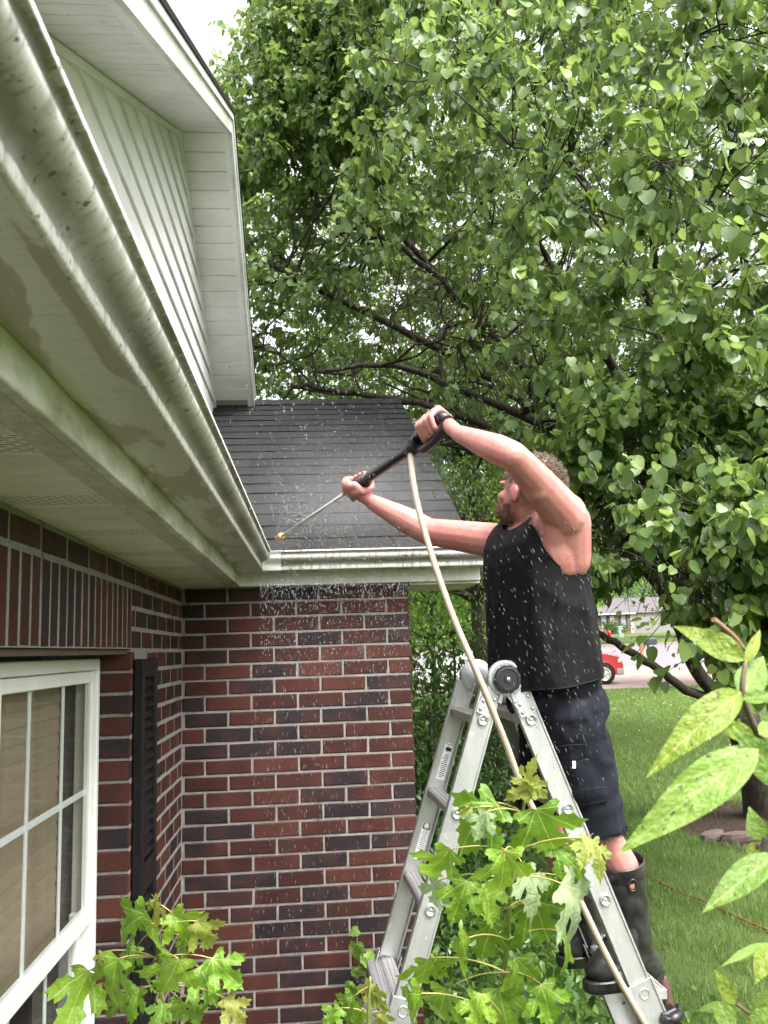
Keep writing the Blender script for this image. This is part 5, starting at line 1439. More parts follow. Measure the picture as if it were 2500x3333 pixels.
# neck and head
HC = V3(1145, 1062, 2.745)
HF = -C_R*0.60+C_F*0.79+C_U*0.03; HF[2] += 0.02; HF /= np.linalg.norm(HF)
HR = np.cross(HF, np.array((0, 0, 1.0))); HR /= np.linalg.norm(HR)   # his right
HU = np.cross(HR, HF); HT = [HR, HF, HU]
cap(bd, NECK-UV*0.02, 0.062, HC-HU*0.06-HF*0.015, 0.056); cap(bd, NECK-FV*0.03-UV*0.01, 0.055, NS+RV*0.06+UV*0.0, 0.05); cap(bd, NECK-FV*0.01-UV*0.03, 0.05, FS-RV*0.04, 0.048)
sph(bd, HC+HU*0.015-HF*0.008, (0.075, 0.094, 0.098), HT); sph(bd, HC+HF*0.032-HU*0.030, (0.064, 0.066, 0.078), HT)
sph(bd, HC+HF*0.050-HU*0.082, (0.046, 0.044, 0.036), HT); sph(bd, HC+HF*0.080-HU*0.094, (0.024, 0.022, 0.020), HT)       # jaw, chin
for s in (-1, 1):
    sph(bd, HC+HR*s*0.045+HF*0.064-HU*0.022, (0.024, 0.022, 0.020), HT)                                                    # cheekbones
    sph(bd, HC+HR*s*0.030+HF*0.086+HU*0.022, (0.022, 0.012, 0.009), HT)                                                    # brow
    e = HC+HR*s*0.077-HF*0.006-HU*0.012
    sph(bd, e, (0.010, 0.019, 0.031), HT); sph(bd, e+HR*s*0.007-HF*0.008, (0.006, 0.018, 0.029), HT)                        # ear
cap(bd, HC+HF*0.094+HU*0.008, 0.010, HC+HF*0.116-HU*0.030, 0.013); sph(bd, HC+HF*0.118-HU*0.034, (0.017, 0.013, 0.011), HT)  # nose
sph(bd, HC+HF*0.098-HU*0.062, (0.026, 0.012, 0.007), HT); sph(bd, HC+HF*0.096-HU*0.073, (0.023, 0.012, 0.007), HT)           # lips
# near arm (left) and far arm (right)
k26 = 2.5/1885/2
chain(bd, [NS, NS*0.5+E_N*0.5+np.array((0, 0, 0.004)), E_N, E_N*0.72+W_N*0.28, E_N*0.4+W_N*0.6, W_N], [0.066, 0.053, 0.041, 0.0435, 0.036, 0.0255])
sph(bd, NS+UV*0.01-RV*0.004, (0.058, 0.064, 0.062), TB)
sph(bd, NS*0.45+E_N*0.55-np.array((0, 0, 0.014)), 0.043)
chain(bd, [FS, FS*0.5+E_F*0.5, E_F, E_F*0.7+W_F*0.3, E_F*0.4+W_F*0.6, W_F], [0.062, 0.055, 0.047, 0.048, 0.040, 0.028])
# hands closed round the gun
def grip(axis_pt, ax, palm, wrist, rad, spread, side, curl=(55, 120, 185, 235), fr=0.0112, thumb=True):
    """palm: unit vector from the bar to the palm; fingers wrap from palm by the sign `side` about ax; spread: direction along the bar from index to little finger"""
    palm = palm-ax*(palm@ax); palm /= np.linalg.norm(palm); tn = np.cross(ax, palm)*side
    def at(deg, r, s): return axis_pt+ax*s+palm*math.cos(R(deg))*r+tn*math.sin(R(deg))*r
    for i in range(4):
        s = spread*(-0.036+0.0240*i); k = (1.0, 1.06, 1.0, 0.86)[i]; ln = (0, 4, 0, -8)[i]
        pts = [at(curl[0]-8, rad+0.024, s*0.95), at(curl[1]+ln, rad+0.019, s), at(curl[2]+ln, rad+0.012, s), at(curl[3]+ln, rad+0.010, s*0.97)]
        chain(bd, pts, [fr*1.18, fr*1.04*k, fr*0.96*k, fr*0.84*k], 10)
        cap(bd, at(-8, rad+0.020, s*0.8), 0.014, pts[0], fr*1.25, 10)
    c = at(0, rad+0.021, 0.0)
    cap(bd, at(25, rad+0.026, -0.022*spread), 0.017, at(25, rad+0.026, 0.020*spread), 0.016, 10)
    cap(bd, at(-15, rad+0.026, -0.018*spread), 0.020, at(-15, rad+0.030, 0.016*spread), 0.018, 10)
    cap(bd, c, 0.024, wrist, 0.0235, 12)
    cap(bd, at(-25, rad+0.03, 0), 0.020, wrist, 0.022, 12)
    if thumb:
        chain(bd, [at(-40, rad+0.026, -0.020*spread), at(-75, rad+0.020, -0.040*spread), at(-125, rad+0.014, -0.046*spread), at(-165, rad+0.012, -0.044*spread)], [0.016, 0.0125, 0.0112, 0.0095], 10)
gh = gun_at(940)+gup*0.020
to_w = W_N-gh
grip(gh, GD, gup*0.75-gsd*0.75, W_N, 0.0215, -1.0, 1 if np.cross(GD, gup*0.75-gsd*0.75)@gsd > 0 else -1)
fh = gun_at(776)
pd_ = -gup*0.55+gsd*0.85
sd_ = np.cross(GD, pd_)
grip(fh, GD, pd_, W_F, 0.0205, -1.0, 1 if sd_@(gup) < 0 else -1, curl=(50, 118, 185, 240))
# legs
HIPN, KN, CAL, ANK = V3(1232, 1545, 2.73), V3(1300, 1800, 2.70), V3(1340, 1872, 2.72), V3(1372, 2050, 2.74)
HIPF, KF, AF = V3(1198, 1535, 2.90), V3(1172, 1730, 2.95), V3(1275, 2030, 2.97)
chain(bd, [HIPN, HIPN*0.5+KN*0.5, KN, CAL, CAL*0.5+ANK*0.5, ANK, V3(1300, 2105, 2.72)], [0.078, 0.070, 0.052, 0.057, 0.045, 0.036, 0.030])
chain(bd, [HIPF, HIPF*0.5+KF*0.5, KF, KF*0.6+AF*0.4, AF, V3(1235, 2068, 2.95)], [0.090, 0.075, 0.052, 0.053, 0.036, 0.030])
body_o = fuse(bd, 'body', 0.0048, 5, SKIN, man)
# eyes
for s in (-1, 1):
    m = MB(); sph(m, HC+HR*s*0.032+HF*0.072+HU*0.004, 0.0115); m.build('eye', simple('eye_dark', (0.10, 0.08, 0.07), 0.2), man)
# hair and beard: a rough cap with many short curls on it
def hair_mat(name, a, b):
    t = NT(name); v = t.pos(); n = t.noise(v, 60, 3, 0.6); n2 = t.noise(v, 400, 2)
    return t.done(t.bsdf(t.ramp(t.math('ADD', t.math('MULTIPLY', n, 0.6), t.math('MULTIPLY', n2, 0.4)), [(0.35, a), (0.7, b)]), 0.55, 0, t.bump(n2, 0.6, 0.004), 0.4))
HAIR = hair_mat('hair', (0.10, 0.070, 0.050), (0.30, 0.23, 0.175)); BEARD = hair_mat('beard', (0.17, 0.085, 0.050), (0.36, 0.21, 0.14))
m = MB(); sph(m, HC+HU*0.024-HF*0.020, (0.078, 0.090, 0.090), HT, 26, 18); sph(m, HC-HF*0.050+HU*0.0, (0.066, 0.055, 0.068), HT)
sph(m, HC+HU*0.070+HF*0.045, (0.056, 0.040, 0.030), HT)
hair = fuse(m, 'hair', 0.006, 2, HAIR, man, disp=lambda co: 0.004*np.sin(co[:, 0]*160+co[:, 2]*90)*np.sin(co[:, 1]*150+co[:, 2]*130))
def curls(par, mat, n, fn, rad, ln, seed, name):
    rr = np.random.default_rng(seed); A, B, ra, rb = [], [], [], []
    for _ in range(n):
        p, nrm = fn(rr)
        d = nrm*0.6+rr.normal(0, 0.6, 3); d /= np.linalg.norm(d); q = p
        ax_ = rr.normal(0, 1, 3); ax_ /= np.linalg.norm(ax_)
        for k in range(5):
            d = d+np.cross(ax_, d)*0.55+np.array((0, 0, -0.10)); d /= np.linalg.norm(d); q2 = q+d*ln/5
            A.append(q); B.append(q2); ra.append(rad*(1-k*0.14)); rb.append(rad*(1-(k+1)*0.14)); q = q2
    me = sticks_mesh(name, np.array(A), np.array(B), np.array(ra), np.array(rb), 3); o = link(name, me, par, mat); return o
def hair_pt(rr):
    while True:
        u = rr.normal(0, 1, 3); u /= np.linalg.norm(u)       # in head frame (R,F,U)
        if (u[2] > 0.25 and u[1] < 0.75) or (u[1] < -0.3 and u[2] > -0.45) or (u[2] > 0.55): break
    w = HR*u[0]+HF*u[1]+HU*u[2]
    return HC+HU*0.020-HF*0.020+HR*u[0]*0.078+HF*u[1]*0.092+HU*u[2]*0.090, w
curls(hair, HAIR, 3000, hair_pt, 0.0014, 0.029, 5, 'hair_strands')
def beard_pt(rr):
    while True:
        u = rr.normal(0, 1, 3); u /= np.linalg.norm(u)
        if u[1] > -0.25 and u[2] < 0.25 and not (u[1] > 0.8 and u[2] > -0.2) and u[2] < 0.25-0.3*max(u[1], 0): break
    w = HR*u[0]+HF*u[1]+HU*u[2]
    return HC+HF*0.040-HU*0.056+HR*u[0]*0.069+HF*u[1]*0.064+HU*u[2]*0.058, w*0.5-HU*0.6
curls(man, BEARD, 2300, beard_pt, 0.0009, 0.015, 9, 'beard')

# ---- tank top: a draped tube with neck and arm holes
def cloth_mat(name, a, b, rough=0.62, sheen=0.3, weave=900):
    t = NT(name); v = t.pos(); n = t.noise(v, 7, 4); f = t.noise(v, weave, 2); w = t.noise(v, 26, 4, 0.6)
    c = t.ramp(n, [(0.3, a), (0.7, b)])
    return t.done(t.bsdf(c, t.ramp(w, [(0.35, rough-0.2), (0.65, rough+0.1)]), 0, t.bump(t.math('ADD', t.math('MULTIPLY', w, 0.8), t.math('MULTIPLY', f, 0.2)), 0.50, 0.008), 0.22, **{'Sheen Weight': sheen}))
TANK = cloth_mat('tank_black', (0.003, 0.003, 0.0042), (0.0055, 0.0055, 0.0072), 0.80, 0.0)
SHORT = cloth_mat('shorts_navy', (0.004, 0.005, 0.009), (0.0085, 0.010, 0.017), 0.80, 0.0)
HEM = V3(1181, 1468, 2.775); TOP = (NS+FS)/2+UV*0.052+RV*0.012
prof = [(0.0, .190, .162), (.2, .186, .158), (.42, .182, .152), (.6, .182, .146), (.76, .182, .138), (.86, .180, .124), (.93, .172, .100), (.97, .160, .072), (1.0, .145, .036)]
pt, pa, pb = zip(*prof)
NR, NSG = 110, 144
rings = []
armc = [(-1, NS-UV*0.040-FV*0.006), (1, FS-UV*0.030)]
vs = np.zeros((NR, NSG, 3)); loc = np.zeros((NR, NSG, 3))
for i in range(NR):
    t = i/(NR-1); a = np.interp(t, pt, pa); b = np.interp(t, pt, pb); c = HEM*(1-t)+TOP*t
    for k in range(NSG):
        th = 2*math.pi*k/NSG; cx, sy = math.cos(th), math.sin(th)
        ex = 0.82
        u = math.copysign(abs(cx)**ex, cx)*a; w = math.copysign(abs(sy)**ex, sy)*b
        # folds: hang from the raised near shoulder and from the chest, stronger low down
        low_ = (1-t)
        rg = lambda x: 1-2*abs(math.sin(x))**0.8
        fold = 0.0050*rg(3.5*th+0.9*math.sin(2.2*t)+0.3)*(0.25+low_) + 0.0032*rg(6.5*th+2.6*t+1.1*math.sin(3*t+th))*(0.3+0.7*low_) + 0.0020*rg(11.5*th-3*t+0.8*math.sin(6*t))*(0.3+low_*0.5)
        diag = 0.0055*rg(19*(t*0.55-0.16*math.cos(th-0.9)))*math.exp(-((th-3.6)/1.2)**2)*(t > 0.25)*min(1, (t-0.25)*4)
        n_ = RV*cx+FV*sy
        vs[i, k] = c+RV*u+FV*w+n_*(fold+diag)
        vs[i, k] -= UV*0.012*math.sin(2*th+0.8)*(1-t)**6       # uneven hem
keep = np.ones((NR, NSG), bool)
NK = NECK+FV*0.030+UV*0.035
def inside(P):
    r_ = np.zeros(P.shape[:-1], bool)
    for s, c in armc:
        d = P-c; rr = (d@RV)*s
        q = ((d@FV)/(0.098 if s < 0 else 0.070))**2 + ((d@UV)/(0.122 if s < 0 else 0.085))**2
        r_ |= (q < 1) & (rr > -0.085)
    d = P-NK
    q = ((d@RV)/0.078)**2+((d@FV)/0.088)**2+((d@UV)/0.105)**2
    r_ |= (q < 1)
    return r_
ins = inside(vs)
# pull the first ring of cut vertices onto the edge of the hole so the hems run smoothly
faces = []
P0 = vs.copy()
def bis(pi, po):
    a, b = pi.copy(), po.copy()
    for _ in range(14):
        mid = (a+b)/2
        if inside(mid[None])[0]: a = mid
        else: b = mid
    return b
moved = {}
for i in range(NR):
    for k in range(NSG):
        if ins[i, k]:
            nb = [(i+1, k), (i-1, k), (i, (k+1) % NSG), (i, (k-1) % NSG)]
            ou = [(a, b) for a, b in nb if 0 <= a < NR and not ins[a, b]]
            if ou:
                pts = [bis(P0[i, k], P0[a, b]) for a, b in ou]; moved[(i, k)] = np.mean(pts, 0)
for (i, k), p in moved.items(): vs[i, k] = p
okv = ~ins
for q in moved: okv[q] = True
for i in range(NR-1):
    for k in range(NSG):
        q = [(i, k), (i, (k+1) % NSG), (i+1, (k+1) % NSG), (i+1, k)]
        if all(okv[a] for a in q) and not all(a in moved for a in q): faces.append(tuple(a*NSG+b for a, b in q))
# close the shoulder seams along the top ring
i = NR-1
for k in range(1, NSG//2):
    q = [(i, k), (i, k+1), (i, (NSG-k-1) % NSG), (i, (NSG-k) % NSG)]
    if all(okv[a] for a in q): faces.append(tuple(a*NSG+b for a, b in q))
me = bpy.data.meshes.new('tank_top'); me.from_pydata([tuple(p) for p in vs.reshape(-1, 3)], [], faces); me.polygons.foreach_set('use_smooth', np.ones(len(faces), bool)); me.update()
bmx = bmesh.new(); bmx.from_mesh(me); bmesh.ops.delete(bmx, geom=[v for v in bmx.verts if not v.link_faces], context='VERTS'); bmesh.ops.recalc_face_normals(bmx, faces=bmx.faces)
bound = [e for e in bmx.edges if e.is_boundary]
hem_lines = [(np.array(e.verts[0].co), np.array(e.verts[1].co)) for e in bound]
bmx.to_mesh(me); bmx.free()
tank = link('tank_top', me, man, TANK)
so = tank.modifiers.new('thick', 'SOLIDIFY'); so.thickness = 0.003; so.offset = 0
A = np.array([a for a, b in hem_lines]); B = np.array([b for a, b in hem_lines])
hm = sticks_mesh('binding', A, B, np.full(len(A), 0.0034), np.full(len(A), 0.0034), 6); tag(link('binding', hm, tank, TANK), kind='stuff')

# ---- cargo shorts
sb_ = MB()
PS = V3(1203, 1490, 2.78)
sph(sb_, V3(1183, 1500, 2.78), (0.150, 0.135, 0.085), TB); sph(sb_, PS+UV*0.02, (0.165, 0.130, 0.10), TB); sph(sb_, PS-UV*0.06, (0.168, 0.134, 0.12), TB)
KNH = V3(1286, 1798, 2.70); 
cap(sb_, V3(1230, 1548, 2.71), 0.108, HIPN*0.45+KNH*0.55, 0.106); sb_.tube([HIPN*0.45+KNH*0.55, KNH], [0.1055, 0.0945], 24)
cap(sb_, HIPF, 0.112, HIPF*0.5+KF*0.5, 0.102); sb_.tube([HIPF*0.5+KF*0.5, KF+(KF-HIPF)*0.08], [0.102, 0.092], 24)
def wr(co):
    x, y, z = co[:, 0], co[:, 1], co[:, 2]
    a = np.sin(z*21+x*13+1.7*np.sin(y*17+z*9)); b = np.sin(z*47+x*29+2.3*np.sin(x*19-z*13)+y*11); c = np.sin(x*33-z*18+y*25+1.9*np.sin(z*27))
    return 0.0042*a*c+0.0036*np.maximum(b, 0)**2*(0.4+0.6*c)-0.001
shorts = fuse(sb_, 'cargo_shorts', 0.0062, 4, SHORT, man, disp=wr)
# frayed hem of the near leg
fr_a, fr_b = [], []
ld = (KNH-HIPN)/np.linalg.norm(KNH-HIPN); fx_ = np.cross(ld, np.array((0, 1.0, 0))); fx_ /= np.linalg.norm(fx_); fy_ = np.cross(ld, fx_)
for k in range(420):
    a = rng.uniform(0, 2*math.pi); p = KNH-ld*0.012+(fx_*math.cos(a)+fy_*math.sin(a))*0.0935
    fr_a.append(p); fr_b.append(p+ld*rng.uniform(0.008, 0.019)+nrng.normal(0, 0.004, 3))
link('frayed_hem', sticks_mesh('frayed_hem', np.array(fr_a), np.array(fr_b), np.full(420, 0.0011), np.full(420, 0.0006), 3), shorts, SHORT)
# pockets on the near thigh, lying on the cloth
def bvh():
    from mathutils.bvhtree import BVHTree
    bm_ = bmesh.new(); bm_.from_mesh(shorts.data); t = BVHTree.FromBMesh(bm_); bm_.free(); return t
tree_s = bvh()
def on_cloth(px, py, lift):
    d = V3(px, py, 1.0)-CAM; d /= np.linalg.norm(d)
    h = tree_s.ray_cast(Vector(CAM), Vector(d))
    p = np.array(h[0]) if h[0] is not None else CAM+d*2.62
    return p-d*lift
def flap(quad, name, nx=10, ny=6, lift=0.012):
    """cloth patch over the shorts given by four corners in print coordinates"""
    (x0, y0), (x1, y1), (x2, y2), (x3, y3) = quad; vs = []; 
    for j in range(ny+1):
        for i in range(nx+1):
            s, t = i/nx, j/ny
            X = (x0*(1-s)+x1*s)*(1-t)+(x3*(1-s)+x2*s)*t; Y = (y0*(1-s)+y1*s)*(1-t)+(y3*(1-s)+y2*s)*t
            vs.append(on_cloth(X, Y, lift*(0.6+0.4*math.sin(math.pi*min(max(s, 0.02), 0.98)))))
    vs2 = np.array(vs); k = len(vs); back = vs2+C_F*lift*0.95
    n = nx+1
    fs = [(j*n+i, j*n+i+1, (j+1)*n+i+1, (j+1)*n+i) for j in range(ny) for i in range(nx)]
    edge = [i for i in range(nx+1)]+[j*n+nx for j in range(1, ny+1)]+[ny*n+i for i in range(nx-1, -1, -1)]+[j*n for j in range(ny-1, 0, -1)]
    fs += [(edge[q], edge[(q+1) % len(edge)], k+edge[(q+1) % len(edge)], k+edge[q]) for q in range(len(edge))]
    m = MB(); m.add(list(vs2)+list(back), fs, False); o = m.build(name, SHORT, shorts); return o
flap([(1205, 1612), (1262, 1608), (1258, 1638), (1213, 1648)], 'pocket_flap'); flap([(1207, 1650), (1276, 1640), (1285, 1712), (1222, 1730)], 'cargo_pocket', lift=0.017)
flap([(1216, 1712), (1316, 1700), (1314, 1730), (1228, 1748)], 'pocket_flap', lift=0.021)
p = on_cloth(1240, 1652, 0.022); m = MB(); m.obox(p, [C_R, C_U, C_F], (0.005, 0.011, 0.001), 0.0008); m.build('white_tag', simple('tag_white', (0.85, 0.85, 0.85), 0.5), shorts)

# ---- rubber boots
def boot_mat():
    t = NT('rubber'); v = t.pos(); a = t.noise(v, 14, 5, 0.65); b = t.noise(v, 60, 4)
    c = t.ramp(a, [(0.35, (0.010, 0.010, 0.010)), (0.60, (0.022, 0.022, 0.021)), (0.78, (0.060, 0.058, 0.053))])
    return t.done(t.bsdf(c, t.ramp(a, [(0.3, 0.26), (0.7, 0.55)]), 0, t.bump(b, 0.15, 0.003), 0.5))
RUB = boot_mat()
def boot(top, mid, ank, heel, toe, scale=1.0):
    top, mid, ank, heel, toe = [np.array(p) for p in (top, mid, ank, heel, toe)]
    m = MB(); q = scale
    m.tube([top, top*0.5+mid*0.5, mid, ank], [0.0745*q, 0.072*q, 0.066*q, 0.062*q], 22)
    sph(m, ank, 0.063*q); cap(m, ank-np.array((0, 0, 0.02)), 0.058*q, heel+np.array((0, 0, 0.05)), 0.052*q); sph(m, heel+np.array((0, 0, 0.045)), (0.05*q, 0.046*q, 0.045*q))
    ins_ = ank*0.45+toe*0.55
    cap(m, ank-np.array((0, 0, 0.01)), 0.058*q, ins_+np.array((0, 0, 0.048)), 0.050*q); cap(m, ins_+np.array((0, 0, 0.040)), 0.050*q, toe+np.array((0, 0, 0.042)), 0.043*q); sph(m, toe+np.array((0, 0, 0.036)), (0.052*q, 0.046*q, 0.036*q))
    o = fuse(m, 'boot', 0.006, 5, RUB, man, disp=lambda co: 0.0016*np.sin(co[:, 2]*95+3*np.sin(co[:, 0]*20))*np.sin(co[:, 0]*40+co[:, 1]*50))
    m = MB(); fd = toe-heel; fd[2] = 0; L = np.linalg.norm(fd); fd /= L; sd = np.array((-fd[1], fd[0], 0)); n = 30; vs = []
    for zz, g in ((0.0, 0.98), (0.012, 1.0), (0.030, 1.0), (0.034, 0.95)):
        for k in range(n):
            a = 2*math.pi*k/n; lx = (L/2+0.062)*math.cos(a); w = (0.052+0.006*math.cos(a))*q*(1-0.20*math.exp(-((math.cos(a)+0.15)/0.35)**2)); ly = w*math.copysign(abs(math.sin(a))**0.75, math.sin(a))
            vs.append((heel+toe)/2+fd*(lx*g)+sd*ly*g+np.array((0, 0, zz-0.008)))
    fs = [(i*n+k, i*n+(k+1) % n, (i+1)*n+(k+1) % n, (i+1)*n+k) for i in range(3) for k in range(n)]+[tuple(reversed(range(n))), tuple(range(3*n, 4*n))]
    m.add(vs, fs); m.build('sole', RUB, o)
    # open top with a thick rolled rim
    up_ = (top-mid)/np.linalg.norm(top-mid)
    m = MB(); m.lathe(top-up_*0.010, up_, [(0.0745*q, -0.01), (0.0765*q, 0.0), (0.0775*q, 0.030), (0.0765*q, 0.034), (0.0725*q, 0.034), (0.0715*q, 0.028), (0.070*q, -0.005)], 28); m.f = m.f[:-2]; m.sm = m.sm[:-2]; m.build('boot_rim', RUB, o)
    return o, up_
bt, bup = boot(V3(1340, 1874, 2.72), V3(1356, 1980, 2.725), V3(1368, 2052, 2.735), V3(1398, 2118, 2.75), V3(1300, 2122, 2.69))
boot(V3(1240, 1890, 2.97), V3(1258, 1965, 2.97), V3(1276, 2020, 2.97), V3(1300, 2068, 2.98), V3(1240, 2073, 2.94))
# pull hole with a collar near the top of the near boot, showing skin
from mathutils.bvhtree import BVHTree
_b = bmesh.new(); _b.from_mesh(bt.data); _t = BVHTree.FromBMesh(_b); _b.free()
_d = V3(1366, 1912, 1.0)-CAM; _h = _t.ray_cast(Vector(CAM), Vector(_d/np.linalg.norm(_d)))
pc = np.array(_h[0]) if _h[0] is not None else V3(1366, 1912, 2.65)
pn = np.array(_h[1]) if _h[0] is not None else -_d; pn = pn/np.linalg.norm(pn)
if pn@_d > 0: pn = -pn
pc = pc+pn*0.002
m = MB(); ths = np.linspace(0, 2*math.pi, 21)[:-1]; rx_ = np.cross(pn, np.array((0, 0, 1.0))); rx_ /= np.linalg.norm(rx_); ru_ = np.cross(rx_, pn)
m.tube([pc+rx_*0.0125*math.cos(a)+ru_*0.0175*math.sin(a) for a in list(ths)+[ths[0]]], 0.0035, 8, False); m.build('pull_hole_collar', RUB, bt)
m = MB(); sph(m, pc-pn*0.004, (0.0115, 0.0165, 0.003), [rx_, ru_, pn]); m.build('pull_hole', SKIN, bt)
# ================================================================== foreground plants
from mathutils.geometry import delaunay_2d_cdt
_half = [(0.05, -0.015), (0.14, -0.03), (0.26, -0.06), (0.35, -0.05), (0.40, 0.01), (0.33, 0.06), (0.33, 0.12), (0.25, 0.14), (0.21, 0.19),
         (0.28, 0.22), (0.38, 0.19), (0.41, 0.26), (0.52, 0.26), (0.56, 0.37), (0.70, 0.49), (0.57, 0.49), (0.55, 0.58), (0.44, 0.53), (0.39, 0.58), (0.30, 0.49), (0.20, 0.40),
         (0.175, 0.49), (0.22, 0.57), (0.33, 0.61), (0.25, 0.67), (0.29, 0.78), (0.175, 0.755), (0.15, 0.86), (0.07, 0.87)]
MAPLE = _half + [(0.0, 1.0)] + [(-x, y) for x, y in reversed(_half)]
def ovate(w, n=14):
    r_ = []
    for i in range(1, n):
        y = i/n; r_.append((0.70*w*(math.sin(math.pi*min(1.0, y**0.80*1.0))**0.85)*(1-0.45*y**2)*1.15+0.004, y))
    return [(0, 0)] + r_ + [(0, 1.0)] + [(-x, y) for x, y in reversed(r_)]
def blade(outline, name, mat, seed, droop=0.25, fold=0.12, wav=0.03, grid=0.085):
    r_ = random.Random(seed); pts = [Vector(p) for p in outline]; n = len(pts)
    xs = [p[0] for p in outline]; ys = [p[1] for p in outline]
    y = min(ys)
    while y < max(ys):
        x = -0.7
        while x < 0.7: pts.append(Vector((x+r_.uniform(-.01, .01), y+r_.uniform(-.01, .01)))); x += grid
        pts.append(Vector((0.0, y))); y += grid
    edges = [(i, (i+1) % n) for i in range(n)]
    v, e, f, ov, oe, of = delaunay_2d_cdt(pts, edges, [list(range(n))], 1, 1e-5)
    ph = r_.uniform(0, 6); vs = []
    for p in v:
        x, y_ = p.x, p.y
        z = -droop*max(y_, 0)**2 + fold*abs(x)*(1-0.5*abs(x)) + wav*math.sin(9*x+6*y_+ph) + 0.5*wav*math.sin(17*x-13*y_+ph) - 0.10*droop*abs(x)**2
        vs.append((x, y_*(1-0.05*droop), z))
    me = bpy.data.meshes.new(name); me.from_pydata(vs, [], [tuple(q) for q in f]); me.polygons.foreach_set('use_smooth', np.ones(len(me.polygons), bool)); me.materials.append(mat); me.update()
    return me
def veined(name, dark, mid, light, dirs=None, pinn=None, trans=0.40, spots=0.0, rough=0.32, vein=(0.55, 0.62, 0.22), wspot=0.0):
    t = NT(name); o = t.coord('Object'); s = t.sep(o); x, y = s[0], s[1]
    oi = t.node('ShaderNodeObjectInfo'); n = t.noise(o, 5, 4, 0.6)
    c = t.ramp(t.math('ADD', t.math('MULTIPLY', oi.outputs['Random'], 0.65), t.math('MULTIPLY', n, 0.35)), [(0.1, dark), (0.5, mid), (0.9, light)])
    ax = t.math('ABSOLUTE', x)
    mask = None; fine = None
    if dirs:
        for deg in dirs:
            dx, dy = math.sin(R(deg)), math.cos(R(deg))
            cr = t.math('ABSOLUTE', t.math('SUBTRACT', t.math('MULTIPLY', ax, dy), t.math('MULTIPLY', y, dx)))
            dt = t.math('ADD', t.math('MULTIPLY', ax, dx), t.math('MULTIPLY', y, dy))
            k = t.math('MULTIPLY', t.math('LESS_THAN', cr, 0.010), t.math('GREATER_THAN', dt, 0.0))
            mask = k if mask is None else t.math('MAXIMUM', mask, k)
        w = t.math('FRACT', t.math('MULTIPLY', t.math('SUBTRACT', y, t.math('MULTIPLY', ax, 0.75)), 11.0))
        fine = t.math('LESS_THAN', t.math('ABSOLUTE', t.math('SUBTRACT', w, 0.5)), 0.06)
    else:
        mid_ = t.math('LESS_THAN', ax, 0.011)
        w = t.math('FRACT', t.math('MULTIPLY', t.math('SUBTRACT', y, t.math('MULTIPLY', t.math('POWER', ax, 0.8), pinn[0])), pinn[1]))
        lat = t.math('LESS_THAN', t.math('ABSOLUTE', t.math('SUBTRACT', w, 0.5)), 0.07)
        mask = t.math('MAXIMUM', mid_, t.math('MULTIPLY', lat, 0.75))
        fine = t.math('LESS_THAN', t.math('ABSOLUTE', t.math('SUBTRACT', w, 0.5)), 0.25)
    c = t.mix(t.math('MULTIPLY', mask, 0.55), c, vein)
    if spots > 0:
        sp = t.noise(o, 16, 2, 0.5); sp2 = t.noise(o, 3.0, 2, 0.5)
        c = t.mix(t.math('MULTIPLY', t.ramp(sp, [(0.66-0.06*spots, 0.0), (0.69-0.06*spots, 0.92)]), t.ramp(sp2, [(0.40, 0.0), (0.50, 1.0)])), c, (0.035, 0.032, 0.022))
    sp3 = t.noise(t.pos(), 190, 2, 0.5)
    c = t.mix(t.ramp(sp3, [(0.70, 0.0), (0.74, 0.8)]), c, (0.05, 0.06, 0.015))
    h = t.math('SUBTRACT', t.math('MULTIPLY', n, 0.7), t.math('ADD', t.math('MULTIPLY', mask, 0.5), t.math('MULTIPLY', fine, 0.22)))
    nm = t.bump(h, 0.45, 0.03)
    p = t.bsdf(c, t.ramp(t.noise(o, 9, 3), [(0.3, rough-0.08), (0.7, rough+0.18)]), 0, nm, 0.5)
    tr = t.node('ShaderNodeBsdfTranslucent', {'Color': t.mix(0.35, c, tuple(min(1, q*1.5) for q in light))})
    return t.done(t.node('ShaderNodeMixShader', {0: trans, 1: p.outputs[0], 2: tr.outputs[0]}))
MD = (0, 42, 78)
ML = veined('maple_leaf', (0.100, 0.215, 0.017), (0.160, 0.305, 0.024), (0.235, 0.39, 0.034), dirs=MD)
MY = veined('maple_young', (0.19, 0.26, 0.04), (0.25, 0.31, 0.05), (0.31, 0.33, 0.07), dirs=MD, trans=0.45, vein=(0.55, 0.42, 0.2))
MP = veined('maple_under', (0.17, 0.25, 0.11), (0.22, 0.30, 0.14), (0.26, 0.34, 0.17), dirs=MD, rough=0.5, vein=(0.45, 0.52, 0.3))
maple_meshes = {k: [blade(MAPLE, 'leaf', m_, 40+i+17*j, droop=(0.25, 0.55, 0.85)[i], fold=(0.14, 0.30, 0.02)[i], wav=0.035) for i in range(3)] for j, (k, m_) in enumerate((('g', ML), ('y', MY), ('p', MP)))}
PET = simple('petiole', (0.34, 0.30, 0.09), 0.45, 0, 0.25, 20); STEM = simple('green_stem', (0.20, 0.24, 0.06), 0.5, 0, 0.25, 20)
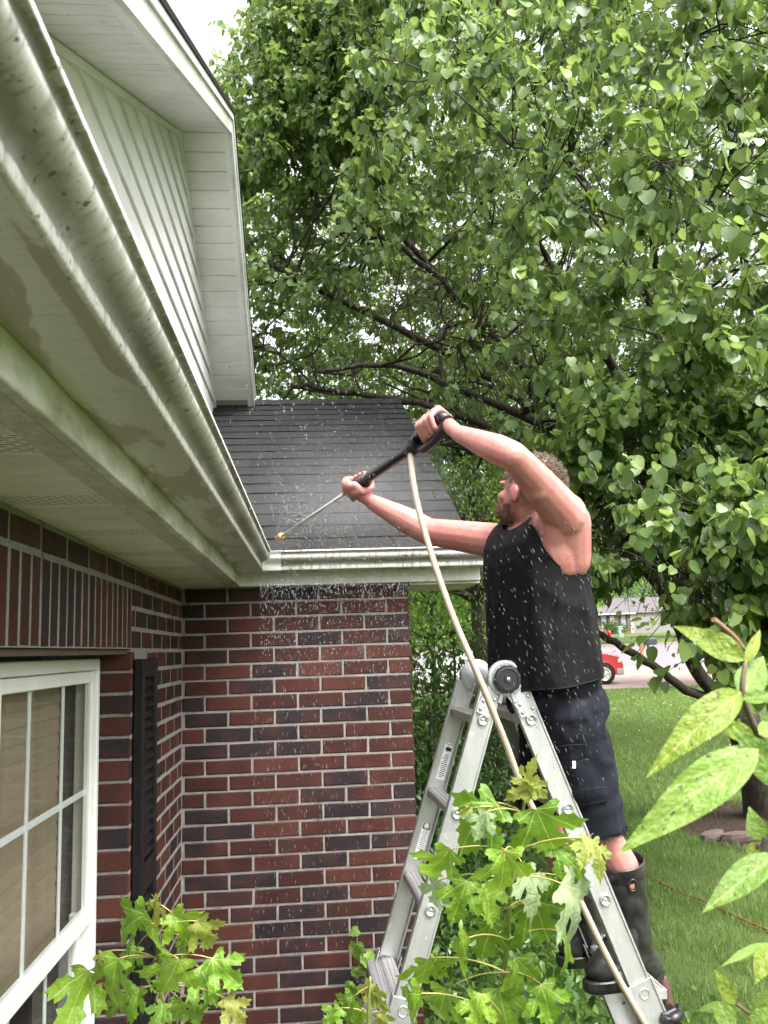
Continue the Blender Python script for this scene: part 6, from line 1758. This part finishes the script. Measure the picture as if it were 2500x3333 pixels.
def place_leaf(root, me, B, T, size=None, face=0.55, wid=1.0, jit=0.25, name='leaf', toward=None):
    B = np.array(B); T = np.array(T); y = T-B; L = np.linalg.norm(y) if size is None else size; y = y/np.linalg.norm(y)
    cam_ = CAM-B; cam_ /= np.linalg.norm(cam_)
    z = cam_*face+np.array((0, 0, 1.0))*(1-face)+nrng.normal(0, jit, 3)
    z = z-y*(z@y); z /= np.linalg.norm(z); x = np.cross(y, z)
    o = link(name, me, root)
    o.matrix_basis = Matrix(((x[0]*L*wid, y[0]*L, z[0]*L, B[0]), (x[1]*L*wid, y[1]*L, z[1]*L, B[1]), (x[2]*L*wid, y[2]*L, z[2]*L, B[2]), (0, 0, 0, 1)))
    return o
def sapling(label, leaves, stem, dep, conv, hubs, seed):
    r_ = random.Random(seed)
    st = [V3(*p) for p in stem]; st[-1][2] = 0.0 if st[-1][2] < 0.6 else st[-1][2]
    base = st[-1].copy(); base[2] = float(gz(base[1]))
    root = tag(empty('maple_sapling', tuple(base)), label, 'sapling')
    m = MB(); pp = smooth_path(st+[base]); m.tube(pp, np.linspace(0.0028, 0.009, len(pp)), 8); m.build('stem', STEM, root)
    for (bx, by, tx, ty, kind, dd) in leaves:
        (bx, by), (tx, ty) = conv(bx, by), conv(tx, ty)
        d0 = dep+dd; B = V3(bx, by, d0); T = V3(tx, ty, d0-r_.uniform(-0.03, 0.05))
        place_leaf(root, r_.choice(maple_meshes[kind]), B, T, size=np.linalg.norm(T-B)*r_.uniform(0.98, 1.16), face=r_.uniform(0.45, 0.85), jit=0.28, wid=r_.uniform(0.82, 1.02) if kind != 'y' else 0.75)
        h = min(range(len(hubs)), key=lambda i: (hubs[i][0]-bx)**2+((hubs[i][1]-by)*0.8)**2 + (0 if hubs[i][1] > by-40 else 9000))
        H = V3(hubs[h][0], hubs[h][1], dep); mid = (B+H)/2+np.array((0, 0, 0.25))*np.linalg.norm(B-H)*0.6
        t = np.linspace(0, 1, 6)[:, None]; q = (1-t)**2*H+2*t*(1-t)*mid+t*t*B
        m = MB(); m.tube(list(q), 0.0013, 6); m.build('petiole', PET, root)
    return root
cA = lambda x, y: (796+0.4*x, 1393.5+0.4*y)
A = [(905, 885, 1040, 1215, 'g', -.02), (690, 850, 410, 1070, 'g', 0), (640, 900, 560, 1060, 'p', -.05), (735, 1110, 755, 1440, 'g', -.10), (440, 1105, 275, 1330, 'g', .0), (530, 1270, 440, 1540, 'g', -.02),
     (620, 1290, 690, 1500, 'g', .02), (1050, 1290, 1275, 1560, 'p', -.08), (1010, 1240, 1100, 1460, 'g', .0), (880, 1370, 1010, 1640, 'g', .02), (830, 1390, 870, 1600, 'g', .06), (540, 1580, 430, 1800, 'g', -.06),
     (660, 1490, 620, 1720, 'g', .04), (800, 1690, 850, 1960, 'g', .02), (330, 1690, 255, 1890, 'g', .02), (285, 1880, 140, 2080, 'g', -.06), (600, 1880, 560, 2110, 'g', -.05), (1030, 1540, 1135, 1700, 'g', .06),
     (930, 1830, 1010, 2080, 'g', .05), (420, 1860, 340, 2080, 'g', .04), (1000, 1080, 1180, 1240, 'g', .03), (840, 1200, 960, 1380, 'p', -.02), 
     (380, 1270, 330, 1460, 'p', .06), (480, 1700, 380, 1740, 'g', .05), (700, 1850, 760, 2090, 'g', .06), 
     (870, 745, 800, 890, 'y', -.02), (885, 745, 975, 830, 'y', -.02), (860, 745, 850, 690, 'y', -.02), (875, 750, 760, 820, 'y', .0), (1190, 1045, 1150, 1190, 'y', -.04), (1200, 1050, 1285, 1185, 'y', -.03), (1195, 1050, 1195, 1000, 'y', -.03), (555, 880, 520, 930, 'y', .0), (560, 880, 590, 920, 'y', .0),
     ]
sapling('tall bright green maple sapling with jagged leaves in front of the ladder', A, [(1142, 1690, 1.72), (1128, 1755, 1.73), (1112, 1840, 1.75), (1100, 1960, 1.77), (1092, 2100, 1.80), (1085, 2300, 1.85), (1080, 2700, 1.95)], 1.72, cA,
        [(1142, 1700), (1128, 1755), (1112, 1840), (1105, 1900), (1100, 1960), (1096, 2030), (1092, 2100), (1088, 2200), (1086, 2300)], 5)
cB = lambda x, y: (0.37*x, 1393.5+0.37*y)
Bl = [(850, 1570, 590, 1710, 'g', 0), (885, 1625, 820, 1880, 'g', -.06), (1000, 1560, 1135, 1750, 'g', 0), (1090, 1720, 1020, 1850, 'g', .03), (690, 1830, 550, 2120, 'g', -.05), (520, 1900, 395, 2120, 'g', .0), (1040, 1830, 940, 2080, 'g', -.08), (1240, 1830, 1410, 2010, 'g', .0),
      (1165, 1880, 1270, 2080, 'g', .02), (820, 2010, 720, 2190, 'g', -.03), (1220, 2000, 1290, 2170, 'g', .04), (960, 2090, 890, 2230, 'g', .0), (1060, 2080, 1000, 2250, 'g', .03), (800, 1760, 720, 1900, 'g', .06), (870, 1900, 840, 2060, 'g', .08), (700, 2050, 640, 2200, 'g', .04), (1120, 2080, 1170, 2240, 'g', .06),
      (900, 1490, 960, 1620, 'y', -.02), (890, 1490, 860, 1560, 'y', -.02), (905, 1488, 930, 1450, 'y', -.02), (1150, 1610, 1260, 1790, 'y', .0), (1320, 2060, 1430, 2230, 'y', .0), (600, 1790, 570, 1890, 'y', .0), (1310, 2060, 1280, 2150, 'y', .0)]
sapling('lower maple sapling with jagged leaves in front of the black shutter', Bl, [(334, 1944, 1.95), (337, 2000, 1.95), (345, 2090, 1.96), (350, 2200, 1.98), (352, 2400, 2.02), (355, 2800, 2.1)], 1.95, cB, [(334, 1950), (338, 2010), (343, 2070), (347, 2130), (350, 2210)], 8)
cC = lambda x, y: (796+0.4*x, 1393.5+0.4*y)
Cl = [(20, 1830, -60, 1990, 'y', 0), (-80, 1900, -170, 2030, 'g', 0), (30, 1850, 90, 1990, 'y', .0), (-40, 1960, -120, 2110, 'g', 0), (-150, 1960, -260, 2080, 'g', 0), (60, 1980, 110, 2120, 'y', .03), (-60, 2040, -10, 2160, 'g', .02)]
sapling('small yellow green maple shoot at the foot of the wall beside the ladder', Cl, [(800, 2110, 2.2), (796, 2190, 2.2), (795, 2300, 2.22), (795, 2600, 2.3)], 2.2, cC, [(800, 2130), (797, 2190), (796, 2260)], 12)

# ---- broad-leaved shrub at the right edge, close to the viewpoint
BG = veined('broad_leaf', (0.11, 0.21, 0.028), (0.155, 0.27, 0.036), (0.20, 0.32, 0.05), pinn=(0.9, 8.0), trans=0.42, spots=0.25, rough=0.42, vein=(0.36, 0.46, 0.14))
BY = veined('broad_leaf_yellow', (0.175, 0.26, 0.024), (0.215, 0.30, 0.03), (0.25, 0.33, 0.04), pinn=(0.9, 8.0), trans=0.45, spots=0.55, rough=0.42, vein=(0.42, 0.46, 0.12))
om = {'g': [blade(ovate(0.26), 'leaf', BG, 71, 0.18, 0.22, 0.012, 0.07), blade(ovate(0.30), 'leaf', BG, 72, 0.35, 0.12, 0.016, 0.07)], 'y': [blade(ovate(0.25), 'leaf', BY, 73, 0.25, 0.25, 0.015, 0.07), blade(ovate(0.32), 'leaf', BY, 74, 0.10, 0.15, 0.012, 0.07)]}
bs = tag(empty('broadleaf_shrub', (float(V3(1640, 1700, 0.85)[0]), float(V3(1640, 1700, 0.85)[1]), 0.0)), 'broad leaved shrub with spotted yellow green leaves at the right edge, closest plant of all', 'shrub')
c7 = lambda x, y: (1194.5+0.3*x, 1194.5+0.3*y); c8 = lambda x, y: (1327+0.22*x, 1725+0.22*y)
BL_ = [(c7, 1385, 770, 890, 490, 'y', 0, 0.84, 0.02, 0.95, 0.75), (c7, 1360, 990, 720, 1490, 'y', 0, 0.80, -0.05, 0.72, 0.85), (c7, 1470, 1400, 565, 2035, 'g', 1, 0.76, -0.06, 0.56, 0.8), (c7, 1450, 1330, 1140, 1205, 'y', 0, 0.80, 0.0, 1.05, 0.8),
       (c7, 1360, 1040, 1530, 700, 'g', 0, 0.86, 0.03, 1.2, 0.8), (c7, 1385, 790, 1525, 510, 'y', 0, 0.88, 0.02, 0.6, 0.8), (c7, 1660, 1660, 1395, 1310, 'g', 1, 0.76, -0.02, 1.0, 0.8), (c7, 1360, 1050, 1640, 1010, 'g', 0, 0.82, 0.0, 0.9, 0.8), (c7, 1300, 1290, 1190, 1090, 'y', 0, 0.84, 0.0, 0.7, 0.6),
       (c7, 1480, 1310, 1700, 1180, 'g', 1, 0.84, 0.02, 0.9, 0.7), (c7, 1420, 1500, 1490, 1560, 'y', 1, 0.84, 0.0, 1.0, 0.7), (c7, 1500, 2070, 1420, 1850, 'g', 1, 0.92, 0.0, 1.35, 0.85), (c7, 1490, 2090, 1380, 2190, 'y', 1, 0.92, 0.0, 1.2, 0.8),
       (c8, 1580, 560, 885, 1030, 'g', 0, 0.80, -0.04, 0.75, 0.55), (c8, 1620, 1440, 1040, 1535, 'g', 0, 0.90, -0.03, 0.5, 0.3), (c8, 1540, 1430, 1385, 1810, 'y', 1, 0.88, -0.02, 1.0, 0.8), (c8, 1190, 2010, 1000, 1690, 'y', 1, 0.95, 0.0, 0.95, 0.85),
       (c8, 1130, 2050, 820, 2020, 'g', 1, 0.97, 0.0, 0.8, 0.6), (c8, 1020, 1990, 1180, 2330, 'g', 1, 0.95, -0.03, 1.3, 0.85), (c8, 1200, 2020, 1290, 2110, 'y', 1, 0.97, 0.0, 1.0, 0.8), (c8, 1560, 1900, 1300, 2120, 'g', 1, 0.95, 0.0, 1.0, 0.8), (c8, 1560, 2080, 1250, 2260, 'g', 1, 0.93, 0.0, 1.0, 0.8), (c8, 1600, 1250, 1560, 1500, 'g', 0, 0.93, 0.0, 1.0, 0.8)]
hub = V3(*c7(1430, 1180), 0.86)
for (cv, bx, by, tx, ty, k, mi_, dep, dd, wid, face) in BL_:
    B = V3(*cv(bx, by), dep); T = V3(*cv(tx, ty), dep+dd)
    place_leaf(bs, om[k][mi_], B, T, face=face, wid=wid, jit=0.10)
WOOD = simple('twig_bark', (0.10, 0.07, 0.05), 0.8, 0, 0.4, 60, 0.5)
def stem(pts, r0, r1, mat=WOOD, name='stem', root=bs):
    m = MB(); pp = smooth_path(pts); m.tube(pp, np.linspace(r0, r1, len(pp)), 8); return m.build(name, mat, root)
foot = np.array((V3(1720, 1700, 0.95)[0], V3(1720, 1700, 0.95)[1], 0.0))
stem([foot, V3(1720, 2500, 0.96), V3(1700, 2212, 0.95), V3(1690, 1900, 0.92), V3(1660, 1650, 0.88), V3(*c7(1440, 1230), 0.86), V3(*c7(1365, 1000), 0.85), V3(*c7(1385, 790), 0.86)], 0.006, 0.0022)
stem([V3(*c7(1380, 700), 0.862), V3(*c7(1300, 600), 0.858), V3(*c7(1155, 478), 0.85)], 0.0020, 0.0030, simple('broken_twig', (0.17, 0.095, 0.055), 0.8, 0, 0.5, 80, 0.5), 'broken_twig')
stem([V3(1690, 1950, 0.93), V3(1640, 1840, 0.92), V3(*c7(1495, 2080), 0.92)], 0.0025, 0.0018); stem([V3(1700, 2200, 0.95), V3(1640, 2200, 0.96), V3(*c8(1195, 2015), 0.96)], 0.003, 0.0018); stem([V3(1700, 2100, 0.94), V3(*c8(1560, 1430), 0.90)], 0.0025, 0.0018)
stem([V3(*c8(1480, 380), 0.92), V3(*c8(1430, 560), 0.91), V3(*c8(1250, 690), 0.90)], 0.0022, 0.0015, simple('dead_twig', (0.02, 0.018, 0.016), 0.8), 'dead_twig')

# ---- young vine on the foot of the brick wall
vine = tag(empty('wall_vine', (0.86, -0.05, 0.0)), 'little green vine climbing the brick wall left of the ladder', 'vine')
VM = veined('vine_leaf', (0.07, 0.16, 0.02), (0.12, 0.24, 0.03), (0.2, 0.34, 0.05), dirs=MD, trans=0.35)
vmesh = [blade([(0.10, -0.10), (0.30, -0.12), (0.42, 0.08), (0.46, 0.30), (0.36, 0.40), (0.30, 0.62), (0.16, 0.72), (0.0, 1.0), (-0.16, 0.72), (-0.30, 0.62), (-0.36, 0.40), (-0.46, 0.30), (-0.42, 0.08), (-0.30, -0.12), (-0.10, -0.10), (0, 0.0)], 'leaf', VM, 80+i, 0.25, 0.12, 0.03, 0.12) for i in range(2)]
for (x, y, tx, ty) in ((773, 2008, 752, 2022), (770, 2038, 773, 2085), (790, 2060, 806, 2100), (772, 2090, 785, 2130), (760, 2120, 772, 2165), (795, 2120, 812, 2160), (748, 2150, 752, 2190), (785, 2160, 790, 2205), (815, 2072, 822, 2056), (770, 2180, 745, 2225), (800, 2180, 826, 2215), (826, 2120, 840, 2150)):
    d = (-0.06-rng.uniform(0, 0.05)-CAM[1])/((V3(x, y, 1)-CAM)[1]); place_leaf(vine, rng.choice(vmesh), V3(x, y, d), V3(tx, ty, d*0.995), face=0.8, jit=0.2)
vd = lambda x, y: VY(x, y, -0.03)
stem([np.array((0.90, -0.05, 0.0)), vd(790, 2290), vd(782, 2180), vd(785, 2100), vd(772, 2035), vd(773, 2006)], 0.003, 0.001, STEM, 'stem', vine)

# ---- ground cover and grass blades
def scatter(n, x0, x1, y0, y1, cond=None):
    out = np.zeros((0, 3))
    while len(out) < n:
        p = np.stack([nrng.uniform(x0, x1, n*2), nrng.uniform(y0, y1, n*2), np.zeros(n*2)], 1); p[:, 2] = gz(p[:, 1])
        ok = seen(p, 0.08)
        if cond is not None: ok &= cond(p)
        out = np.concatenate([out, p[ok]])
        if ok.sum() == 0: break
    return out[:n]
GC = leaf_mat('ground_cover_leaf', (0.025, 0.060, 0.014), (0.065, 0.140, 0.025), (0.16, 0.26, 0.04), 0.35, 0.35)
p = np.stack([nrng.uniform(0.95, 2.7, 12000), nrng.uniform(-1.9, 0.9, 12000), nrng.uniform(0, 1, 12000)**1.6*0.42], 1)
ok = seen(p, 0.1) & (~((p[:, 0] < 1.05) & (p[:, 1] > -0.02))) & (nrng.random(len(p)) < np.clip((2.75-p[:, 0])/0.9, 0, 1)); p = p[ok]
tag(link('ground_cover', leaves_mesh('ground_cover', p, nrng.normal(0, 0.7, (len(p), 3))+np.array((0, 0, -0.2)), nrng.uniform(0.025, 0.065, len(p)), np.clip(nrng.normal(0.42, 0.2, len(p)), 0, 1), 0.5), None, GC), 'low leafy weeds and ivy covering the ground round the ladder feet', 'weeds', kind='stuff')
p = np.stack([nrng.uniform(1.05, 1.75, 5200), nrng.uniform(-1.35, 0.3, 5200), nrng.uniform(0.05, 1.05, 5200)], 1)
p = p[seen(p, 0.1)]
tag(link('undergrowth', leaves_mesh('undergrowth', p, nrng.normal(0, 0.7, (len(p), 3))+np.array((0, 0, -0.4)), nrng.uniform(0.03, 0.06, len(p)), np.clip(nrng.normal(0.35, 0.2, len(p)), 0, 1), 0.5, 'slim'), None, GC), 'tangle of small leaved growth between the ladder legs', 'undergrowth', kind='stuff')
def grass(name, P, h, w, tone, mat, label):
    n = len(P); a = nrng.uniform(0, 2*math.pi, n); d = np.stack([np.cos(a), np.sin(a), np.zeros(n)], 1)
    lean = nrng.normal(0, 0.35, (n, 3)); lean[:, 2] = 0
    V = np.zeros((n, 5, 3)); V[:, 0] = P-d*w[:, None]; V[:, 1] = P+d*w[:, None]; m1 = P+lean*h[:, None]*0.4+np.array((0, 0, 1))*h[:, None]*0.6
    V[:, 2] = m1+d*w[:, None]*0.8; V[:, 3] = m1-d*w[:, None]*0.8; V[:, 4] = P+lean*h[:, None]*1.2+np.array((0, 0, 1))*h[:, None]
    F3 = (np.array([(3, 2, 4)])[None]+(np.arange(n)*5)[:, None, None]).reshape(-1, 3); F4 = (np.array([(0, 1, 2), (0, 2, 3)])[None]+(np.arange(n)*5)[:, None, None]).reshape(-1, 3)
    F = np.concatenate([F3, F4]); me = bpy.data.meshes.new(name)
    me.vertices.add(n*5); me.vertices.foreach_set('co', V.reshape(-1).astype(np.float32)); me.loops.add(len(F)*3); me.loops.foreach_set('vertex_index', F.reshape(-1).astype(np.int32))
    me.polygons.add(len(F)); me.polygons.foreach_set('loop_start', (np.arange(len(F))*3).astype(np.int32)); me.polygons.foreach_set('loop_total', np.full(len(F), 3, np.int32))
    at = me.attributes.new('tone', 'FLOAT', 'POINT'); at.data.foreach_set('value', np.repeat(tone, 5).astype(np.float32)); me.update(calc_edges=True)
    return tag(link(name, me, None, mat), label, 'grass', kind='stuff')
GR = leaf_mat('grass_blade', (0.042, 0.082, 0.018), (0.094, 0.168, 0.032), (0.190, 0.270, 0.054), 0.35, 0.55)
def not_bed(p):
    q = ((p[:, 0]-TREE[0]-0.1)/1.4)**2+((p[:, 1]-TREE[1]+0.5)/1.2)**2
    return (q > 1) | (nrng.random(len(p)) < 0.06)
near = scatter(60000, 1.6, 7.5, -1.5, 7.0, not_bed)
clump = np.sin(near[:, 0]*2.3+1)*np.sin(near[:, 1]*1.9)+np.sin(near[:, 0]*5+near[:, 1]*4)*0.5
near = near[nrng.random(len(near)) < np.clip(0.62+0.35*clump, 0.12, 1)]
clump = np.sin(near[:, 0]*2.3+1)*np.sin(near[:, 1]*1.9)+np.sin(near[:, 0]*5+near[:, 1]*4)*0.5
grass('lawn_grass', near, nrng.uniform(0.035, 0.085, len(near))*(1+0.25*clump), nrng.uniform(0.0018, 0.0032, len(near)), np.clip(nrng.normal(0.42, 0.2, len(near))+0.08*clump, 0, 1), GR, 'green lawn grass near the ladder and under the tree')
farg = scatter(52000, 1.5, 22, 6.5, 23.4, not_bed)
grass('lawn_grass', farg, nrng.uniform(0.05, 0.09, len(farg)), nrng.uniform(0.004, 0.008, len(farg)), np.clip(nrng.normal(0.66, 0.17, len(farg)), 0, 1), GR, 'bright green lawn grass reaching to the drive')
# clover heads
cp_ = scatter(130, 2.5, 16, 9, 20)
m = MB()
for q in cp_: sph(m, q+(0, 0, 0.080), 0.010, None, 6, 4)
tag(m.build('clover_flowers', simple('clover_white', (0.75, 0.75, 0.70), 0.8)), 'scattered white clover heads in the lawn', 'flowers', kind='stuff')

# ---- orange cord across the lawn, brown stem behind the ladder foot
def on_ground(px, py, lift=0.0):
    d = V3(px, py, 1.0)-CAM; t = 3.0
    for _ in range(60):
        z = float(gz(CAM[1]+d[1]*t))+lift; t = t+0.7*((z-CAM[2])/d[2]-t)
    return CAM+d*t
cp_ = [on_ground(1330, 1862, 0.02), on_ground(1398, 1890, 0.02), on_ground(1440, 1913, 0.035), on_ground(1475, 1930, 0.02), on_ground(1520, 1946, 0.03), on_ground(1560, 1966, 0.02), on_ground(1610, 1988, 0.03), on_ground(1665, 2012, 0.02), on_ground(1760, 2060, 0.02)]
m = MB(); m.tube(smooth_path(cp_), 0.0085, 8); tag(m.build('extension_cord', simple('cord_orange', (0.24, 0.045, 0.016), 0.5, 0, 0.15)), 'orange extension cord lying across the lawn', 'cord')
b0 = V3(1428, 2108, 3.1)
m = MB(); m.tube(smooth_path([b0, V3(1440, 2150, 3.08), V3(1446, 2215, 3.06), V3(1440, 2400, 3.05), np.array((V3(1436, 2400, 3.05)[0], V3(1436, 2400, 3.05)[1], 0.0))]), 0.020, 10)
tag(m.build('brown_hose', simple('hose_brown', (0.060, 0.026, 0.017), 0.55, 0, 0.3, 30)), 'brown hose rising behind the black lock of the right ladder leg', 'hose')

# ================================================================== water
def water_mat():
    t = NT('water_drop'); t.done(t.bsdf((0.34, 0.345, 0.35), 0.15, 0, None, 0.5, **{'Transmission Weight': 0.5, 'IOR': 1.33})); return t.m
WATER = water_mat()
def drops(name, P, D, r, k, label):
    """P centres, D directions of fall, r radii, k elongation: eight-sided drops"""
    n = len(P); D = D/np.linalg.norm(D, axis=1, keepdims=True)
    ref = np.tile(np.array([[0.31, 0.77, 0.2]]), (n, 1)); x = np.cross(D, ref); x /= np.linalg.norm(x, axis=1, keepdims=True); y = np.cross(D, x)
    V = np.zeros((n, 6, 3)); V[:, 0] = P+x*r[:, None]; V[:, 1] = P+y*r[:, None]; V[:, 2] = P-x*r[:, None]; V[:, 3] = P-y*r[:, None]; V[:, 4] = P+D*(r*k)[:, None]; V[:, 5] = P-D*(r*k)[:, None]
    q = np.array([(0, 1, 4), (1, 2, 4), (2, 3, 4), (3, 0, 4), (1, 0, 5), (2, 1, 5), (3, 2, 5), (0, 3, 5)]); F = (q[None]+(np.arange(n)*6)[:, None, None]).reshape(-1, 3)
    me = bpy.data.meshes.new(name); me.vertices.add(n*6); me.vertices.foreach_set('co', V.reshape(-1).astype(np.float32)); me.loops.add(len(F)*3); me.loops.foreach_set('vertex_index', F.reshape(-1).astype(np.int32))
    me.polygons.add(len(F)); me.polygons.foreach_set('loop_start', (np.arange(len(F))*3).astype(np.int32)); me.polygons.foreach_set('loop_total', np.full(len(F), 3, np.int32)); me.polygons.foreach_set('use_smooth', np.ones(len(F), bool)); me.update(calc_edges=True)
    return tag(link(name, me, None, WATER), label, 'water', kind='stuff')
def cloud(n, xr, yr, dr, fx=None):
    """points over a patch of the view between two distances"""
    x = nrng.uniform(*xr, n) if len(xr) == 2 else nrng.normal(xr[0], xr[1], n); y = nrng.uniform(*yr, n) if len(yr) == 2 else yr
    d = nrng.uniform(*dr, n); return np.array([V3(a, b, c) for a, b, c in zip(x, y, d)])
down = np.array((0, 0, -1.0))
# falling from the gutter in front of the far wall
n = 2600; yy = 1262+200*nrng.random(n)**1.7; P1 = np.array([V3(a, b, c) for a, b, c in zip(nrng.uniform(560, 880, n), yy, nrng.uniform(3.2, 3.75, n))])
D1 = down+nrng.normal(0, 0.10, (n, 3)); r1_ = 0.0007+0.0016*nrng.random(n)**4.0
P1b = cloud(700, (540, 890), (1450, 2050), (3.0, 3.7)); 
# spray round the nozzle over the roof
n2 = 4200; ang_ = nrng.normal(0, 1, (n2, 3)); rad_ = np.abs(nrng.normal(0, 0.42, n2)); P2 = NZ+np.array((0.10, 0.0, 0.10))+ang_/np.linalg.norm(ang_, axis=1, keepdims=True)*rad_[:, None]*np.array((1.5, 0.9, 0.9))
ok = (P2[:, 2] > roofz(P2[:, 1])+0.01) | (P2[:, 1] < -0.22); P2 = P2[ok & (P2[:, 0] > 0.42) & (P2[:, 0] < 1.12) & (P2[:, 1] > -0.75)]
D2 = (P2-NZ)/np.maximum(np.linalg.norm(P2-NZ, axis=1, keepdims=True), 0.05)*0.5+down*0.7+nrng.normal(0, 0.25, (len(P2), 3))
P2b = cloud(420, (490, 1010), (700, 1150), (2.4, 3.6)); P2c = cloud(700, (600, 1060), (1000, 1200), (2.8, 3.5))
# flung over the man and the tree on the right, streaming down to the right
P3 = cloud(420, (1040, 1330), (1130, 1700), (2.1, 2.5)); P4 = cloud(420, (1250, 1600), (950, 1400), (2.0, 3.4)); P5 = cloud(70, (900, 1640), (150, 950), (1.6, 3.0)); P6 = cloud(160, (880, 1200), (1200, 1900), (2.1, 3.0))
sl_ = C_R*0.42-C_U*0.9
allP = np.concatenate([P1, P1b, P2, P2b, P2c, P3, P4, P5, P6])
allD = np.concatenate([D1, down+nrng.normal(0, 0.06, (len(P1b), 3)), D2, down+nrng.normal(0, 0.15, (len(P2b), 3)), down*0.6+C_R*0.5+nrng.normal(0, 0.3, (len(P2c), 3))]+[sl_+nrng.normal(0, 0.06, (len(q), 3)) for q in (P3, P4, P5, P6)])
allr = np.concatenate([r1_*0.8, nrng.uniform(0.0006, 0.0011, len(P1b)), 0.0006+0.0013*nrng.random(len(P2))**2, nrng.uniform(0.0006, 0.0012, len(P2b)), nrng.uniform(0.0006, 0.0011, len(P2c)), 0.0004+0.0005*nrng.random(len(P3))**3, 0.0004+0.0005*nrng.random(len(P4))**3, nrng.uniform(0.0009, 0.0014, len(P5)), nrng.uniform(0.0005, 0.0008, len(P6))])
allk = np.concatenate([nrng.uniform(2.5, 7, len(P1)), nrng.uniform(7, 14, len(P1b)), nrng.uniform(2.5, 7, len(P2)), nrng.uniform(4, 9, len(P2b)), nrng.uniform(4, 9, len(P2c)), nrng.uniform(9, 16, len(P3)), nrng.uniform(9, 16, len(P4)), nrng.uniform(4, 7, len(P5)), nrng.uniform(5, 9, len(P6))])
drops('water_drops', allP, allD, allr, allk, 'white spray and falling drops thrown up by the pressure washer')

db = cloud(260, (560, 900), (1160, 1480), (3.15, 3.7)); dB_ = down+nrng.normal(0, 0.5, (len(db), 3))
fd_ = drops('falling_debris', db, dB_, 0.0008+0.0022*nrng.random(len(db))**3, nrng.uniform(1.2, 3, len(db)), 'brown bits of leaf litter falling from the gutter in front of the wall')
fd_['category'] = 'debris'; fd_.data.materials.clear(); fd_.data.materials.append(simple('falling_litter', (0.22, 0.15, 0.09), 0.7, 0, 0.5, 40))
# fine mist hanging round the nozzle, thinning outwards
def mist_mat():
    t = NT('spray_mist')
    o = t.coord('Object'); r_ = t.node('ShaderNodeVectorMath', {0: o}, operation='LENGTH').outputs['Value']
    f = t.math('POWER', t.math('SUBTRACT', 1.0, r_, clamp=True), 1.6)
    n = t.noise(o, 2.2, 3, 0.6)
    d = t.math('MULTIPLY', t.math('MULTIPLY', f, t.ramp(n, [(0.3, 0.35), (0.7, 1.0)])), 0.95)
    v = t.node('ShaderNodeVolumePrincipled', {'Color': (0.95, 0.96, 0.97), 'Density': d, 'Anisotropy': 0.3})
    t.l.new(v.outputs[0], t.out.inputs['Volume']); return t.m
m = MB(); sph(m, (0, 0, 0), 1.0, None, 24, 16)
mist = link('spray_mist', m.mesh('spray_mist'), None, mist_mat(), loc=(0.78, 0.10, ZO+0.42)); mist.scale = (0.62, 0.62, 0.50)
tag(mist, 'thin white mist hanging over the roof corner round the nozzle', 'mist', kind='stuff')
# sodden leaf bits blasted onto the shingles and the gutter rim
m = MB()
for _ in range(230):
    s_ = abs(rng.gauss(0, 0.30)); x = rng.uniform(0.44, 1.15); y = Y0R+0.01+s_; z = roofz(y)+0.010
    if rng.random() < 0.25: y = YF-0.139+rng.uniform(-.004, .004); z = GZ+0.0855; x = rng.uniform(0.42, 0.9)
    a = rng.uniform(0, 6.28); L = rng.uniform(0.004, 0.012); d = np.array((math.cos(a), math.sin(a)*0.8, math.sin(a)*0.4))
    m.tube([np.array((x, y, z)), np.array((x, y, z))+d*L], [rng.uniform(0.0015, 0.004), 0.001], 5)
tag(m.build('roof_debris', simple('wet_debris', (0.12, 0.075, 0.045), 0.6, 0, 0.5, 60)), 'brown leaf bits strewn on the wet shingles by the gutter', 'debris', kind='stuff')
